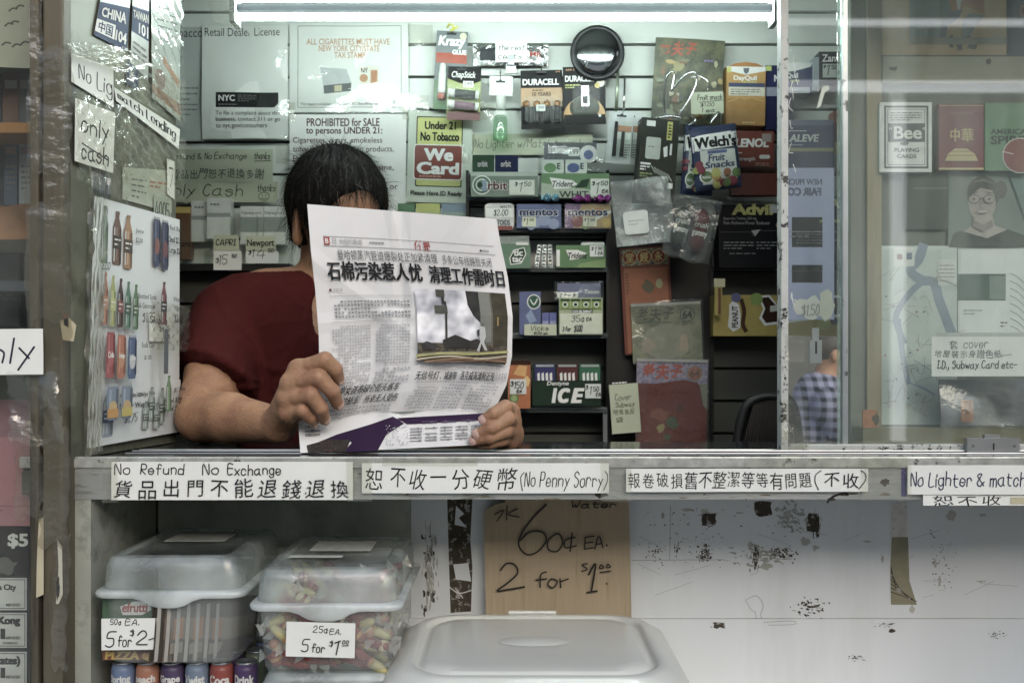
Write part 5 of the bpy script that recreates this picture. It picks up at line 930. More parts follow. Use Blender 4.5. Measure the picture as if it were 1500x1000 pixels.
# contents: pizza candy boxes
c = Item('candy_carton', 200, 910, -.004, label='green carton of gummy pizza candy standing inside the left storage box', cat='candy carton'); c.box(150, 873, 246, 966, -.05, 0, gl('#46664a')); c.w = 0
c.q(150, 935, 246, 966, gl('#7a4a34')); c.q(232, 908, 246, 945, ink('#b9bdc4')); c.poly([(176, 888), (196, 880), (218, 880), (222, 892), (208, 900), (180, 900)], WHITE); c.txt('efrutti', 179, 882, 217, 896, ink('#a8433c'), .04, .1); c.txt('PIZZA', 154, 953, 204, 965, ink('#c0a23c'), .06, .1)
c.disc(228, 960, 20, ink('#b08a4c'), 9); r = random.Random(8)
for i in range(16): c.disc(228+r.uniform(-16, 16), 959+r.uniform(-6, 5), 2.5, ink(r.choice(['#6a5a5a', '#8a4434', '#5a5a6a', '#c0a860'])), 1.6)
c.build()
for i in range(7):
    c = Item('candy_pack', 258+i*14, 918, .012+.010*i, (0, 5, 58), 'brown candy packet standing in the left storage box, number %s from its green carton' % ('one', 'two', 'three', 'four', 'five', 'six', 'seven')[i], 'candy packet', 'candy packets in the left box', bend=lambda x, z: .004*math.cos(30*x)*math.cos(24*z))
    c.label = ('brown foil candy packet right beside the green carton', 'second brown candy packet from the green carton', 'third brown candy packet from the green carton', 'middle brown candy packet of the seven in the left box', 'third brown candy packet from the right wall of the left box', 'next to last brown candy packet in the left box', 'last brown candy packet, against the right wall of the left box')[i]
    X0 = 258+i*14; c.box(X0-42, 876, X0+42, 962, -.004, .004, gl(('#4f473e', '#6f665c', '#5a524a')[i % 3])); c.q(X0-42, 878, X0-36, 960, gl('#a5a29a'), .0075); c.q(X0-30, 900, X0+30, 930, gl('#a8703c' if i % 2 else '#7a6a5c'), .0078); 
    if i % 2: c.q(X0-34, 935, X0+20, 950, gl('#8a8276'), .0079)
    c.build()
# wrapped candies heaped in the second box
grp = 'wrapped candies in the storage box'
r = random.Random(21)
protos = []
for nm, col, col2, lb in (('candy_stick', '#8a3428', '#8a3428', 'long red wrapped candy stick in the storage box heap'), ('candy_stick', '#b5ab68', '#a8783c', 'long yellow wrapped candy stick in the storage box heap'), ('wrapped_sweet', '#b57c58', '#c0a878', 'round orange wrapped sweet in the storage box heap'), ('wrapped_sweet', '#c0b48a', '#8a3a30', 'round cream wrapped sweet in the storage box heap'), ('wrapped_sweet', '#8d4038', '#b88a4a', 'round red wrapped sweet in the storage box heap')):
    c = Item(nm, 750, 525, 0, label=lb, cat='candy', group=grp); long = nm == 'candy_stick'; mm = gl(col); L_ = 33 if long else 11
    for (h0, h1), mm in ((((-1, -.2)), mm), (((-.2, .25)), gl(col2)), (((.25, 1)), mm)): c.tube([(750+L_*(h0+(h1-h0)*q_/4), 525, 0) for q_ in range(5)], [(.0078 if long else .0098)*(1-.55*abs(h0+(h1-h0)*q_/4)**4) for q_ in range(5)], mm, 9, False)
    if 0: c.tube([(750-L_, 525, 0), (750-L_*.7, 525, 0), (750, 525, 0), (750+L_*.7, 525, 0), (750+L_, 525, 0)], [.003, .0078 if long else .0095, .0082 if long else .0115, .0078 if long else .0095, .003], mm, 10)
    for sg in (-1, 1): c.tri([(750+sg*L_, 525), (750+sg*(L_+13), 514), (750+sg*(L_+11), 535)], film('candy_wrap', (.95, .9, .85), .4, .1, 1.5), w=.001)
    if long: c.txt('SWEET' if False else 'oooo', 735, 521, 765, 527, ink('#d0c060' if col.startswith('#8a') else '#a8452c'), .05)
    protos.append(c.build())
k_ = 0
for iz in range(5):
    for ix in range(8):
        for iy in range(4):
            x = -.350+ix*.025+r.uniform(-.008, .008); y = -.034+iy*.06+r.uniform(-.008, .008); z = ZB+.014+iz*.022+r.uniform(-.004, .004)
            if iz == 4 and r.random() < .4: continue
            pr = protos[r.choice([0, 0, 0, 1, 1, 2, 3, 4])]
            x = min(max(x, -.322), -.206) if pr in protos[:2] else min(max(x, -.338), -.188); y = max(y, -.026)
            dup(pr, (x, y, z), (r.uniform(-.4, .4), r.uniform(-1.2, 1.2), r.uniform(-.7, .7)))
r2 = [(-.305, -.040, ZB+.085, 0), (-.318, -.040, ZB+.045, 0), (-.235, -.038, ZB+.09, 1), (-.30, -.03, ZB+.10, 2), (-.22, -.035, ZB+.05, 4)]
for pr, (x, y, z, i) in zip(protos, r2): pr.location = (x, y, z); pr.rotation_euler = (0, R(38 if i != 1 else 50), 0)
# cans under the left box
CANT = M('can_top', '#a9adb0', .3, .9)
cols = ['#5f7396', '#a5694c', '#4a3c5e', '#66788f', '#8a3a30', '#4a3560', '#54604c']
words_ = ['Spring', 'peach', 'Grape', 'Twist', 'Coca', 'Drink', 'Lime']
for j in range(4):
    for i in range(6):
        X = -.577+i*.0365; Y = .02+j*.058
        c = Item('soda_can', 750, 1000, 0, label=None, cat='can', group='cans under the left storage box')
        hue = cols[(i+j) % 7] if j else cols[i]
        k = c.k; rr_ = 17.2
        c.lathe(750, 0, [(rr_*.8, 960), (rr_*.86, 958.5), (rr_*.9, 960), (rr_*.86, 962)], CANT, 20); c.lathe(750, 0, [(rr_*.86, 962), (rr_, 971), (rr_, 1078), (rr_*.85, 1083)], gl(hue), 20)
        cw = [(math.sin(t)*rr_*1.01, math.cos(t)*rr_*1.01*k) for t in np.linspace(-1, 1, 9)]
        w0 = ('white', 'cream', 'yellow')[i % 3]
        v, f = glyphs(words_[i], .04); v = v-v.min(0); v = v/v.max(0)
        if j == 0: c.add([(750+rr_*1.012*math.sin((a-.5)*1.9), 990-14*b_, rr_*1.012*k*math.cos((a-.5)*1.9)) for a, b_ in v], f, ink('#c5c6bf'))
        lbc = ('dull blue', 'orange', 'dark purple', 'grey blue', 'red', 'violet')[i] if j == 0 else None
        c.label = ('%s soda can in the front row under the left storage box' % lbc) if j == 0 else 'soda can in the hidden rows behind the front cans under the left box'
        o = c.build(); o.location = (X, Y, ZB-.002-(1000-958.5)*k)
# big flat lidded container at the right
cx0, cx1, cy0, cy1 = -.178, .245, -.16, .225; ztop = H-.424
e = bpy.data.objects.new('storage_container', None); COL.objects.link(e); e['label'] = 'large flat frosted container with a rounded lid under the cardboard sign'; e['category'] = 'storage box'; e.location = ((cx0+cx1)/2, (cy0+cy1)/2, LED+.001)
hx, hy = (cx1-cx0)/2, (cy1-cy0)/2; h = ztop-LED-.001
FR = M('frosted_solid', '#d2d4ce', .3, noise=.07, ns=6, spec=.5, bump=.05, bs=9, coat=.3)
q = lambda i, z, r=.07: ring(-hx+i, hx-i, -hy+i, hy-i, r, z)
loft('tub', [q(.05, 0), q(.045, .004), q(.02, h-.04)], PP, e, True)
loft('lid', [q(.012, h-.034), q(.0, h-.034), q(-.002, h-.026), q(.002, h-.018), q(.008, h-.014), q(.024, h-.002), q(.034, h), q(.040, h-.001, .06), q(.044, h-.007, .06), q(.049, h-.007, .056), q(.056, h-.001, .052), q(.075, h+.0005, .045)], FR, e, False, True)
t = Item('hanging_tab', 0, 0, 0, mapf=None)
wbox('clip', -.04, .04, hy-.034, hy-.026, h, h+.006, FR, e, .002)
dome = [[((hx-.055)*f*1.0*math.cos(a)*.35, (hy-.055)*f*math.sin(a)*.2, h+.0012+.004*(1-f*f)) for a in np.linspace(0, 6.283, 24, endpoint=False)] for f in (1, .7, .4, .1)]
loft('lid_boss', dome, FR, e, False, True, False)
# hose hanging down the left side of the recess
c = Item('ribbed_hose', 122, 860, .03, label='grey blue ribbed hose running down beside the storage boxes', cat='hose')
HOSE = M('hose_rubber', '#3f484c', .5, .2, noise=.2)
pts = [(121+2*math.sin(i*.11), 700+i*6, 0) for i in range(76)]
c.tube(pts, [.011 if i % 2 else .0095 for i in range(76)], HOSE, 10, False); c.build()
# ================================================================ papers on the slanted jamb
def jsheet(name, tl, tr, br, bl, m, label, cat, w0=0, group=None):
    f0 = jmap(tl, tr, br, bl); fn = lambda u, v, w: f0(u, v, w+w0)
    it = Item(name, label=label, cat=cat, group=group, mapf=fn, nsub=6); it.w = 0; it.q(0, 0, 100, 100, m); return it
BLUE = ink('#2a3d63')
s = jsheet('phone_card', (150, -30), (191, -30), (183, 76), (135, 52), gl('#9fa8a6'), 'blue and white calling card 104 taped high on the jamb', 'calling card', .002)
s.q(0, 40, 100, 100, BLUE); s.q(0, 70, 60, 92, WHITE); s.txt('中国', 8, 72, 52, 90, BLUE, .03); s.txt('104', 62, 76, 96, 92, WHITE, .04); s.txt('CHINA', 10, 48, 90, 64, WHITE, .04); s.build()
s = jsheet('phone_card', (192, -30), (216, -30), (214, 118), (188, 92), gl('#a3aaa4'), 'blue and grey calling card 101 beside the 104 card', 'calling card', .003)
s.q(0, 32, 100, 62, BLUE); s.txt('101', 40, 48, 95, 60, WHITE, .04); s.txt('TAIWAN', 5, 36, 95, 45, WHITE, .03); s.lines(10, 70, 90, 95, 4, GREY, .3, 30); s.build()
s = jsheet('leaflet', (217, -30), (260, -30), (260, 178), (219, 143), gl('#aeb5ac'), 'shiny pale leaflet with orange bands at the inner edge of the jamb', 'leaflet', .004)
s.q(0, 88, 100, 96, ink('#9a6a4c')); s.poly([(40, 60), (95, 72), (95, 78), (40, 66)], ink('#a8744c')); s.disc(28, 80, 18, ink('#8d6a64'), 8); s.lines(20, 20, 90, 50, 6, GREY, .2, 30)
p = s.part('plastic_cover'); g0 = jmap((216, -30), (261, -30), (261, 180), (217, 146)); gb = bend_sheet(5, .004, 1.0, .8); p.mapf = lambda u, v, w: g0(u, v, .008+.006*math.sin(u*.22+v*.31)*math.sin(v*.9)); p.nsub = 24; p.q(0, 0, 100, 100, BAG, 0); s.build()
s = jsheet('leaflet', (184, 86), (200, 96), (200, 132), (183, 124), BLUE, 'small navy scrap with white characters under the calling cards', 'leaflet', .002); s.txt('香', 20, 40, 70, 80, WHITE, .02); s.build()
s = jsheet('handwritten_note', (101, 78), (163, 100), (163, 158), (101, 120), PAPER, 'no lighter note at the outer edge of the jamb, above the only cash note', 'note', .003); s.hand('No Lig', 18, 26, 96, 86, PEN, 2.4, 0); s.build()
s = jsheet('handwritten_note', (163, 128), (260, 190), (258, 218), (166, 148), PAPER, 'match lending strip slanting across the jamb', 'note', .004); s.hand('match Lending', 4, 10, 94, 85, PEN, 2.2, 0); s.build()
s = jsheet('handwritten_note', (103, 144), (162, 166), (159, 254), (102, 236), PAPER, 'white only cash note with rounded corners on the jamb', 'note', .007); s.hand('only', 16, 22, 84, 58, PEN, 3.2, 0); s.hand('cash', 18, 64, 86, 92, PEN, 3.2, 0); s.stroke([(18, 68), (86, 82)], 2.4, PEN); s.build()
s = jsheet('leaflet', (178, 245), (250, 250), (250, 312), (178, 292), gl('#a7ae9d'), 'faded price list behind the tape above the drinks menu', 'leaflet', .001); s.lines(18, 25, 48, 90, 4, GREY, .3, 10); s.lines(55, 28, 92, 50, 2, ink('#a8694c'), .5, 10); s.build()
s = jsheet('price_card', (241, 232), (252, 237), (252, 292), (241, 284), PAPER, 'narrow card with a handwritten seven', 'price card', .004); s.hand('7', 25, 25, 80, 75, PEN, 4, 0); s.build()
s = jsheet('price_card', (222, 286), (246, 292), (248, 330), (222, 324), M('scribble_card', '#9aa294', .6), 'grey card with a scribbled number above the drinks menu', 'price card', .003); s.hand('4005', 10, 20, 90, 85, PEN, 4, 0); s.build()
s = jsheet('dark_card', (136, 252), (160, 260), (160, 290), (136, 282), gl('#39434c'), 'dark glossy scrap under the only cash note', 'card', .001); s.build()
# drinks menu
MN = M('menu_paper', '#cdd1d1', .6, noise=.04, ns=8)
s = jsheet('drinks_menu', (132, 287), (258, 322), (257, 632), (121, 656), MN, 'white drinks price menu with rows of bottles and cans, taped to the jamb', 'menu', .006); s.nsub = 10
def pm(c): return M('faded_'+c[1:], [q*.85+.05 for q in mute(c, .62)], .65, noise=.08, spec=.2)
def bottle(x, y0, y1, w, col, lab=None, cap=None):
    w *= .88
    h = y1-y0; s.tri([(x-w*.2, y0), (x+w*.2, y0), (x+w*.22, y0+h*.12), (x+w*.5, y0+h*.3), (x+w*.5, y1-h*.03), (x+w*.4, y1), (x-w*.4, y1), (x-w*.5, y1-h*.03), (x-w*.5, y0+h*.3), (x-w*.22, y0+h*.12)], pm(col))
    c0 = lin(col); dk = M('shade_'+col[1:], [q*.55 for q in mute(col, .55)], .6); lt = M('shine_'+col[1:], [min(1, q*1.25+.08) for q in mute(col, .55)], .6)
    s.q(x+w*.26, y0+h*.32, x+w*.5, y1-h*.04, dk); s.q(x-w*.14, y0+h*.3, x+w*.04, y1-h*.08, lt)
    s.q(x-w*.22, y0-h*.01, x+w*.22, y0+h*.05, pm(cap or col)); s.q(x-w*.42, y0+h*.3, x-w*.28, y1-h*.06, ink('#b9c0bc'), s.w+.0001) if lab != 0 else None
    if lab: s.q(x-w*.5, y0+h*.45, x+w*.5, y0+h*.7, pm(lab)); s.lines(x-w*.36, y0+h*.48, x+w*.36, y0+h*.66, 2, WHITE, .3, w*.3)
def can(x, y0, y1, w, col, l2=None, t=None):
    s.tri([(x-w*.4, y0), (x+w*.4, y0), (x+w*.5, y0+4*.6), (x+w*.5, y1-2), (x+w*.4, y1), (x-w*.4, y1), (x-w*.5, y1-2), (x-w*.5, y0+2.4)], pm(col)); s.q(x-w*.38, y0, x+w*.38, y0+1, ink('#9a9fa0')); s.q(x+w*.28, y0+2, x+w*.5, y1-2, M('shade_'+col[1:], [q*.55 for q in mute(col, .55)], .6)); s.q(x-w*.34, y0+2, x-w*.16, y1-2, M('shine_'+col[1:], [min(1, q*1.25+.08) for q in mute(col, .55)], .6))
    if l2: s.disc(x, (y0+y1)/2+2, w*.36, pm(l2), (y1-y0)*.17)
    if t: s.txt(t, x-w*.36, y0+(y1-y0)*.45, x+w*.36, y0+(y1-y0)*.58, WHITE, .04, .1)
def mt(t, x0, y, x1, h=2.2, m=None): s.txt(t, x0, y, x1, y+h, m or ink('#3a3c40'), .008)
bottle(13, 3, 26, 9, '#5d7f58'); bottle(27, 4, 26, 11, '#6d4a34', '#3a2a24'); bottle(39, 4.5, 27, 11, '#a3733c', '#4a3424'); mt('Juice', 47, 9, 56); mt('$2.00', 47, 13, 55); s.hand('2.00', 8, 25.5, 18, 28.5, PEN, .42)
can(71, 2, 24, 8, '#2f3f66', '#8a4a44'); can(80, 2.5, 25, 8, '#2a365a', '#7a3a44'); mt('Red Bull', 85, 4, 98); s.hand('Small $2.50', 84, 9, 99, 12, PEN, .42); s.hand('Large $3.00', 84, 14, 99, 17, PEN, .42)
for i, (c1, l1) in enumerate((('#b8642f', '#c07a48'), ('#a3ac3c', '#b6bc58'), ('#4a2a22', '#8a3a30'), ('#3f7a5a', '#2c5a44'), ('#4a7a48', '#3c6238'))): bottle(11+i*8, 30+i*.9, 51+i*.4, 7, c1, l1)
mt('Bottled Soda', 45, 37, 66); mt('& Gatorade', 46, 41, 64); s.hand('$1.75', 50, 45, 64, 49.5, PEN, .42); bottle(74, 31, 50, 7, '#7a3038', '#2a2a2c', '#3a2024'); mt('Vitamin', 84, 37, 96); mt('Water', 85, 41, 95); s.hand('$2.00', 85, 45, 95, 49, PEN, .42)
for i, (c1, c2, t_) in enumerate((('#a8383a', '#b84a48', 'Cola'), ('#b86030', '#c88044', 'Orange'), ('#3a5a8a', '#b9c0c4', 'Lime'))): can(13+i*11.5, 53+i, 72.5+i*.4, 9.6, c1, c2, t_)
mt('Soda Can', 46, 58, 60); mt('$1.00', 49, 63.5, 57); s.q(71, 52, 76, 72, ink('#5a5f66'))
for i in range(2): can(14+i*15, 75+i*.2, 94+i*.1 if False else 89.5, 12.5, '#71879e', '#c8a04a'); s.q(8+i*15, 85, 20+i*15, 88.6, ink('#c08a3c' if not i else '#b9a84a'))
mt('Sparkling Soda', 39, 79, 60, 2.2); mt('$1.50', 46, 84, 54)
bottle(75, 73, 89, 6.5, '#5f8a52', None, '#4a7a48'); mt('Aloe', 86, 78, 93); s.hand('$1.75', 86, 83, 95, 86, PEN, .42)
s.build()
s2 = jsheet('price_card', (209, 458), (243, 462), (241, 500), (210, 500), PAPER, 'rounded handwritten price slip taped over the drinks menu', 'price slip', .010); s2.hand('Snapple', 6, 10, 80, 40, PEN, 2.6, 0); s2.hand('$', 46, 44, 54, 66, PEN, 2, 0); s2.hand('1', 60, 46, 66, 88, PEN, 2.4, 0); s2.hand('75', 72, 40, 92, 60, PEN, 2, 0); s2.hand('EA', 74, 72, 94, 92, PEN, 2, 0); s2.build()
s = jsheet('drinks_menu', (127, 559), (258, 556), (257, 632), (121, 656), MN, 'lower seltzer and water panel of the drinks menu', 'menu', .0075); s.nsub = 8
bottle(20, 10, 88, 14, '#8d9fb0', '#3f5a86', '#b9c4cc'); mt('Canada Dry', 32, 20, 62, 9); mt('Seltzer Water', 32, 36, 64, 9); s.hand('$1.75', 38, 54, 52, 70, PEN, .6)
for x, y0, y1 in ((67, 12, 70), (60, 36, 84), (77, 14, 78), (71, 40, 86)): bottle(x, y0, y1, 7.5, '#9aa8a4', '#4a6656', '#7f8c88')
s.hand('1Lt $1.75', 80, 14, 99, 24, PEN, .6); s.hand('700ml $1.50', 78, 32, 99, 42, PEN, .6); s.hand('500ml $1.00', 78, 48, 98, 58, PEN, .6); s.build()
# tape and film over the jamb
for i, (a, b_, c_, d_) in enumerate((((86, 60), (180, 70), (190, 110), (95, 84)), ((150, 62), (262, 120), (262, 190), (160, 130)), ((96, 128), (176, 160), (176, 300), (100, 262)), ((165, 160), (258, 205), (258, 300), (168, 262)), ((206, 440), (262, 450), (262, 515), (206, 512)), ((112, 250), (140, 262), (128, 660), (104, 670)))):
    f0 = jmap(a, b_, c_, d_); fn = lambda u, v, w, f0=f0, i=i: f0(u, v, .011+.002*i+.0035*math.sin(u*.31+i)*math.sin(v*.27+i*2)+.002*math.sin(u*.9-v*.7))
    t = Item('tape', mapf=fn, nsub=22); t.q(0, 0, 100, 100, TAPE, 0); o = t.build(); o.parent = shell

# ================================================================ far left: the display window and its post
for i, (x0, y0, x1, y1) in enumerate(((52, 70, 104, 250), (60, 200, 100, 420), (40, 300, 104, 470), (58, 450, 108, 600), (14, 548, 92, 650), (20, 620, 60, 760), (60, 620, 100, 800), (78, 780, 100, 980), (40, 0, 60, 620))):
    r = random.Random(i); t = Item('tape', (x0+x1)/2, (y0+y1)/2, -.050, bend=bend_sheet(i+80, .010 if i == 4 else .0018, 95, 16 if i != 4 else 60), nsub=26)
    t.grid(lambda u, v: (x0+(x1-x0)*u+3*math.sin(v*5+i)+2*math.sin(v*31+i*2), y0+(y1-y0)*v+5*math.sin(u*9+i), .0), 26, 30, BAG if i == 4 else TAPEB); o = t.build(); o.parent = shell
tp = Item('torn_paper', 80, 820, -.0465); tp.poly([(84, 790), (91, 800), (92, 870), (86, 884), (82, 884), (86, 830)], PAPER); ragged(tp, 82, 838, 88, 880, BLACK, 2)
o = tp.build(); o.parent = shell; o.location = P(80, 820, -.0445)
for pts, mm in (([(57, 760), (64, 757), (64, 870), (53, 875), (54, 820)], M('cream_scrap', '#b0a890', .8)), ([(92, 455), (100, 462), (101, 480), (94, 476)], ink('#7a3a34')), ([(88, 470), (100, 464), (112, 476), (108, 500), (92, 498)], MATS['cream_scrap'])):
    tp = Item('torn_paper', 80, 820, -.047); tp.poly(pts, mm); o = tp.build(); o.parent = shell; o.location = P(80, 820, -.047)
dw = bpy.data.objects.new('display_window', None); COL.objects.link(dw); dw['label'] = 'glass display window of the kiosk at its far left, taped to the post'; dw['category'] = 'window'
a = P(-300, -80, .0); b_ = P(46, 1100, .0)
whole('pane', None, None, [(a.x, 0, b_.z), (b_.x, 0, b_.z), (b_.x, 0, a.z), (a.x, 0, a.z)], [(0, 1, 2, 3)], film('display_glass', (.9, .93, .9), .09, .04, 1.4, hz=(.6, .62, .58)), parent=dw)
wbox('back_panel', -1.3, -.72, .16, .17, .2, WH, M('display_back', '#4a4d46', .8, noise=.3, ns=6), dw); wbox('shelf', -1.3, -.715, .02, .155, H+.335, H+.35, M('shelf_orange', '#9a6d38', .6), dw); wbox('shelf', -1.3, -.715, .02, .155, H+.10, H+.115, M('shelf_grey', '#4b5158', .6), dw)
def lsheet(name, x0, y0, x1, y1, m, label, cat, Y=.03, **k): return sheet(name, x0, y0, x1, y1, m, label, cat, Y, **k)
s = lsheet('newspaper_sheet', -60, -40, 48, 98, M('aged_paper', '#a9aa9a', .8, noise=.1), 'aged paper with curling flakes at the top of the display window', 'paper', amp=.008, kx=30)
for i, (x, y) in enumerate(((18, 14), (28, 10), (12, 36), (20, 33), (8, 64), (22, 66), (34, 62), (-10, 40))): s.stroke([(x-5, y+2), (x, y-2), (x+6, y-1)], 2.4, ink('#5a574a'))
s.build()
for i, (x0, c1, lb) in enumerate(((-20, '#7a8796', 'pale blue magazine spine'), (6, '#4a5a72', 'dark blue magazine spine'), (28, '#8d97a0', 'grey white magazine spine'))):
    c = Item('magazine', x0+10, 240, .10, label=lb+' standing behind the display glass above the crumpled brown paper', cat='magazine'); c.box(x0, 200, x0+19, 300, -.02, 0, gl(c1)); c.w = 0; c.q(x0+2, 215, x0+17, 226, ink('#8a6a64')); c.lines(x0+3, 240, x0+16, 280, 5, GREY, .4, 6); c.build()
for i, (x0, c1, lb) in enumerate(((-24, '#5a6672', 'dusty blue packet'), (4, '#6e5348', 'dusty brown packet'), (27, '#555b60', 'dusty grey packet'))):
    c = Item('packet', x0+12, 140, .09, label=lb+' on the orange shelf in the display window', cat='packet'); c.box(x0, 108, x0+24, 181, -.03, 0, gl(c1)); c.w = 0; c.q(x0+3, 118, x0+21, 130, ink('#9a9c94')); c.build()
s = lsheet('crumpled_paper', -40, 300, 62, 350, M('brown_paper', '#8a6444', .8, noise=.3, ns=20), 'crumpled brown paper behind the display glass', 'paper', .02, amp=.012, kx=60, kz=70, nsub=24); s.build()
c = Item('card_box', 20, 420, .10, label='dark grey box with a slotted front behind the display glass, above the only sign', cat='box'); c.box(-60, 370, 30, 480, -.03, 0, gl('#4a4e50')); c.w = 0; c.frame(-60, 370, 30, 480, 3, ink('#33302a')); c.lines(-50, 425, 24, 445, 4, GREY, .4, 20); c.build()
s = sheet('handwritten_sign', -90, 482, 63, 549, PAPER, 'white only sign cut by the left picture edge, taped on the display window', 'sign', -.056, (0, -.6, 0), .001, t=.0004); s.hand('only', -52, 496, 50, 542, ink('#1d1f3a'), 3, .1); s.build()
for i, (a, c1, lb) in enumerate((((-60, 600, 26, 668), '#a8823c', 'mustard card'), ((-40, 585, 62, 642), '#8d6a70', 'dull rose folded card'), ((-60, 640, 60, 770), '#a87a80', 'pink card with small print'), ((55, 648, 78, 690), '#b08a4c', 'small tan card at the post'))):
    s = lsheet('greeting_card', *a, M('card_'+c1[1:], c1, .7, noise=.12), lb+' in the display window under the only sign', 'card', .03-.006*i, amp=.003); s.lines(a[0]+4, a[1]+.75*(a[3]-a[1]), a[2]-14, a[1]+.85*(a[3]-a[1]), 2, ink('#7a5a5c'), .2, 8); s.build()
s = lsheet('phone_card_poster', -120, 768, 42, 1060, gl('#26282a'), 'black calling card poster with a five dollar price', 'poster', .02, amp=.002)
s.txt('$5', 11, 781, 41, 803, WHITE, .045); ragged(s, -10, 815, 26, 845, ink('#5f625c'), 3); s.build()
for y0, y1, t1, t2, lb in ((846, 893, 'City', '', 'Mexico City'), (897, 948, 'Kong', '1', 'Hong Kong'), (954, 1010, 'tates)', '1', 'United States')):
    s = lsheet('rate_card', -90, y0, 39, y1, gl('#c3c5c0'), 'rounded white rate card reading %s with minutes for five dollars' % {'City': 'City', 'Kong': 'Kong', 'tates)': 'States'}[t1], 'rate card', .016, amp=0, t=.0005)
    s.frame(-88, y0+2, 37, y1-2, 1, BLACK)
    if t1 == 'City': s.txt('a City', -2, y0+9, 24, y0+20, BLACK, .05)
    elif t1 == 'Kong': s.txt('Hong Kong', -40, y0+5, 30, y0+20, BLACK, .06)
    else: s.txt('(United States)', -60, y0+6, 30, y0+22, BLACK, .06)
    if t2: s.txt('1', 1, y0+23, 8, y0+38, BLACK, .06); s.txt('300MINS', 4, y1-9, 26, y1-5, GREY, .03)
    s.txt('MINS/$5', 9, y0+(34 if t2 else 37), 30, y0+(39 if t2 else 42), GREY, .05); s.build()
# ================================================================ people: smooth-blended distance fields turned into one skin
class Field:
    def __init__(s, lo, hi, h):
        s.lo = np.array(lo, float); s.h = h; s.n = np.ceil((np.array(hi)-s.lo)/h).astype(int)+1; s.D = np.full(s.n, .05, np.float32)
    def put(s, fn, lo, hi, k=.01, op='u'):
        m = k+.03; a = np.clip(np.floor((np.array(lo)-m-s.lo)/s.h).astype(int), 0, s.n); b = np.clip(np.ceil((np.array(hi)+m-s.lo)/s.h).astype(int)+1, 0, s.n)
        if (b <= a).any(): return
        g = [(s.lo[i]+s.h*np.arange(a[i], b[i])).astype(np.float32) for i in range(3)]
        X, Y, Z = g[0][:, None, None], g[1][None, :, None], g[2][None, None, :]
        d = fn(X, Y, Z); v = s.D[a[0]:b[0], a[1]:b[1], a[2]:b[2]]
        if op == 's': d = -d; hh = np.maximum(k-np.abs(v-d), 0)/k; v[...] = np.maximum(v, d)+hh*hh*k*.25
        else: hh = np.maximum(k-np.abs(v-d), 0)/k; v[...] = np.minimum(v, d)-hh*hh*k*.25
    def cap(s, a, ra, b, rb, k=.01, op='u', fl=None):
        a, b = np.array(a, float), np.array(b, float); ba = b-a; L2 = ba@ba
        def fn(X, Y, Z):
            px, py, pz = X-a[0], Y-a[1], Z-a[2]; t = np.clip((px*ba[0]+py*ba[1]+pz*ba[2])/L2, 0, 1)
            return np.sqrt((px-t*ba[0])**2+(py-t*ba[1])**2+(pz-t*ba[2])**2)-(ra+(rb-ra)*t)
        r = max(ra, rb); s.put(fn, np.minimum(a, b)-r, np.maximum(a, b)+r, k, op)
    def chain(s, pts, rad, k=.006):
        for i in range(len(pts)-1): s.cap(pts[i], rad[i], pts[i+1], rad[i+1], k)
    def ell(s, c, r, k=.01, rot=None, op='u'):
        c, r = np.array(c, float), np.array(r, float); Rm = np.array(rot.to_3x3() if rot else Matrix.Identity(3)).T
        def fn(X, Y, Z):
            x, y, z = X-c[0], Y-c[1], Z-c[2]; q = [Rm[i, 0]*x+Rm[i, 1]*y+Rm[i, 2]*z for i in range(3)]
            k0 = np.sqrt(sum((q[i]/r[i])**2 for i in range(3))); k1 = np.sqrt(sum((q[i]/r[i]**2)**2 for i in range(3)))+1e-9
            return k0*(k0-1)/k1
        m = r.max(); s.put(fn, c-m, c+m, k, op)
    def mesh(s):
        D = s.D; S = D < 0; nx, ny, nz = D.shape
        c = [S[i:nx-1+i, j:ny-1+j, k:nz-1+k] for i in (0, 1) for j in (0, 1) for k in (0, 1)]
        act = np.logical_or.reduce(c) & ~np.logical_and.reduce(c); I = np.argwhere(act); idx = -np.ones(act.shape, np.int64); idx[act] = np.arange(len(I))
        off = np.array([(i, j, k) for i in (0, 1) for j in (0, 1) for k in (0, 1)])
        val = np.stack([D[tuple((I+o).T)] for o in off], 1); acc = np.zeros((len(I), 3)); cnt = np.zeros(len(I))
        for p in range(8):
            for ax in (4, 2, 1):
                if p & ax: continue
                q = p | ax; va, vb = val[:, p], val[:, q]; m = (va < 0) != (vb < 0); t = np.where(m, va/np.where(m, va-vb, 1), 0)
                acc += np.where(m[:, None], off[p]+(off[q]-off[p])*t[:, None], 0); cnt += m
        V = s.lo+s.h*(I+acc/cnt[:, None]); F = []
        for ax in range(3):
            sl0 = [slice(1, -1)]*3; sl0[ax] = slice(0, -1); sl1 = list(sl0); sl1[ax] = slice(1, None)
            A, B = S[tuple(sl0)], S[tuple(sl1)]; e = np.argwhere(A != B); ii = e.copy()
            for d in range(3):
                if d != ax: ii[:, d] += 1
            inside = A[tuple(e.T)]; u, w = [(1, 2), (2, 0), (0, 1)][ax]
            du = np.zeros(3, int); du[u] = 1; dw_ = np.zeros(3, int); dw_[w] = 1
            qd = np.stack([idx[tuple((ii-du-dw_).T)], idx[tuple((ii-dw_).T)], idx[tuple(ii.T)], idx[tuple((ii-du).T)]], 1)
            qd[~inside] = qd[~inside][:, ::-1]; F.append(qd)
        F = np.concatenate(F); F = F[(F >= 0).all(1)]; return V, F
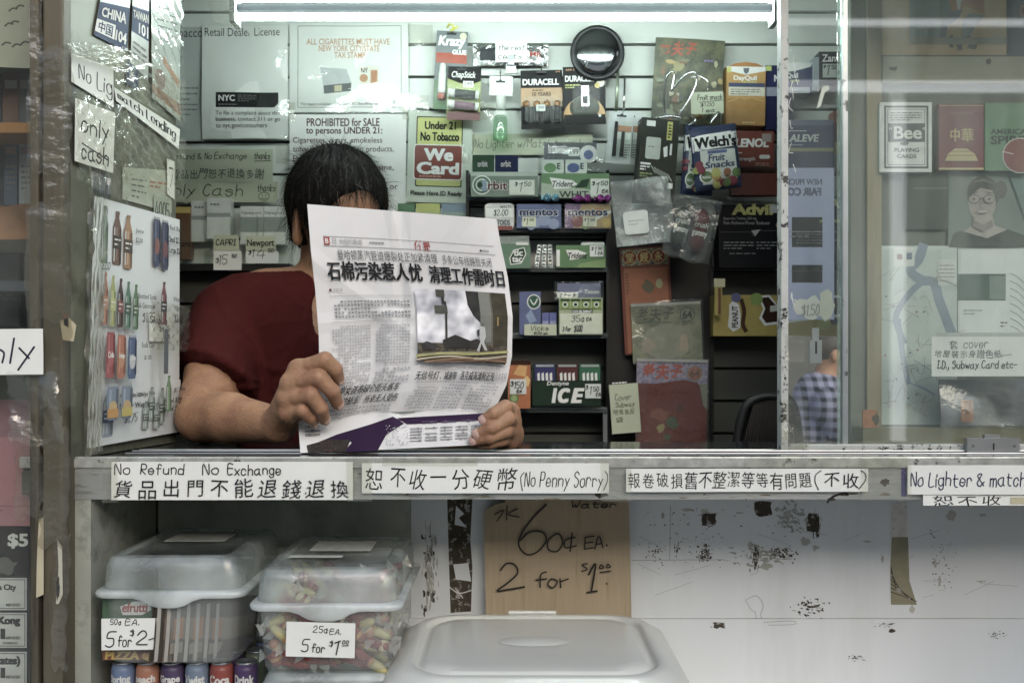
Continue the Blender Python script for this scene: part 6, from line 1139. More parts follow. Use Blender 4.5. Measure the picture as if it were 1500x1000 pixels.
def skin_obj(name, V, F, mats, parent=None, mi=None, smooth_it=2):
    me = bpy.data.meshes.new(name); me.vertices.add(len(V)); me.vertices.foreach_set('co', V.astype(np.float32).ravel())
    me.loops.add(len(F)*4); me.loops.foreach_set('vertex_index', F.astype(np.int32).ravel()); me.polygons.add(len(F))
    me.polygons.foreach_set('loop_start', np.arange(len(F), dtype=np.int32)*4); me.polygons.foreach_set('use_smooth', np.ones(len(F), bool))
    for m in mats: me.materials.append(m)
    if mi is not None: me.polygons.foreach_set('material_index', mi.astype(np.int32))
    me.update(); me.validate(); o = bpy.data.objects.new(name, me); COL.objects.link(o)
    if parent: o.parent = parent
    if smooth_it: sm = o.modifiers.new('smooth', 'SMOOTH'); sm.iterations = smooth_it; sm.factor = .5
    return o
SKIN = M('skin', '#a07c62', .5, noise=.14, ns=70, bump=.16, bs=190, col2='#86604f', c2=(.46, .74), c2s=20, sss=.12, spec=.4)
NAIL = M('fingernail', '#c4a59a', .35, noise=.05); SHIRT = M('maroon_shirt', '#3f1716', .9, noise=.12, ns=60, bump=.12, bs=220, spec=.15)
HAIR = M('black_hair', '#100f0d', .62, noise=.35, ns=90, spec=.12, stretch=(1, 1, .3)); HAIRG = M('grey_hair', '#57524e', .45, noise=.2, spec=.15)
def px(x, y, Y): return np.array(P(x, y, Y))
man = bpy.data.objects.new('person', None); COL.objects.link(man)
man['label'] = 'man in a maroon t-shirt reading a newspaper behind the counter'; man['category'] = 'person'
hd = px(498, 322, .40); HR_ = Euler((R(16), R(-5), R(31))).to_matrix().to_4x4()       # bent over the paper, turned a little to the picture's right
def hp(x, y, z): return hd+np.array(HR_ @ Vector((x, y, z)))
sL, eL, wL = px(340, 470, .44), px(297, 606, .27), px(408, 622, .145)
sR, eR, wR = px(612, 468, .44), px(640, 640, .36), px(742, 636, .215)
ZCT = H-.1475
eL[2] = ZCT+.047; wL[2] = ZCT+.040
fb = Field((-.66, .04, H-.30), (.06, .62, H+.36), .0019)
# torso, neck, arms
fb.cap(px(400, 480, .47), .115, px(540, 480, .47), .115, .03); fb.cap(px(470, 500, .47), .14, px(470, 720, .46), .15, .03)
fb.chain([hp(0, .045, -.06), px(487, 440, .455)], [.056, .064], .02); fb.cap(px(487, 456, .46), .042, px(400, 500, .48), .036, .01); fb.cap(px(487, 452, .46), .042, px(580, 490, .48), .038, .01)
fb.chain([sL, sL*.4+eL*.6, eL], [.058, .053, .045], .008); fb.chain([eL, eL*.62+wL*.38+np.array([0, 0, .003]), wL], [.044, .042, .029], .010)
fb.cap(sL*.4+eL*.6+np.array([.012, -.010, 0]), .046, sL*.2+eL*.8, .046, .008)
fb.chain([sR, eR], [.062, .046], .03); fb.chain([eR, wR], [.044, .028], .02)
# head
fb.ell(hp(0, .012, .030), (.076, .096, .088), .01, HR_); fb.ell(hp(0, -.022, -.045), (.060, .068, .072), .03, HR_); fb.ell(hp(0, -.05, -.095), (.034, .036, .026), .03, HR_)
fb.cap(hp(0, -.086, .004), .008, hp(0, -.102, -.032), .012, .012)
for sg in (-1, 1):
    fb.ell(hp(sg*.014, -.094, -.036), (.009, .010, .008), .006, HR_); fb.cap(hp(sg*.012, -.082, .016), .008, hp(sg*.046, -.072, .014), .007, .012)
    fb.ell(hp(sg*.031, -.086, -.001), (.017, .012, .011), .008, HR_, 's'); fb.ell(hp(sg*.048, -.052, -.03), (.022, .025, .02), .02, HR_)
    er = HR_ @ Euler((R(-12), 0, R(sg*22))).to_matrix().to_4x4()
    fb.ell(hp(sg*.080, .010, -.008), (.009, .021, .033), .006, er); fb.ell(hp(sg*.078, .008, -.036), (.008, .012, .012), .008, er); fb.ell(hp(sg*.090, .006, -.006), (.006, .012, .020), .005, er, 's')
fb.cap(hp(-.02, -.087, -.064), .006, hp(.02, -.087, -.064), .006, .006); fb.cap(hp(-.016, -.086, -.074), .007, hp(.016, -.086, -.074), .007, .006); fb.cap(hp(-.022, -.093, -.069), .0022, hp(.022, -.093, -.069), .0022, .003, 's')
# hands: palm first, then every finger as its own chain, kept apart by a small blend
def hand(f, wrist, mcps, fingers, thumb, frad):
    for m in mcps: f.cap(wrist, .021, m, .0135, .012)
    f.cap(mcps[0], .013, mcps[-1], .0125, .012)
    for m, fg, rd in zip(mcps, fingers, frad):
        f.cap(m, .0125, m*.55+fg[0]*.45, rd+.001, .009)
        pts = [m*.55+fg[0]*.45]+list(fg); rads = [rd+.0008, rd+.0012, rd, rd*.82]
        f.chain(pts, rads[:len(pts)], .0022)
    f.cap(wrist*.7+thumb[0]*.3, .018, thumb[0], .014, .012); f.chain(thumb, [.0135, .0118, .0105], .004)
nails = []
mL = [px(437, 541, .080), px(424, 561, .075), px(419, 584, .078), px(422, 603, .086)]
fL = [[px(476, 527, .062), px(491, 541, .073), px(496, 556, .090)], [px(467, 553, .058), px(487, 573, .068), px(495, 592, .088)], [px(455, 578, .060), px(470, 598, .070), px(475, 614, .088)], [px(443, 601, .068), px(455, 612, .080), px(459, 619, .092)]]
hand(fb, wL, mL, fL, [px(438, 604, .128), px(462, 584, .137), px(484, 570, .135)], [.0116, .0118, .0114, .0100])
mR = [px(747, 603, .165), px(750, 619, .168), px(749, 634, .170), px(744, 646, .172)]
fR = [[px(740, 596, .103), px(723, 606, .084), px(709, 615, .086)], [px(744, 613, .098), px(719, 627, .080), px(699, 636, .084)], [px(741, 631, .100), px(716, 641, .083), px(694, 646, .087)], [px(735, 645, .112), px(716, 650, .096), px(704, 651, .094)]]
hand(fb, wR, mR, fR, [px(728, 622, .180), px(708, 612, .165), px(694, 606, .150)], [.0104, .0106, .0102, .0085])
V, F = fb.mesh()
# fingernails: the outer side of each fingertip
cen = V[F].mean(1); mi = np.zeros(len(F), int)
body = skin_obj('body', V, F, [SKIN, NAIL], man, mi)
E_W = M('eye_white', '#cfcac4', .2)
for sg in (-1, 1):
    o = whole('eye', None, None, [tuple(hp(sg*.031, -.078, -.001)+.0118*np.array((math.sin(a)*math.cos(b), math.sin(a)*math.sin(b), math.cos(a)))) for a in np.linspace(.01, 3.13, 9) for b in np.linspace(0, 6.283, 14, endpoint=False)], [(i*14+j, (i+1)*14+j, (i+1)*14+(j+1) % 14, i*14+(j+1) % 14) for i in range(8) for j in range(14)], E_W, parent=man, smooth=True)
def nail(tip, prev, out, w):
    """a small curved plate on the back of the last finger bone"""
    d = tip-prev; d /= np.linalg.norm(d); out = out-d*(out@d); out /= np.linalg.norm(out); sd_ = np.cross(d, out); pts = []
    for i in range(6):
        for j in range(7):
            u, v = i/5, (j/6-.5)*2; ww_ = w*(1-.12*abs(u-.5)*2); a = v*1.0
            pts.append(tuple(tip+d*(-.0055+.0115*u)+sd_*ww_*math.sin(a)*1.02+out*(ww_*math.cos(a)*1.04-.0012*u)))
    return whole('fingernail', None, None, pts, [(i*7+j, (i+1)*7+j, (i+1)*7+j+1, i*7+j+1) for i in range(5) for j in range(6)], NAIL, parent=man, smooth=True)
for fg, rd, o_ in zip(fL, (.0116, .0118, .0114, .0100), ((.75, -.6, .25),)*4): nail(fg[2], fg[1], np.array(o_), rd*.90)
for fg, rd in zip(fR[:3], (.0104, .0106, .0102)): nail(fg[2], fg[1], np.array((-.25, -.9, .35)), rd*.92)
# t-shirt: torso and sleeves a little outside the body, with folds
ft = Field((-.68, .14, H-.34), (.12, .68, H+.16), .0032)
ft.cap(px(392, 482, .47), .125, px(548, 482, .47), .125, .03); ft.cap(px(470, 500, .47), .152, px(470, 740, .46), .165, .03); ft.cap(px(487, 440, .46), .076, px(380, 464, .46), .069, .03); ft.cap(px(487, 446, .465), .068, px(594, 472, .465), .060, .03)
hmL = sL*.33+eL*.67
def sleeve(f, a, b, ra, rb, n):        # a tapering tube cut off square at the hem
    ba = b-a; L2 = ba@ba
    def fn(X, Y, Z):
        q = (X-a[0], Y-a[1], Z-a[2]); t = np.clip((q[0]*ba[0]+q[1]*ba[1]+q[2]*ba[2])/L2, 0, 1.3)
        d = np.sqrt(sum((q[i]-t*ba[i])**2 for i in range(3)))-(ra+(rb-ra)*t); return np.maximum(d, (X-b[0])*n[0]+(Y-b[1])*n[1]+(Z-b[2])*n[2])
    f.put(fn, np.minimum(a, b)-ra-.02, np.maximum(a, b)+ra+.02, .022)
hn = eL-sL; hn = hn/np.linalg.norm(hn)+np.array((-.35, 0, 0)); hn /= np.linalg.norm(hn)
sleeve(ft, sL, hmL, .077, .080, hn); sleeve(ft, sR, sR*.45+eR*.55, .074, .076, (eR-sR)/np.linalg.norm(eR-sR))
ax_ = (eL-sL)/np.linalg.norm(eL-sL)
ft.cap(hp(0, .05, -.09), .064, px(492, 452, .40), .062, .012, 's'); ft.cap(px(487, 420, .44), .066, px(487, 380, .44), .07, .01, 's'); ft.ell(px(492, 468, .355), (.045, .06, .06), .015, None, 's')
Vt, Ft = ft.mesh()
def vnormals(V, F):
    n = np.cross(V[F[:, 2]]-V[F[:, 0]], V[F[:, 3]]-V[F[:, 1]]); N_ = np.zeros_like(V)
    for i in range(4): np.add.at(N_, F[:, i], n)
    return N_/(np.linalg.norm(N_, axis=1, keepdims=True)+1e-12)
ridge = lambda t: (1-np.abs(np.sin(t)))**2.2
wob = .5*np.sin(Vt[:, 0]*31+Vt[:, 2]*17)+.4*np.sin(Vt[:, 2]*43-Vt[:, 1]*29)+.3*np.sin(Vt[:, 0]*57+Vt[:, 1]*41)
def rays(c, n, amp, rad):           # creases that run out from one point
    d = Vt-c; return amp*ridge(np.arctan2(d[:, 2], d[:, 0]+.3*d[:, 1])*n+wob)*np.exp(-(d**2).sum(1)/rad)*(1-np.exp(-(d**2).sum(1)/.0035))
fold = rays(px(392, 560, .36), 3.2, .009, .022)+rays(px(300, 560, .30), 3.5, .006, .006)+rays(px(470, 470, .36), 5, .005, .012)
fold += .007*ridge(Vt[:, 2]*26+Vt[:, 0]*12+1.6*wob)*np.exp(-((Vt-px(430, 600, .34))**2).sum(1)/.02)+.0022*wob
Vt = Vt+vnormals(Vt, Ft)*fold[:, None]
skin_obj('t_shirt', Vt, Ft, [SHIRT], man, None, 2)
# hair: a cap plus separate strands
fh = Field(hp(0, 0, .03)-.16, hp(0, 0, .03)+.16, .0022)
fh.ell(hp(0, .020, .036), (.091, .109, .100), .01, HR_); fh.ell(hp(0, .055, -.02), (.074, .062, .075), .02, HR_)
fh.ell(hp(.012, -.126, -.012), (.098, .092, .090), .012, HR_, 's'); [fh.ell(hp(q_*.098, .004, -.022), (.036, .034, .050), .010, HR_, 's') for q_ in (-1, 1)]; [fh.cap(hp(q_*.132, -.05, -.035), .062, hp(q_*.132, .022, -.035), .058, .012, 's') for q_ in (-1, 1)]; fh.cap(hp(-.11, -.02, -.035), .034, hp(-.11, -.05, -.10), .05, .012, 's'); fh.cap(hp(.11, -.02, -.035), .034, hp(.11, -.05, -.10), .05, .012, 's')
fh.cap(hp(-.12, .04, -.108), .056, hp(.12, .04, -.108), .056, .01, 's')
Vh, Fh = fh.mesh(); q0 = (np.array(HR_.to_3x3()).T @ (Vh-hd).T).T; an = np.arctan2(q0[:, 0], q0[:, 1]-.06); nh = Vh-hp(0, .02, .02); nh /= np.linalg.norm(nh, axis=1, keepdims=True); Vh = Vh+nh*(.0016*np.sin(an*41+q0[:, 2]*30)+.0012*np.sin(an*23-q0[:, 2]*55)+.0014*np.sin(q0[:, 0]*130)*np.sin(q0[:, 1]*110))[:, None]
hair = skin_obj('hair', Vh, Fh, [HAIR, HAIRG], man, None, 1)
rs = np.random.RandomState(11); hv, hf = [], []; hm = []
loc = (np.array(HR_.to_3x3()).T @ (Vh-hd).T).T; cands = np.where((loc[:, 2] > -.05))[0]
nrm_ = (Vh-hp(0, .02, .02)); nrm_ /= np.linalg.norm(nrm_, axis=1, keepdims=True)
crown = hp(.01, .06, .10)
for i in rs.choice(cands, 6500):
    p = Vh[i]; n_ = nrm_[i]; fl_ = p-crown; fl_ = fl_-n_*(fl_@n_); fl_ = fl_/(np.linalg.norm(fl_)+1e-6)+rs.normal(0, .36, 3); L_ = rs.uniform(.012, .034); w_ = rs.uniform(.0003, .0006)
    sdv = np.cross(fl_, n_); sdv /= np.linalg.norm(sdv)+1e-6; b0 = len(hv); lift = rs.uniform(.1, .7) if rs.rand() < .82 else 1.3; q = p.copy()-n_*.001
    for t in range(5):
        u = t/4; c_ = q+fl_*L_*u+n_*(.0015+L_*lift*(u-.75*u*u))-np.array([0, 0, .25*L_*u*u]); ww_ = w_*(1-.8*u)
        hv += [c_-sdv*ww_, c_+sdv*ww_]
    hf += [(b0+2*t, b0+2*t+1, b0+2*t+3, b0+2*t+2) for t in range(4)]; hm += [1 if rs.rand() < .05 else 0]*4
st = whole('strands', None, None, [tuple(v) for v in hv], hf, [HAIR, HAIRG], parent=hair); st.data.polygons.foreach_set('material_index', hm)
# sitting lower body and stool (hidden by the counter)
LEGS = M('dark_trousers', '#23252a', .9)
fl2 = Field((-.70, .10, .08), (.10, .72, H-.26), .012)
hipc = np.array((-.32, .47, .86)); fl2.cap(np.array((-.36, .47, H-.32)), .15, hipc, .15, .03)
for sx in (-.42, -.24): fl2.chain([np.array((sx, .46, .82)), np.array((sx, .36, .56) if False else (sx, .37, .62)), np.array((sx, .42, .16))], [.09, .07, .045], .02); fl2.cap(np.array((sx, .43, .15)), .045, np.array((sx, .34, .14)), .035, .02)
skin_obj('trousers', *fl2.mesh(), [LEGS], man, None, 2)
stl = bpy.data.objects.new('stool', None); COL.objects.link(stl); stl['label'] = 'tall stool under the reading man behind the counter'; stl['category'] = 'stool'; stl.location = (-.33, .56, .1)
wbox('seat', -.16, .16, -.12, .12, .56, .60, SHELF, stl, .01)
for ix in (-1, 1):
    for iy in (-1, 1): wbox('leg', ix*.13-.015, ix*.13+.015, iy*.09-.015, iy*.09+.015, 0, .56, SHELF, stl)

# ================================================================ the newspaper
def interp(t, pts): return np.interp(t, [p[0] for p in pts], [p[1] for p in pts])
LX = [(0, 450), (.2, 455), (.4, 462), (.6, 467), (.8, 468), (1, 444)]; RX = [(0, 727), (.12, 733), (.3, 744), (.5, 751), (.7, 750), (.85, 742), (1, 722)]
def npix(u, v):
    x0, x1 = interp(v, LX), interp(v, RX); yt = 299+22*u; yb = 620-14*u-10*math.sin(math.pi*u)
    return x0+(x1-x0)*u, yt+(yb-yt)*v
CREASE = [(.5, .52, .05, 1, -.0022, .05), (.40, .8, 1, .12, .004, .05), (.53, .8, 1, -.1, -.003, .05), (.2, .7, .7, .7, .003, .06), (.8, .85, .6, -.8, -.003, .06), (.85, .2, .8, .6, .002, .05)]
def ndep(u, v):
    s_ = min(max((v-.35)/.5, 0), 1); s_ = s_*s_*(3-2*s_)
    return .108+.012*math.sin(math.pi*u)-.030*math.exp(-((u-.47)/.12)**2)*s_*.35+.02*max(0, (u-.8)/.2)**2*.6-.004*math.sin(9*v+2*u)+.0016*math.sin(26*u+11*v)*s_+.010*math.exp(-((u-.26)/.10)**2-((v-.66)/.16)**2)-.006*math.exp(-((u-.36)/.06)**2-((v-.72)/.18)**2)+.012*max(0, v-.9)*10*.3+sum(a_*max(0, 1-abs((u-u0)*c_+(v-v0)*s__)/w_) for u0, v0, c_, s__, a_, w_ in CREASE)
def nmap(u, v, w):
    a, b_ = npix(u/100, v/100); return P(a, b_, ndep(u/100, v/100)-w)
npz = Item('newspaper', label='Chinese newspaper held open by the man, with a smoke photo on its front page', cat='newspaper', mapf=nmap, nsub=200)
npz.q(0, 0, 100, 100, NEWS, 0); npz.q(0, 0, 100, 100, NEWS, -.0012); npz.w = .0010; npz.nsub = 90
for k_ in range(3):
    for (a, b_) in (((0, 0), (100, 0)), ((100, 0), (100, 100))):
        n_ = 40; pts = [(a[0]+(b_[0]-a[0])*i/n_, a[1]+(b_[1]-a[1])*i/n_) for i in range(n_+1)]
        npz.add([(*p, 0) for p in pts]+[(*p, -.0012) for p in pts], [(i, i+1, n_+2+i, n_+1+i) for i in range(n_)], NEWS)
    break
NB = ink('#1b1b1c'); NG = ink('#9c9da0'); NR = ink('#a8352c'); NL = ink('#8a8b8d')
npz.q(7, 14.2, 96, 14.4, NL); npz.q(7, 18.6, 96, 18.85, NL); npz.q(7.2, 14.6, 10.2, 18.2, NR); npz.txt('B', 7.8, 15.2, 9.6, 17.6, WHITE, .03); npz.txt('日', 11.6, 15.0, 13.6, 17.8, NG); npz.txt('大纽约新闻', 15, 14.9, 27, 17.9, NG); npz.lines(31, 15.8, 44, 16.8, 1, NL, .7, 1.2); npz.cj('侨报', 54, 13.6, 63, 19.2, NR, .02, .08); npz.lines(89, 16.4, 95.5, 17.4, 1, NL, .7, 1.2); npz.disc(88.6, 17, .5, NB, .5)
npz.txt('曼哈顿蒸汽管道爆裂处正加紧清理', 13.5, 20.3, 65, 25.2, NB, -.006); npz.txt('多条公车线路暂关闭', 67.5, 20.6, 93, 25.4, NB, -.006)
npz.txt('石棉污染惹人忧', 7.3, 25.8, 56, 34.8, NB, .04); npz.txt('清理工作需时日', 59.5, 26.4, 98.2, 35.2, NB, .04)
npz.disc(7.8, 39.3, .7, ink('#6a2c34'), .6); npz.txt('本报记者', 9.2, 38.4, 14, 40, NG)
for y in (41.9, 54.2): npz.q(7, y, 49, y+.2, NL)
def cjk(x0, y0, x1, y1, rows, m, seed, indent=0):
    """rows of tiny characters too small to read: each a few strokes in its own little cell"""
    rnd = random.Random(seed); rh = (y1-y0)/rows; ch = rh*.92; wdt = ch*1.05; w = npz.up()
    for r_ in range(rows):
        x = x0+(indent*wdt*2 if r_ == 0 or rnd.random() < .12 else 0); y = y0+r_*rh; e = x1 if rnd.random() > .12 else x0+(x1-x0)*rnd.uniform(.4, .9)
        while x+wdt*.8 < e:
            if rnd.random() < .94:
                for _ in range(3):
                    yy = y+rnd.uniform(0, ch*.62); npz.add([(x, yy, w), (x, yy+ch*.14, w), (x+wdt*.8, yy+ch*.14, w), (x+wdt*.8, yy, w)], [(0, 1, 2, 3)], m)
                xx = x+rnd.uniform(.15, .6)*wdt; npz.add([(xx, y, w), (xx, y+ch*.75, w), (xx+wdt*.14, y+ch*.75, w), (xx+wdt*.14, y, w)], [(0, 1, 2, 3)], m)
            x += wdt
cjk(9, 44.2, 48, 53, 5, ink('#6a6b6e'), 1, 1); cjk(7, 56, 27, 99, 29, NG, 2, 1); cjk(29.5, 56, 48.5, 76, 13, NG, 3, 1); cjk(29.5, 77.2, 48.5, 85, 4, NG, 33, 1)
npz.txt('岁女孩布碌仑街头练车', 13.5, 84.8, 45, 89.0, NB, .016, .22); npz.txt('路边轿车', 13.5, 90.2, 26, 94.3, NB, .016, .22); npz.txt('所幸无人受伤', 28.5, 90.2, 46.5, 94.3, NB, .016, .22); cjk(12, 95.4, 46, 99.4, 2, NG, 4)
cjk(53, 75.8, 96, 78.3, 2, NG, 5); npz.txt('无信号灯', 51.5, 79.6, 64, 84, NB, .014); npz.txt('、减速带', 64.5, 79.8, 73, 84, NB, .014); npz.txt('洛克威海滩附近现', 75, 79.2, 93, 83.8, NB, .014); npz.txt('致命车祸', 93.2, 79, 99.2, 83.4, NL)
for x0, x1, sd_ in ((52, 66, 6), (67.5, 81, 7), (82.5, 96.5, 8)): cjk(x0, 86 if x0 > 60 else 87.5, x1, 99, 8, NG, sd_, 1)
cjk(53, 84.6, 95, 86, 1, NG, 9)
# the printed photograph: smoke, lamp post, rubble, a worker, a taped-off street
phx = lambda x: 51+(x-0)*.465; phy = lambda y: 38.4+y*.365
SM = M('printed_smoke', '#9c9da6', .8, noise=.15, ns=35, col2='#eeeef0', c2=(.40, .60), c2s=13, c2d=3, spec=.15)
GRD = M('printed_ground', '#5c564c', .8, noise=.45, ns=160, spec=.15, col2='#3a3733', c2=(.5, .6), c2s=120)
def pp(pts, m, fine=False):
    q = [(phx(x), phy(y)) for x, y in pts]; npz.tri(q, m) if len(q) > 4 else npz.poly(q, m)
npz.q(51, 38.4, 97.6, 74.9, SM); nd = npz.w
npz.q(phx(73), phy(0), phx(100), phy(76), M('printed_wall', '#6a675e', .8, noise=.2, ns=50, spec=.15)); pp([(56, 0), (72, 0), (76, 30), (70, 44), (62, 34), (57, 20)], M('printed_dark', '#3f3f3e', .8, noise=.4, ns=60, spec=.15)); npz.q(phx(70), phy(0), phx(82), phy(70), M('printed_pillar', '#7d8079', .8, noise=.15, spec=.15)); npz.q(phx(84), phy(0), phx(100), phy(74), M('printed_door', '#474439', .8, noise=.3, ns=60, spec=.15)); npz.q(phx(88.5), phy(34), phx(90), phy(46), ink('#a8843c'))
npz.q(phx(0), phy(74), phx(100), phy(100), GRD); npz.w += .0001
ST = ink('#33352f'); npz.q(phx(31), phy(16), phx(33.4), phy(70), ST); npz.q(phx(23), phy(0), phx(32.5), phy(10), ink('#4a4c40')); npz.q(phx(20), phy(22), phx(34), phy(33), ink('#4a4c40')); npz.q(phx(28.5), phy(10), phx(31.5), phy(20), ST)
pp([(28, 70), (42, 62), (60, 70), (66, 78), (30, 82)], ink('#2e2c2a')); pp([(4, 76), (10, 72), (22, 76), (20, 84), (6, 84)], ink('#2e2d2d')); pp([(58, 70), (66, 66), (76, 72), (72, 80), (60, 80)], ink('#37342f'))
WK = ink('#b4b6b4'); pp([(69, 50), (72, 46), (75, 50), (76, 62), (74, 70), (78, 82), (75, 82), (71, 72), (69, 84), (66, 83), (70, 70), (68, 60)], WK); pp([(66, 54), (69, 53), (69, 62), (66.5, 62)], ink('#3a3c3c')); npz.disc(phx(72.5), phy(46), .8, ink('#6a665e'), 1.0)
for pts, th, c1 in (([(0, 92), (30, 88), (60, 88), (100, 82)], 1.3, '#a8a45c'), ([(0, 97), (36, 92), (70, 94), (100, 88)], .9, '#b3a88c'), ([(10, 100), (50, 95), (100, 96)], 1.0, '#8a6a4c'), ([(20, 100), (60, 98), (100, 92)], .7, '#7a5a44'), ([(0, 90), (40, 86), (70, 85)], .5, '#8d8a6a')): npz.stroke([(phx(x), phy(y)) for x, y in pts], th, ink(c1))
nobj = npz.build()
# inner leaf folding down on to the counter, with its violet band
def imap(u, v, w):
    u, v = u/100, v/100; x = 436+(730-436)*u+(4-8*u)*v; yt = 606-10*u; yb = 664-14*u
    y = yt+(yb-yt)*v; fold_ = .020*math.exp(-((u-.46)/.05)**2)
    d = .124-.045*(v**1.3)*(1-.3*u)-fold_*(1-v)*.5+.003*math.sin(14*u)
    p = P(x, y, d-w); p.z = max(p.z, ZC+.002+w); return p
il = Item('inner_page', mapf=imap, nsub=90); VI = M('violet_print', '#2f1d3a', .75, noise=.1, spec=.2); il.q(0, 0, 100, 100, NEWS, 0); il.nsub = 30; il.w = .0008
npz_, npz = npz, il
UV = lambda pts: [((x-436)/2.94, (y-(606-10*(x-436)/294))/((664-14*(x-436)/294)-(606-10*(x-436)/294))*100) for x, y in pts]
il.tri(UV([(452, 652), (492, 636), (540, 622), (575, 610), (588, 616), (540, 632), (500, 646), (458, 660)]), VI); il.tri(UV([(500, 638), (576, 610), (592, 620), (566, 636), (552, 660), (500, 662), (514, 648)]), VI); il.tri(UV([(582, 612), (728, 604), (728, 614), (596, 621)]), VI)
il.tri(UV([(446, 652), (480, 643), (512, 644), (504, 662), (448, 664)]), M('busy_dark_print', '#3a3634', .75, noise=.6, ns=300, col2='#7a4a44', c2=(.6, .66), c2s=180, spec=.2))
cjk(62, 30, 92, 40, 1, ink('#5a4a6a'), 40); cjk(56, 46, 96, 86, 5, NL, 41); cjk(3, 30, 20, 60, 3, NL, 44)
r = random.Random(5)
for i in range(70): il.disc(r.uniform(44, 55), r.uniform(36, 92), .3, NG, 1.6, 6)
npz = npz_
c0 = Vector(nobj.location)
il.mapf = imap; il.V = il.V; nobj['_c'] = list(c0)
class _P(dict): pass
il_o = None
me = bpy.data.meshes.new('inner_page'); me.from_pydata([tuple(v-c0) for v in il.V], [], il.Fc)
for m in il.mats: me.materials.append(m)
me.polygons.foreach_set('material_index', il.Mi); me.polygons.foreach_set('use_smooth', il.Sm); me.update(); il_o = bpy.data.objects.new('inner_page', me); COL.objects.link(il_o); il_o.parent = nobj
del nobj['_c']

# ================================================================ passer-by in a plaid shirt, standing behind the kiosk in place of his reflection
wk = bpy.data.objects.new('person', None); COL.objects.link(wk); wk['label'] = 'man in a plaid shirt turned to the right, seen far off through the window'; wk['category'] = 'person'
WYP = 3.6; kk = (DC+WYP)/FPX
def wp(x, y, dy=0): return np.array(P(x, y, WYP))+np.array((0, dy, 0))
PL = bpy.data.materials.new('plaid_shirt'); PL.use_nodes = True; nt = PL.node_tree; N = nt.nodes; L = nt.links; tc = N.new('ShaderNodeTexCoord'); sx = N.new('ShaderNodeSeparateXYZ'); L.new(tc.outputs['Object'], sx.inputs[0]); p_ = N['Principled BSDF']; p_.inputs['Roughness'].default_value = .9
tot = None
for ax, fr_ in (('X', 130), ('Z', 130)):
    ad = N.new('ShaderNodeMath'); ad.operation = 'MULTIPLY'; ad.inputs[1].default_value = fr_; L.new(sx.outputs[ax], ad.inputs[0]); sn = N.new('ShaderNodeMath'); sn.operation = 'SINE'; L.new(ad.outputs[0], sn.inputs[0]); gt = N.new('ShaderNodeMath'); gt.operation = 'GREATER_THAN'; gt.inputs[1].default_value = .1; L.new(sn.outputs[0], gt.inputs[0])
    if tot is None: tot = gt
    else: s2_ = N.new('ShaderNodeMath'); s2_.operation = 'ADD'; L.new(tot.outputs[0], s2_.inputs[0]); L.new(gt.outputs[0], s2_.inputs[1]); tot = s2_
cr = N.new('ShaderNodeMapRange'); cr.inputs[2].default_value = 2; L.new(tot.outputs[0], cr.inputs[0]); mxx = N.new('ShaderNodeMix'); mxx.data_type = 'RGBA'; L.new(cr.outputs[0], mxx.inputs[0]); mxx.inputs[6].default_value = (*lin('#8f90a4'), 1); mxx.inputs[7].default_value = (*lin('#181a2a'), 1); L.new(mxx.outputs[2], p_.inputs['Base Color'])
hd2 = wp(1222, 520); 
ff = Field((hd2[0]-.35, WYP-.4, .0), (hd2[0]+.45, WYP+.4, hd2[2]+.2), .009)
ff.ell(hd2+np.array((-.005, 0, .03)), (.098, .078, .092), .02); ff.ell(hd2+np.array((.035, 0, -.045)), (.068, .058, .07), .03); ff.cap(hd2+np.array((.095, 0, .0)), .012, hd2+np.array((.112, 0, -.03)), .013, .02)
ff.ell(hd2+np.array((-.02, -.078, -.008)), (.02, .012, .032), .008)
nk = hd2+np.array((-.05, 0, -.15)); ff.cap(hd2+np.array((-.03, 0, -.05)), .055, nk, .062, .03)
hpz = .80; torso = [nk+np.array((-.02, 0, -.06)), np.array((hd2[0]-.10, WYP, 1.05)), np.array((hd2[0]-.08, WYP, hpz))]
shn, shf = torso[0]+np.array((.0, -.17, -.04)), torso[0]+np.array((.0, .17, -.04))
eln = np.array((hd2[0]-.02, WYP-.22, 1.06)); hnd = np.array((hd2[0]+.19, WYP-.15, .975)); elf = np.array((hd2[0]+.02, WYP+.22, 1.05)); hnf = np.array((hd2[0]+.2, WYP+.12, .98))
for a, b_ in ((eln, hnd), (elf, hnf)):
    ff.chain([a, b_], [.042, .028], .02); ff.ell(b_+np.array((.05, 0, -.005)), (.05, .022, .034), .015)
    for i in range(4): ff.cap(b_+np.array((.08, -.018+.012*i, .0)), .009, b_+np.array((.125-.008*abs(i-1), -.02+.013*i, -.018)), .008, .004)
    ff.cap(b_+np.array((.03, -.02, .015)), .011, b_+np.array((.075, -.03, .02)), .009, .006)
ff.chain(torso, [.12, .13, .13], .03)
for sg in (-1, 1): ff.chain([np.array((hd2[0]-.08, WYP+sg*.09, .80)), np.array((hd2[0]-.05+sg*.08, WYP+sg*.09, .46)), np.array((hd2[0]-.10+sg*.14, WYP+sg*.09, .09))], [.09, .06, .042], .02); ff.cap(np.array((hd2[0]-.11+sg*.14, WYP+sg*.09, .05)), .045, np.array((hd2[0]+.06+sg*.14, WYP+sg*.09, .035)), .033, .02)
skin_obj('body', *ff.mesh(), [SKIN], wk, None, 2)
fc = Field((hd2[0]-.42, WYP-.45, .6), (hd2[0]+.35, WYP+.45, hd2[2]), .009)
fc.chain([torso[0], torso[1], torso[2]], [.135, .15, .15], .03)
for a, b_ in ((shn, eln), (shf, elf)): fc.cap(torso[0]+np.array((0, 0, -.03)), .09, a, .085, .03); fc.chain([a, b_], [.085, .07], .03)
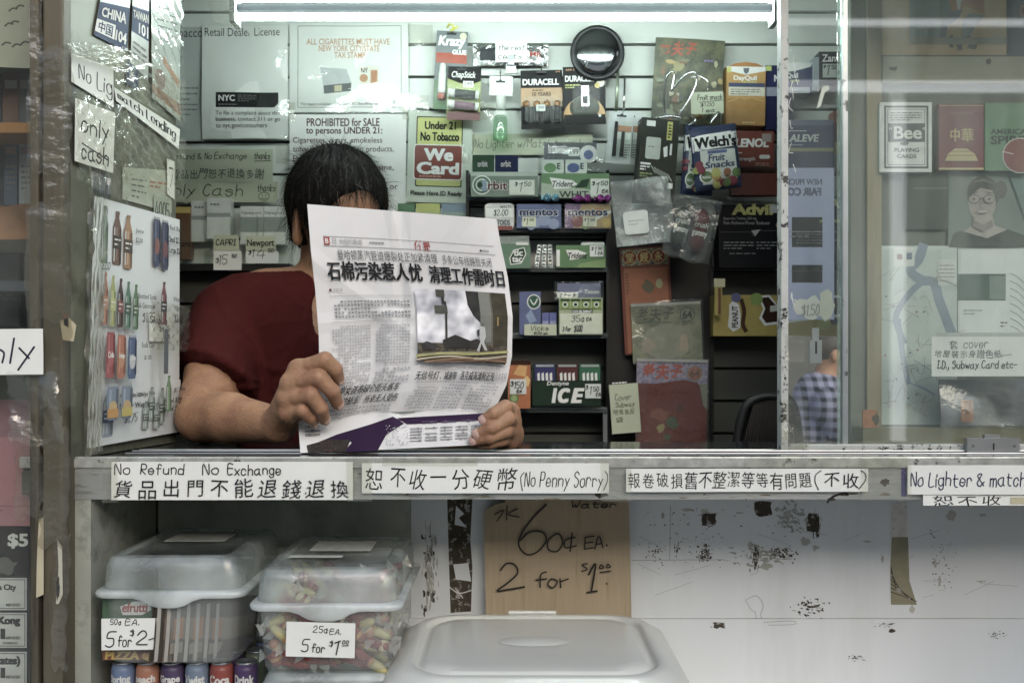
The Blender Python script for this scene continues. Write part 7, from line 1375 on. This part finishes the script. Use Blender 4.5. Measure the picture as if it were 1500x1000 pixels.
fc.cap(eln, .068, eln*.55+hnd*.45, .055, .03); fc.cap(elf, .068, elf*.55+hnf*.45, .055, .03); fc.cap(nk+np.array((.0, 0, .03)), .06, nk+np.array((.02, 0, .14)), .07, .01, 's')
Vc, Fc_ = fc.mesh(); skin_obj('shirt', Vc, Fc_, [PL], wk, None, 2)
ft2 = Field((hd2[0]-.35, WYP-.3, .02), (hd2[0]+.35, WYP+.3, .86), .012)
for sg in (-1, 1): ft2.chain([np.array((hd2[0]-.08, WYP+sg*.08, .80)), np.array((hd2[0]-.05+sg*.08, WYP+sg*.09, .46)), np.array((hd2[0]-.10+sg*.14, WYP+sg*.09, .12))], [.13, .085, .065], .03)
skin_obj('trousers', *ft2.mesh(), [LEGS], wk, None, 2)
fh2 = Field(hd2-.2, hd2+.2, .006); fh2.ell(hd2+np.array((-.016, 0, .04)), (.104, .086, .094), .01); fh2.ell(hd2+np.array((.11, 0, -.05)), (.09, .12, .11), .015, None, 's'); fh2.ell(hd2+np.array((-.015, -.09, -.02)), (.035, .04, .05), .01, None, 's'); fh2.cap(hd2+np.array((-.15, 0, -.10)), .075, hd2+np.array((.1, 0, -.13)), .075, .015, 's')
skin_obj('hair', *fh2.mesh(), [M('brown_grey_hair', '#3d3731', .6, noise=.3)], wk, None, 1)
facade(-6, 14, 12, 9, 'dark building wall behind the kiosk', M('dark_render', '#4a4a46', .9, noise=.2, ns=2))

# lamps and their white post out on the pavement: their reflection lies across the sliding window
LY_ = -3.2
lp_ = bpy.data.objects.new('street_lamp', None); COL.objects.link(lp_); lp_['label'] = 'white lamp post with two long tube lamps and an upright one behind the viewer'; lp_['category'] = 'street lamp'; lp_.location = (1.89, LY_, 0)
wbox('post', -.045, .045, -.04, .04, 0, 3.2, M('white_post', '#d5d6d2', .5), lp_, .01); wbox('lamp', -.03, .03, .042, .07, 1.0, 2.68, emit('tube_lamp_upright', (.95, .97, 1), 1.6), lp_)
for z, t_ in ((2.746, .024), (3.06, .014)):
    wbox('lamp', -1.1, 4.2, .05, .05+t_*1.5, z-t_, z+t_, emit('tube_lamp_%d' % int(z*100), (.95, .97, 1), 2.2), lp_); wbox('arm', -.02, .02, -.0, .05, z-.02, z+.02, MATS['white_post'], lp_)
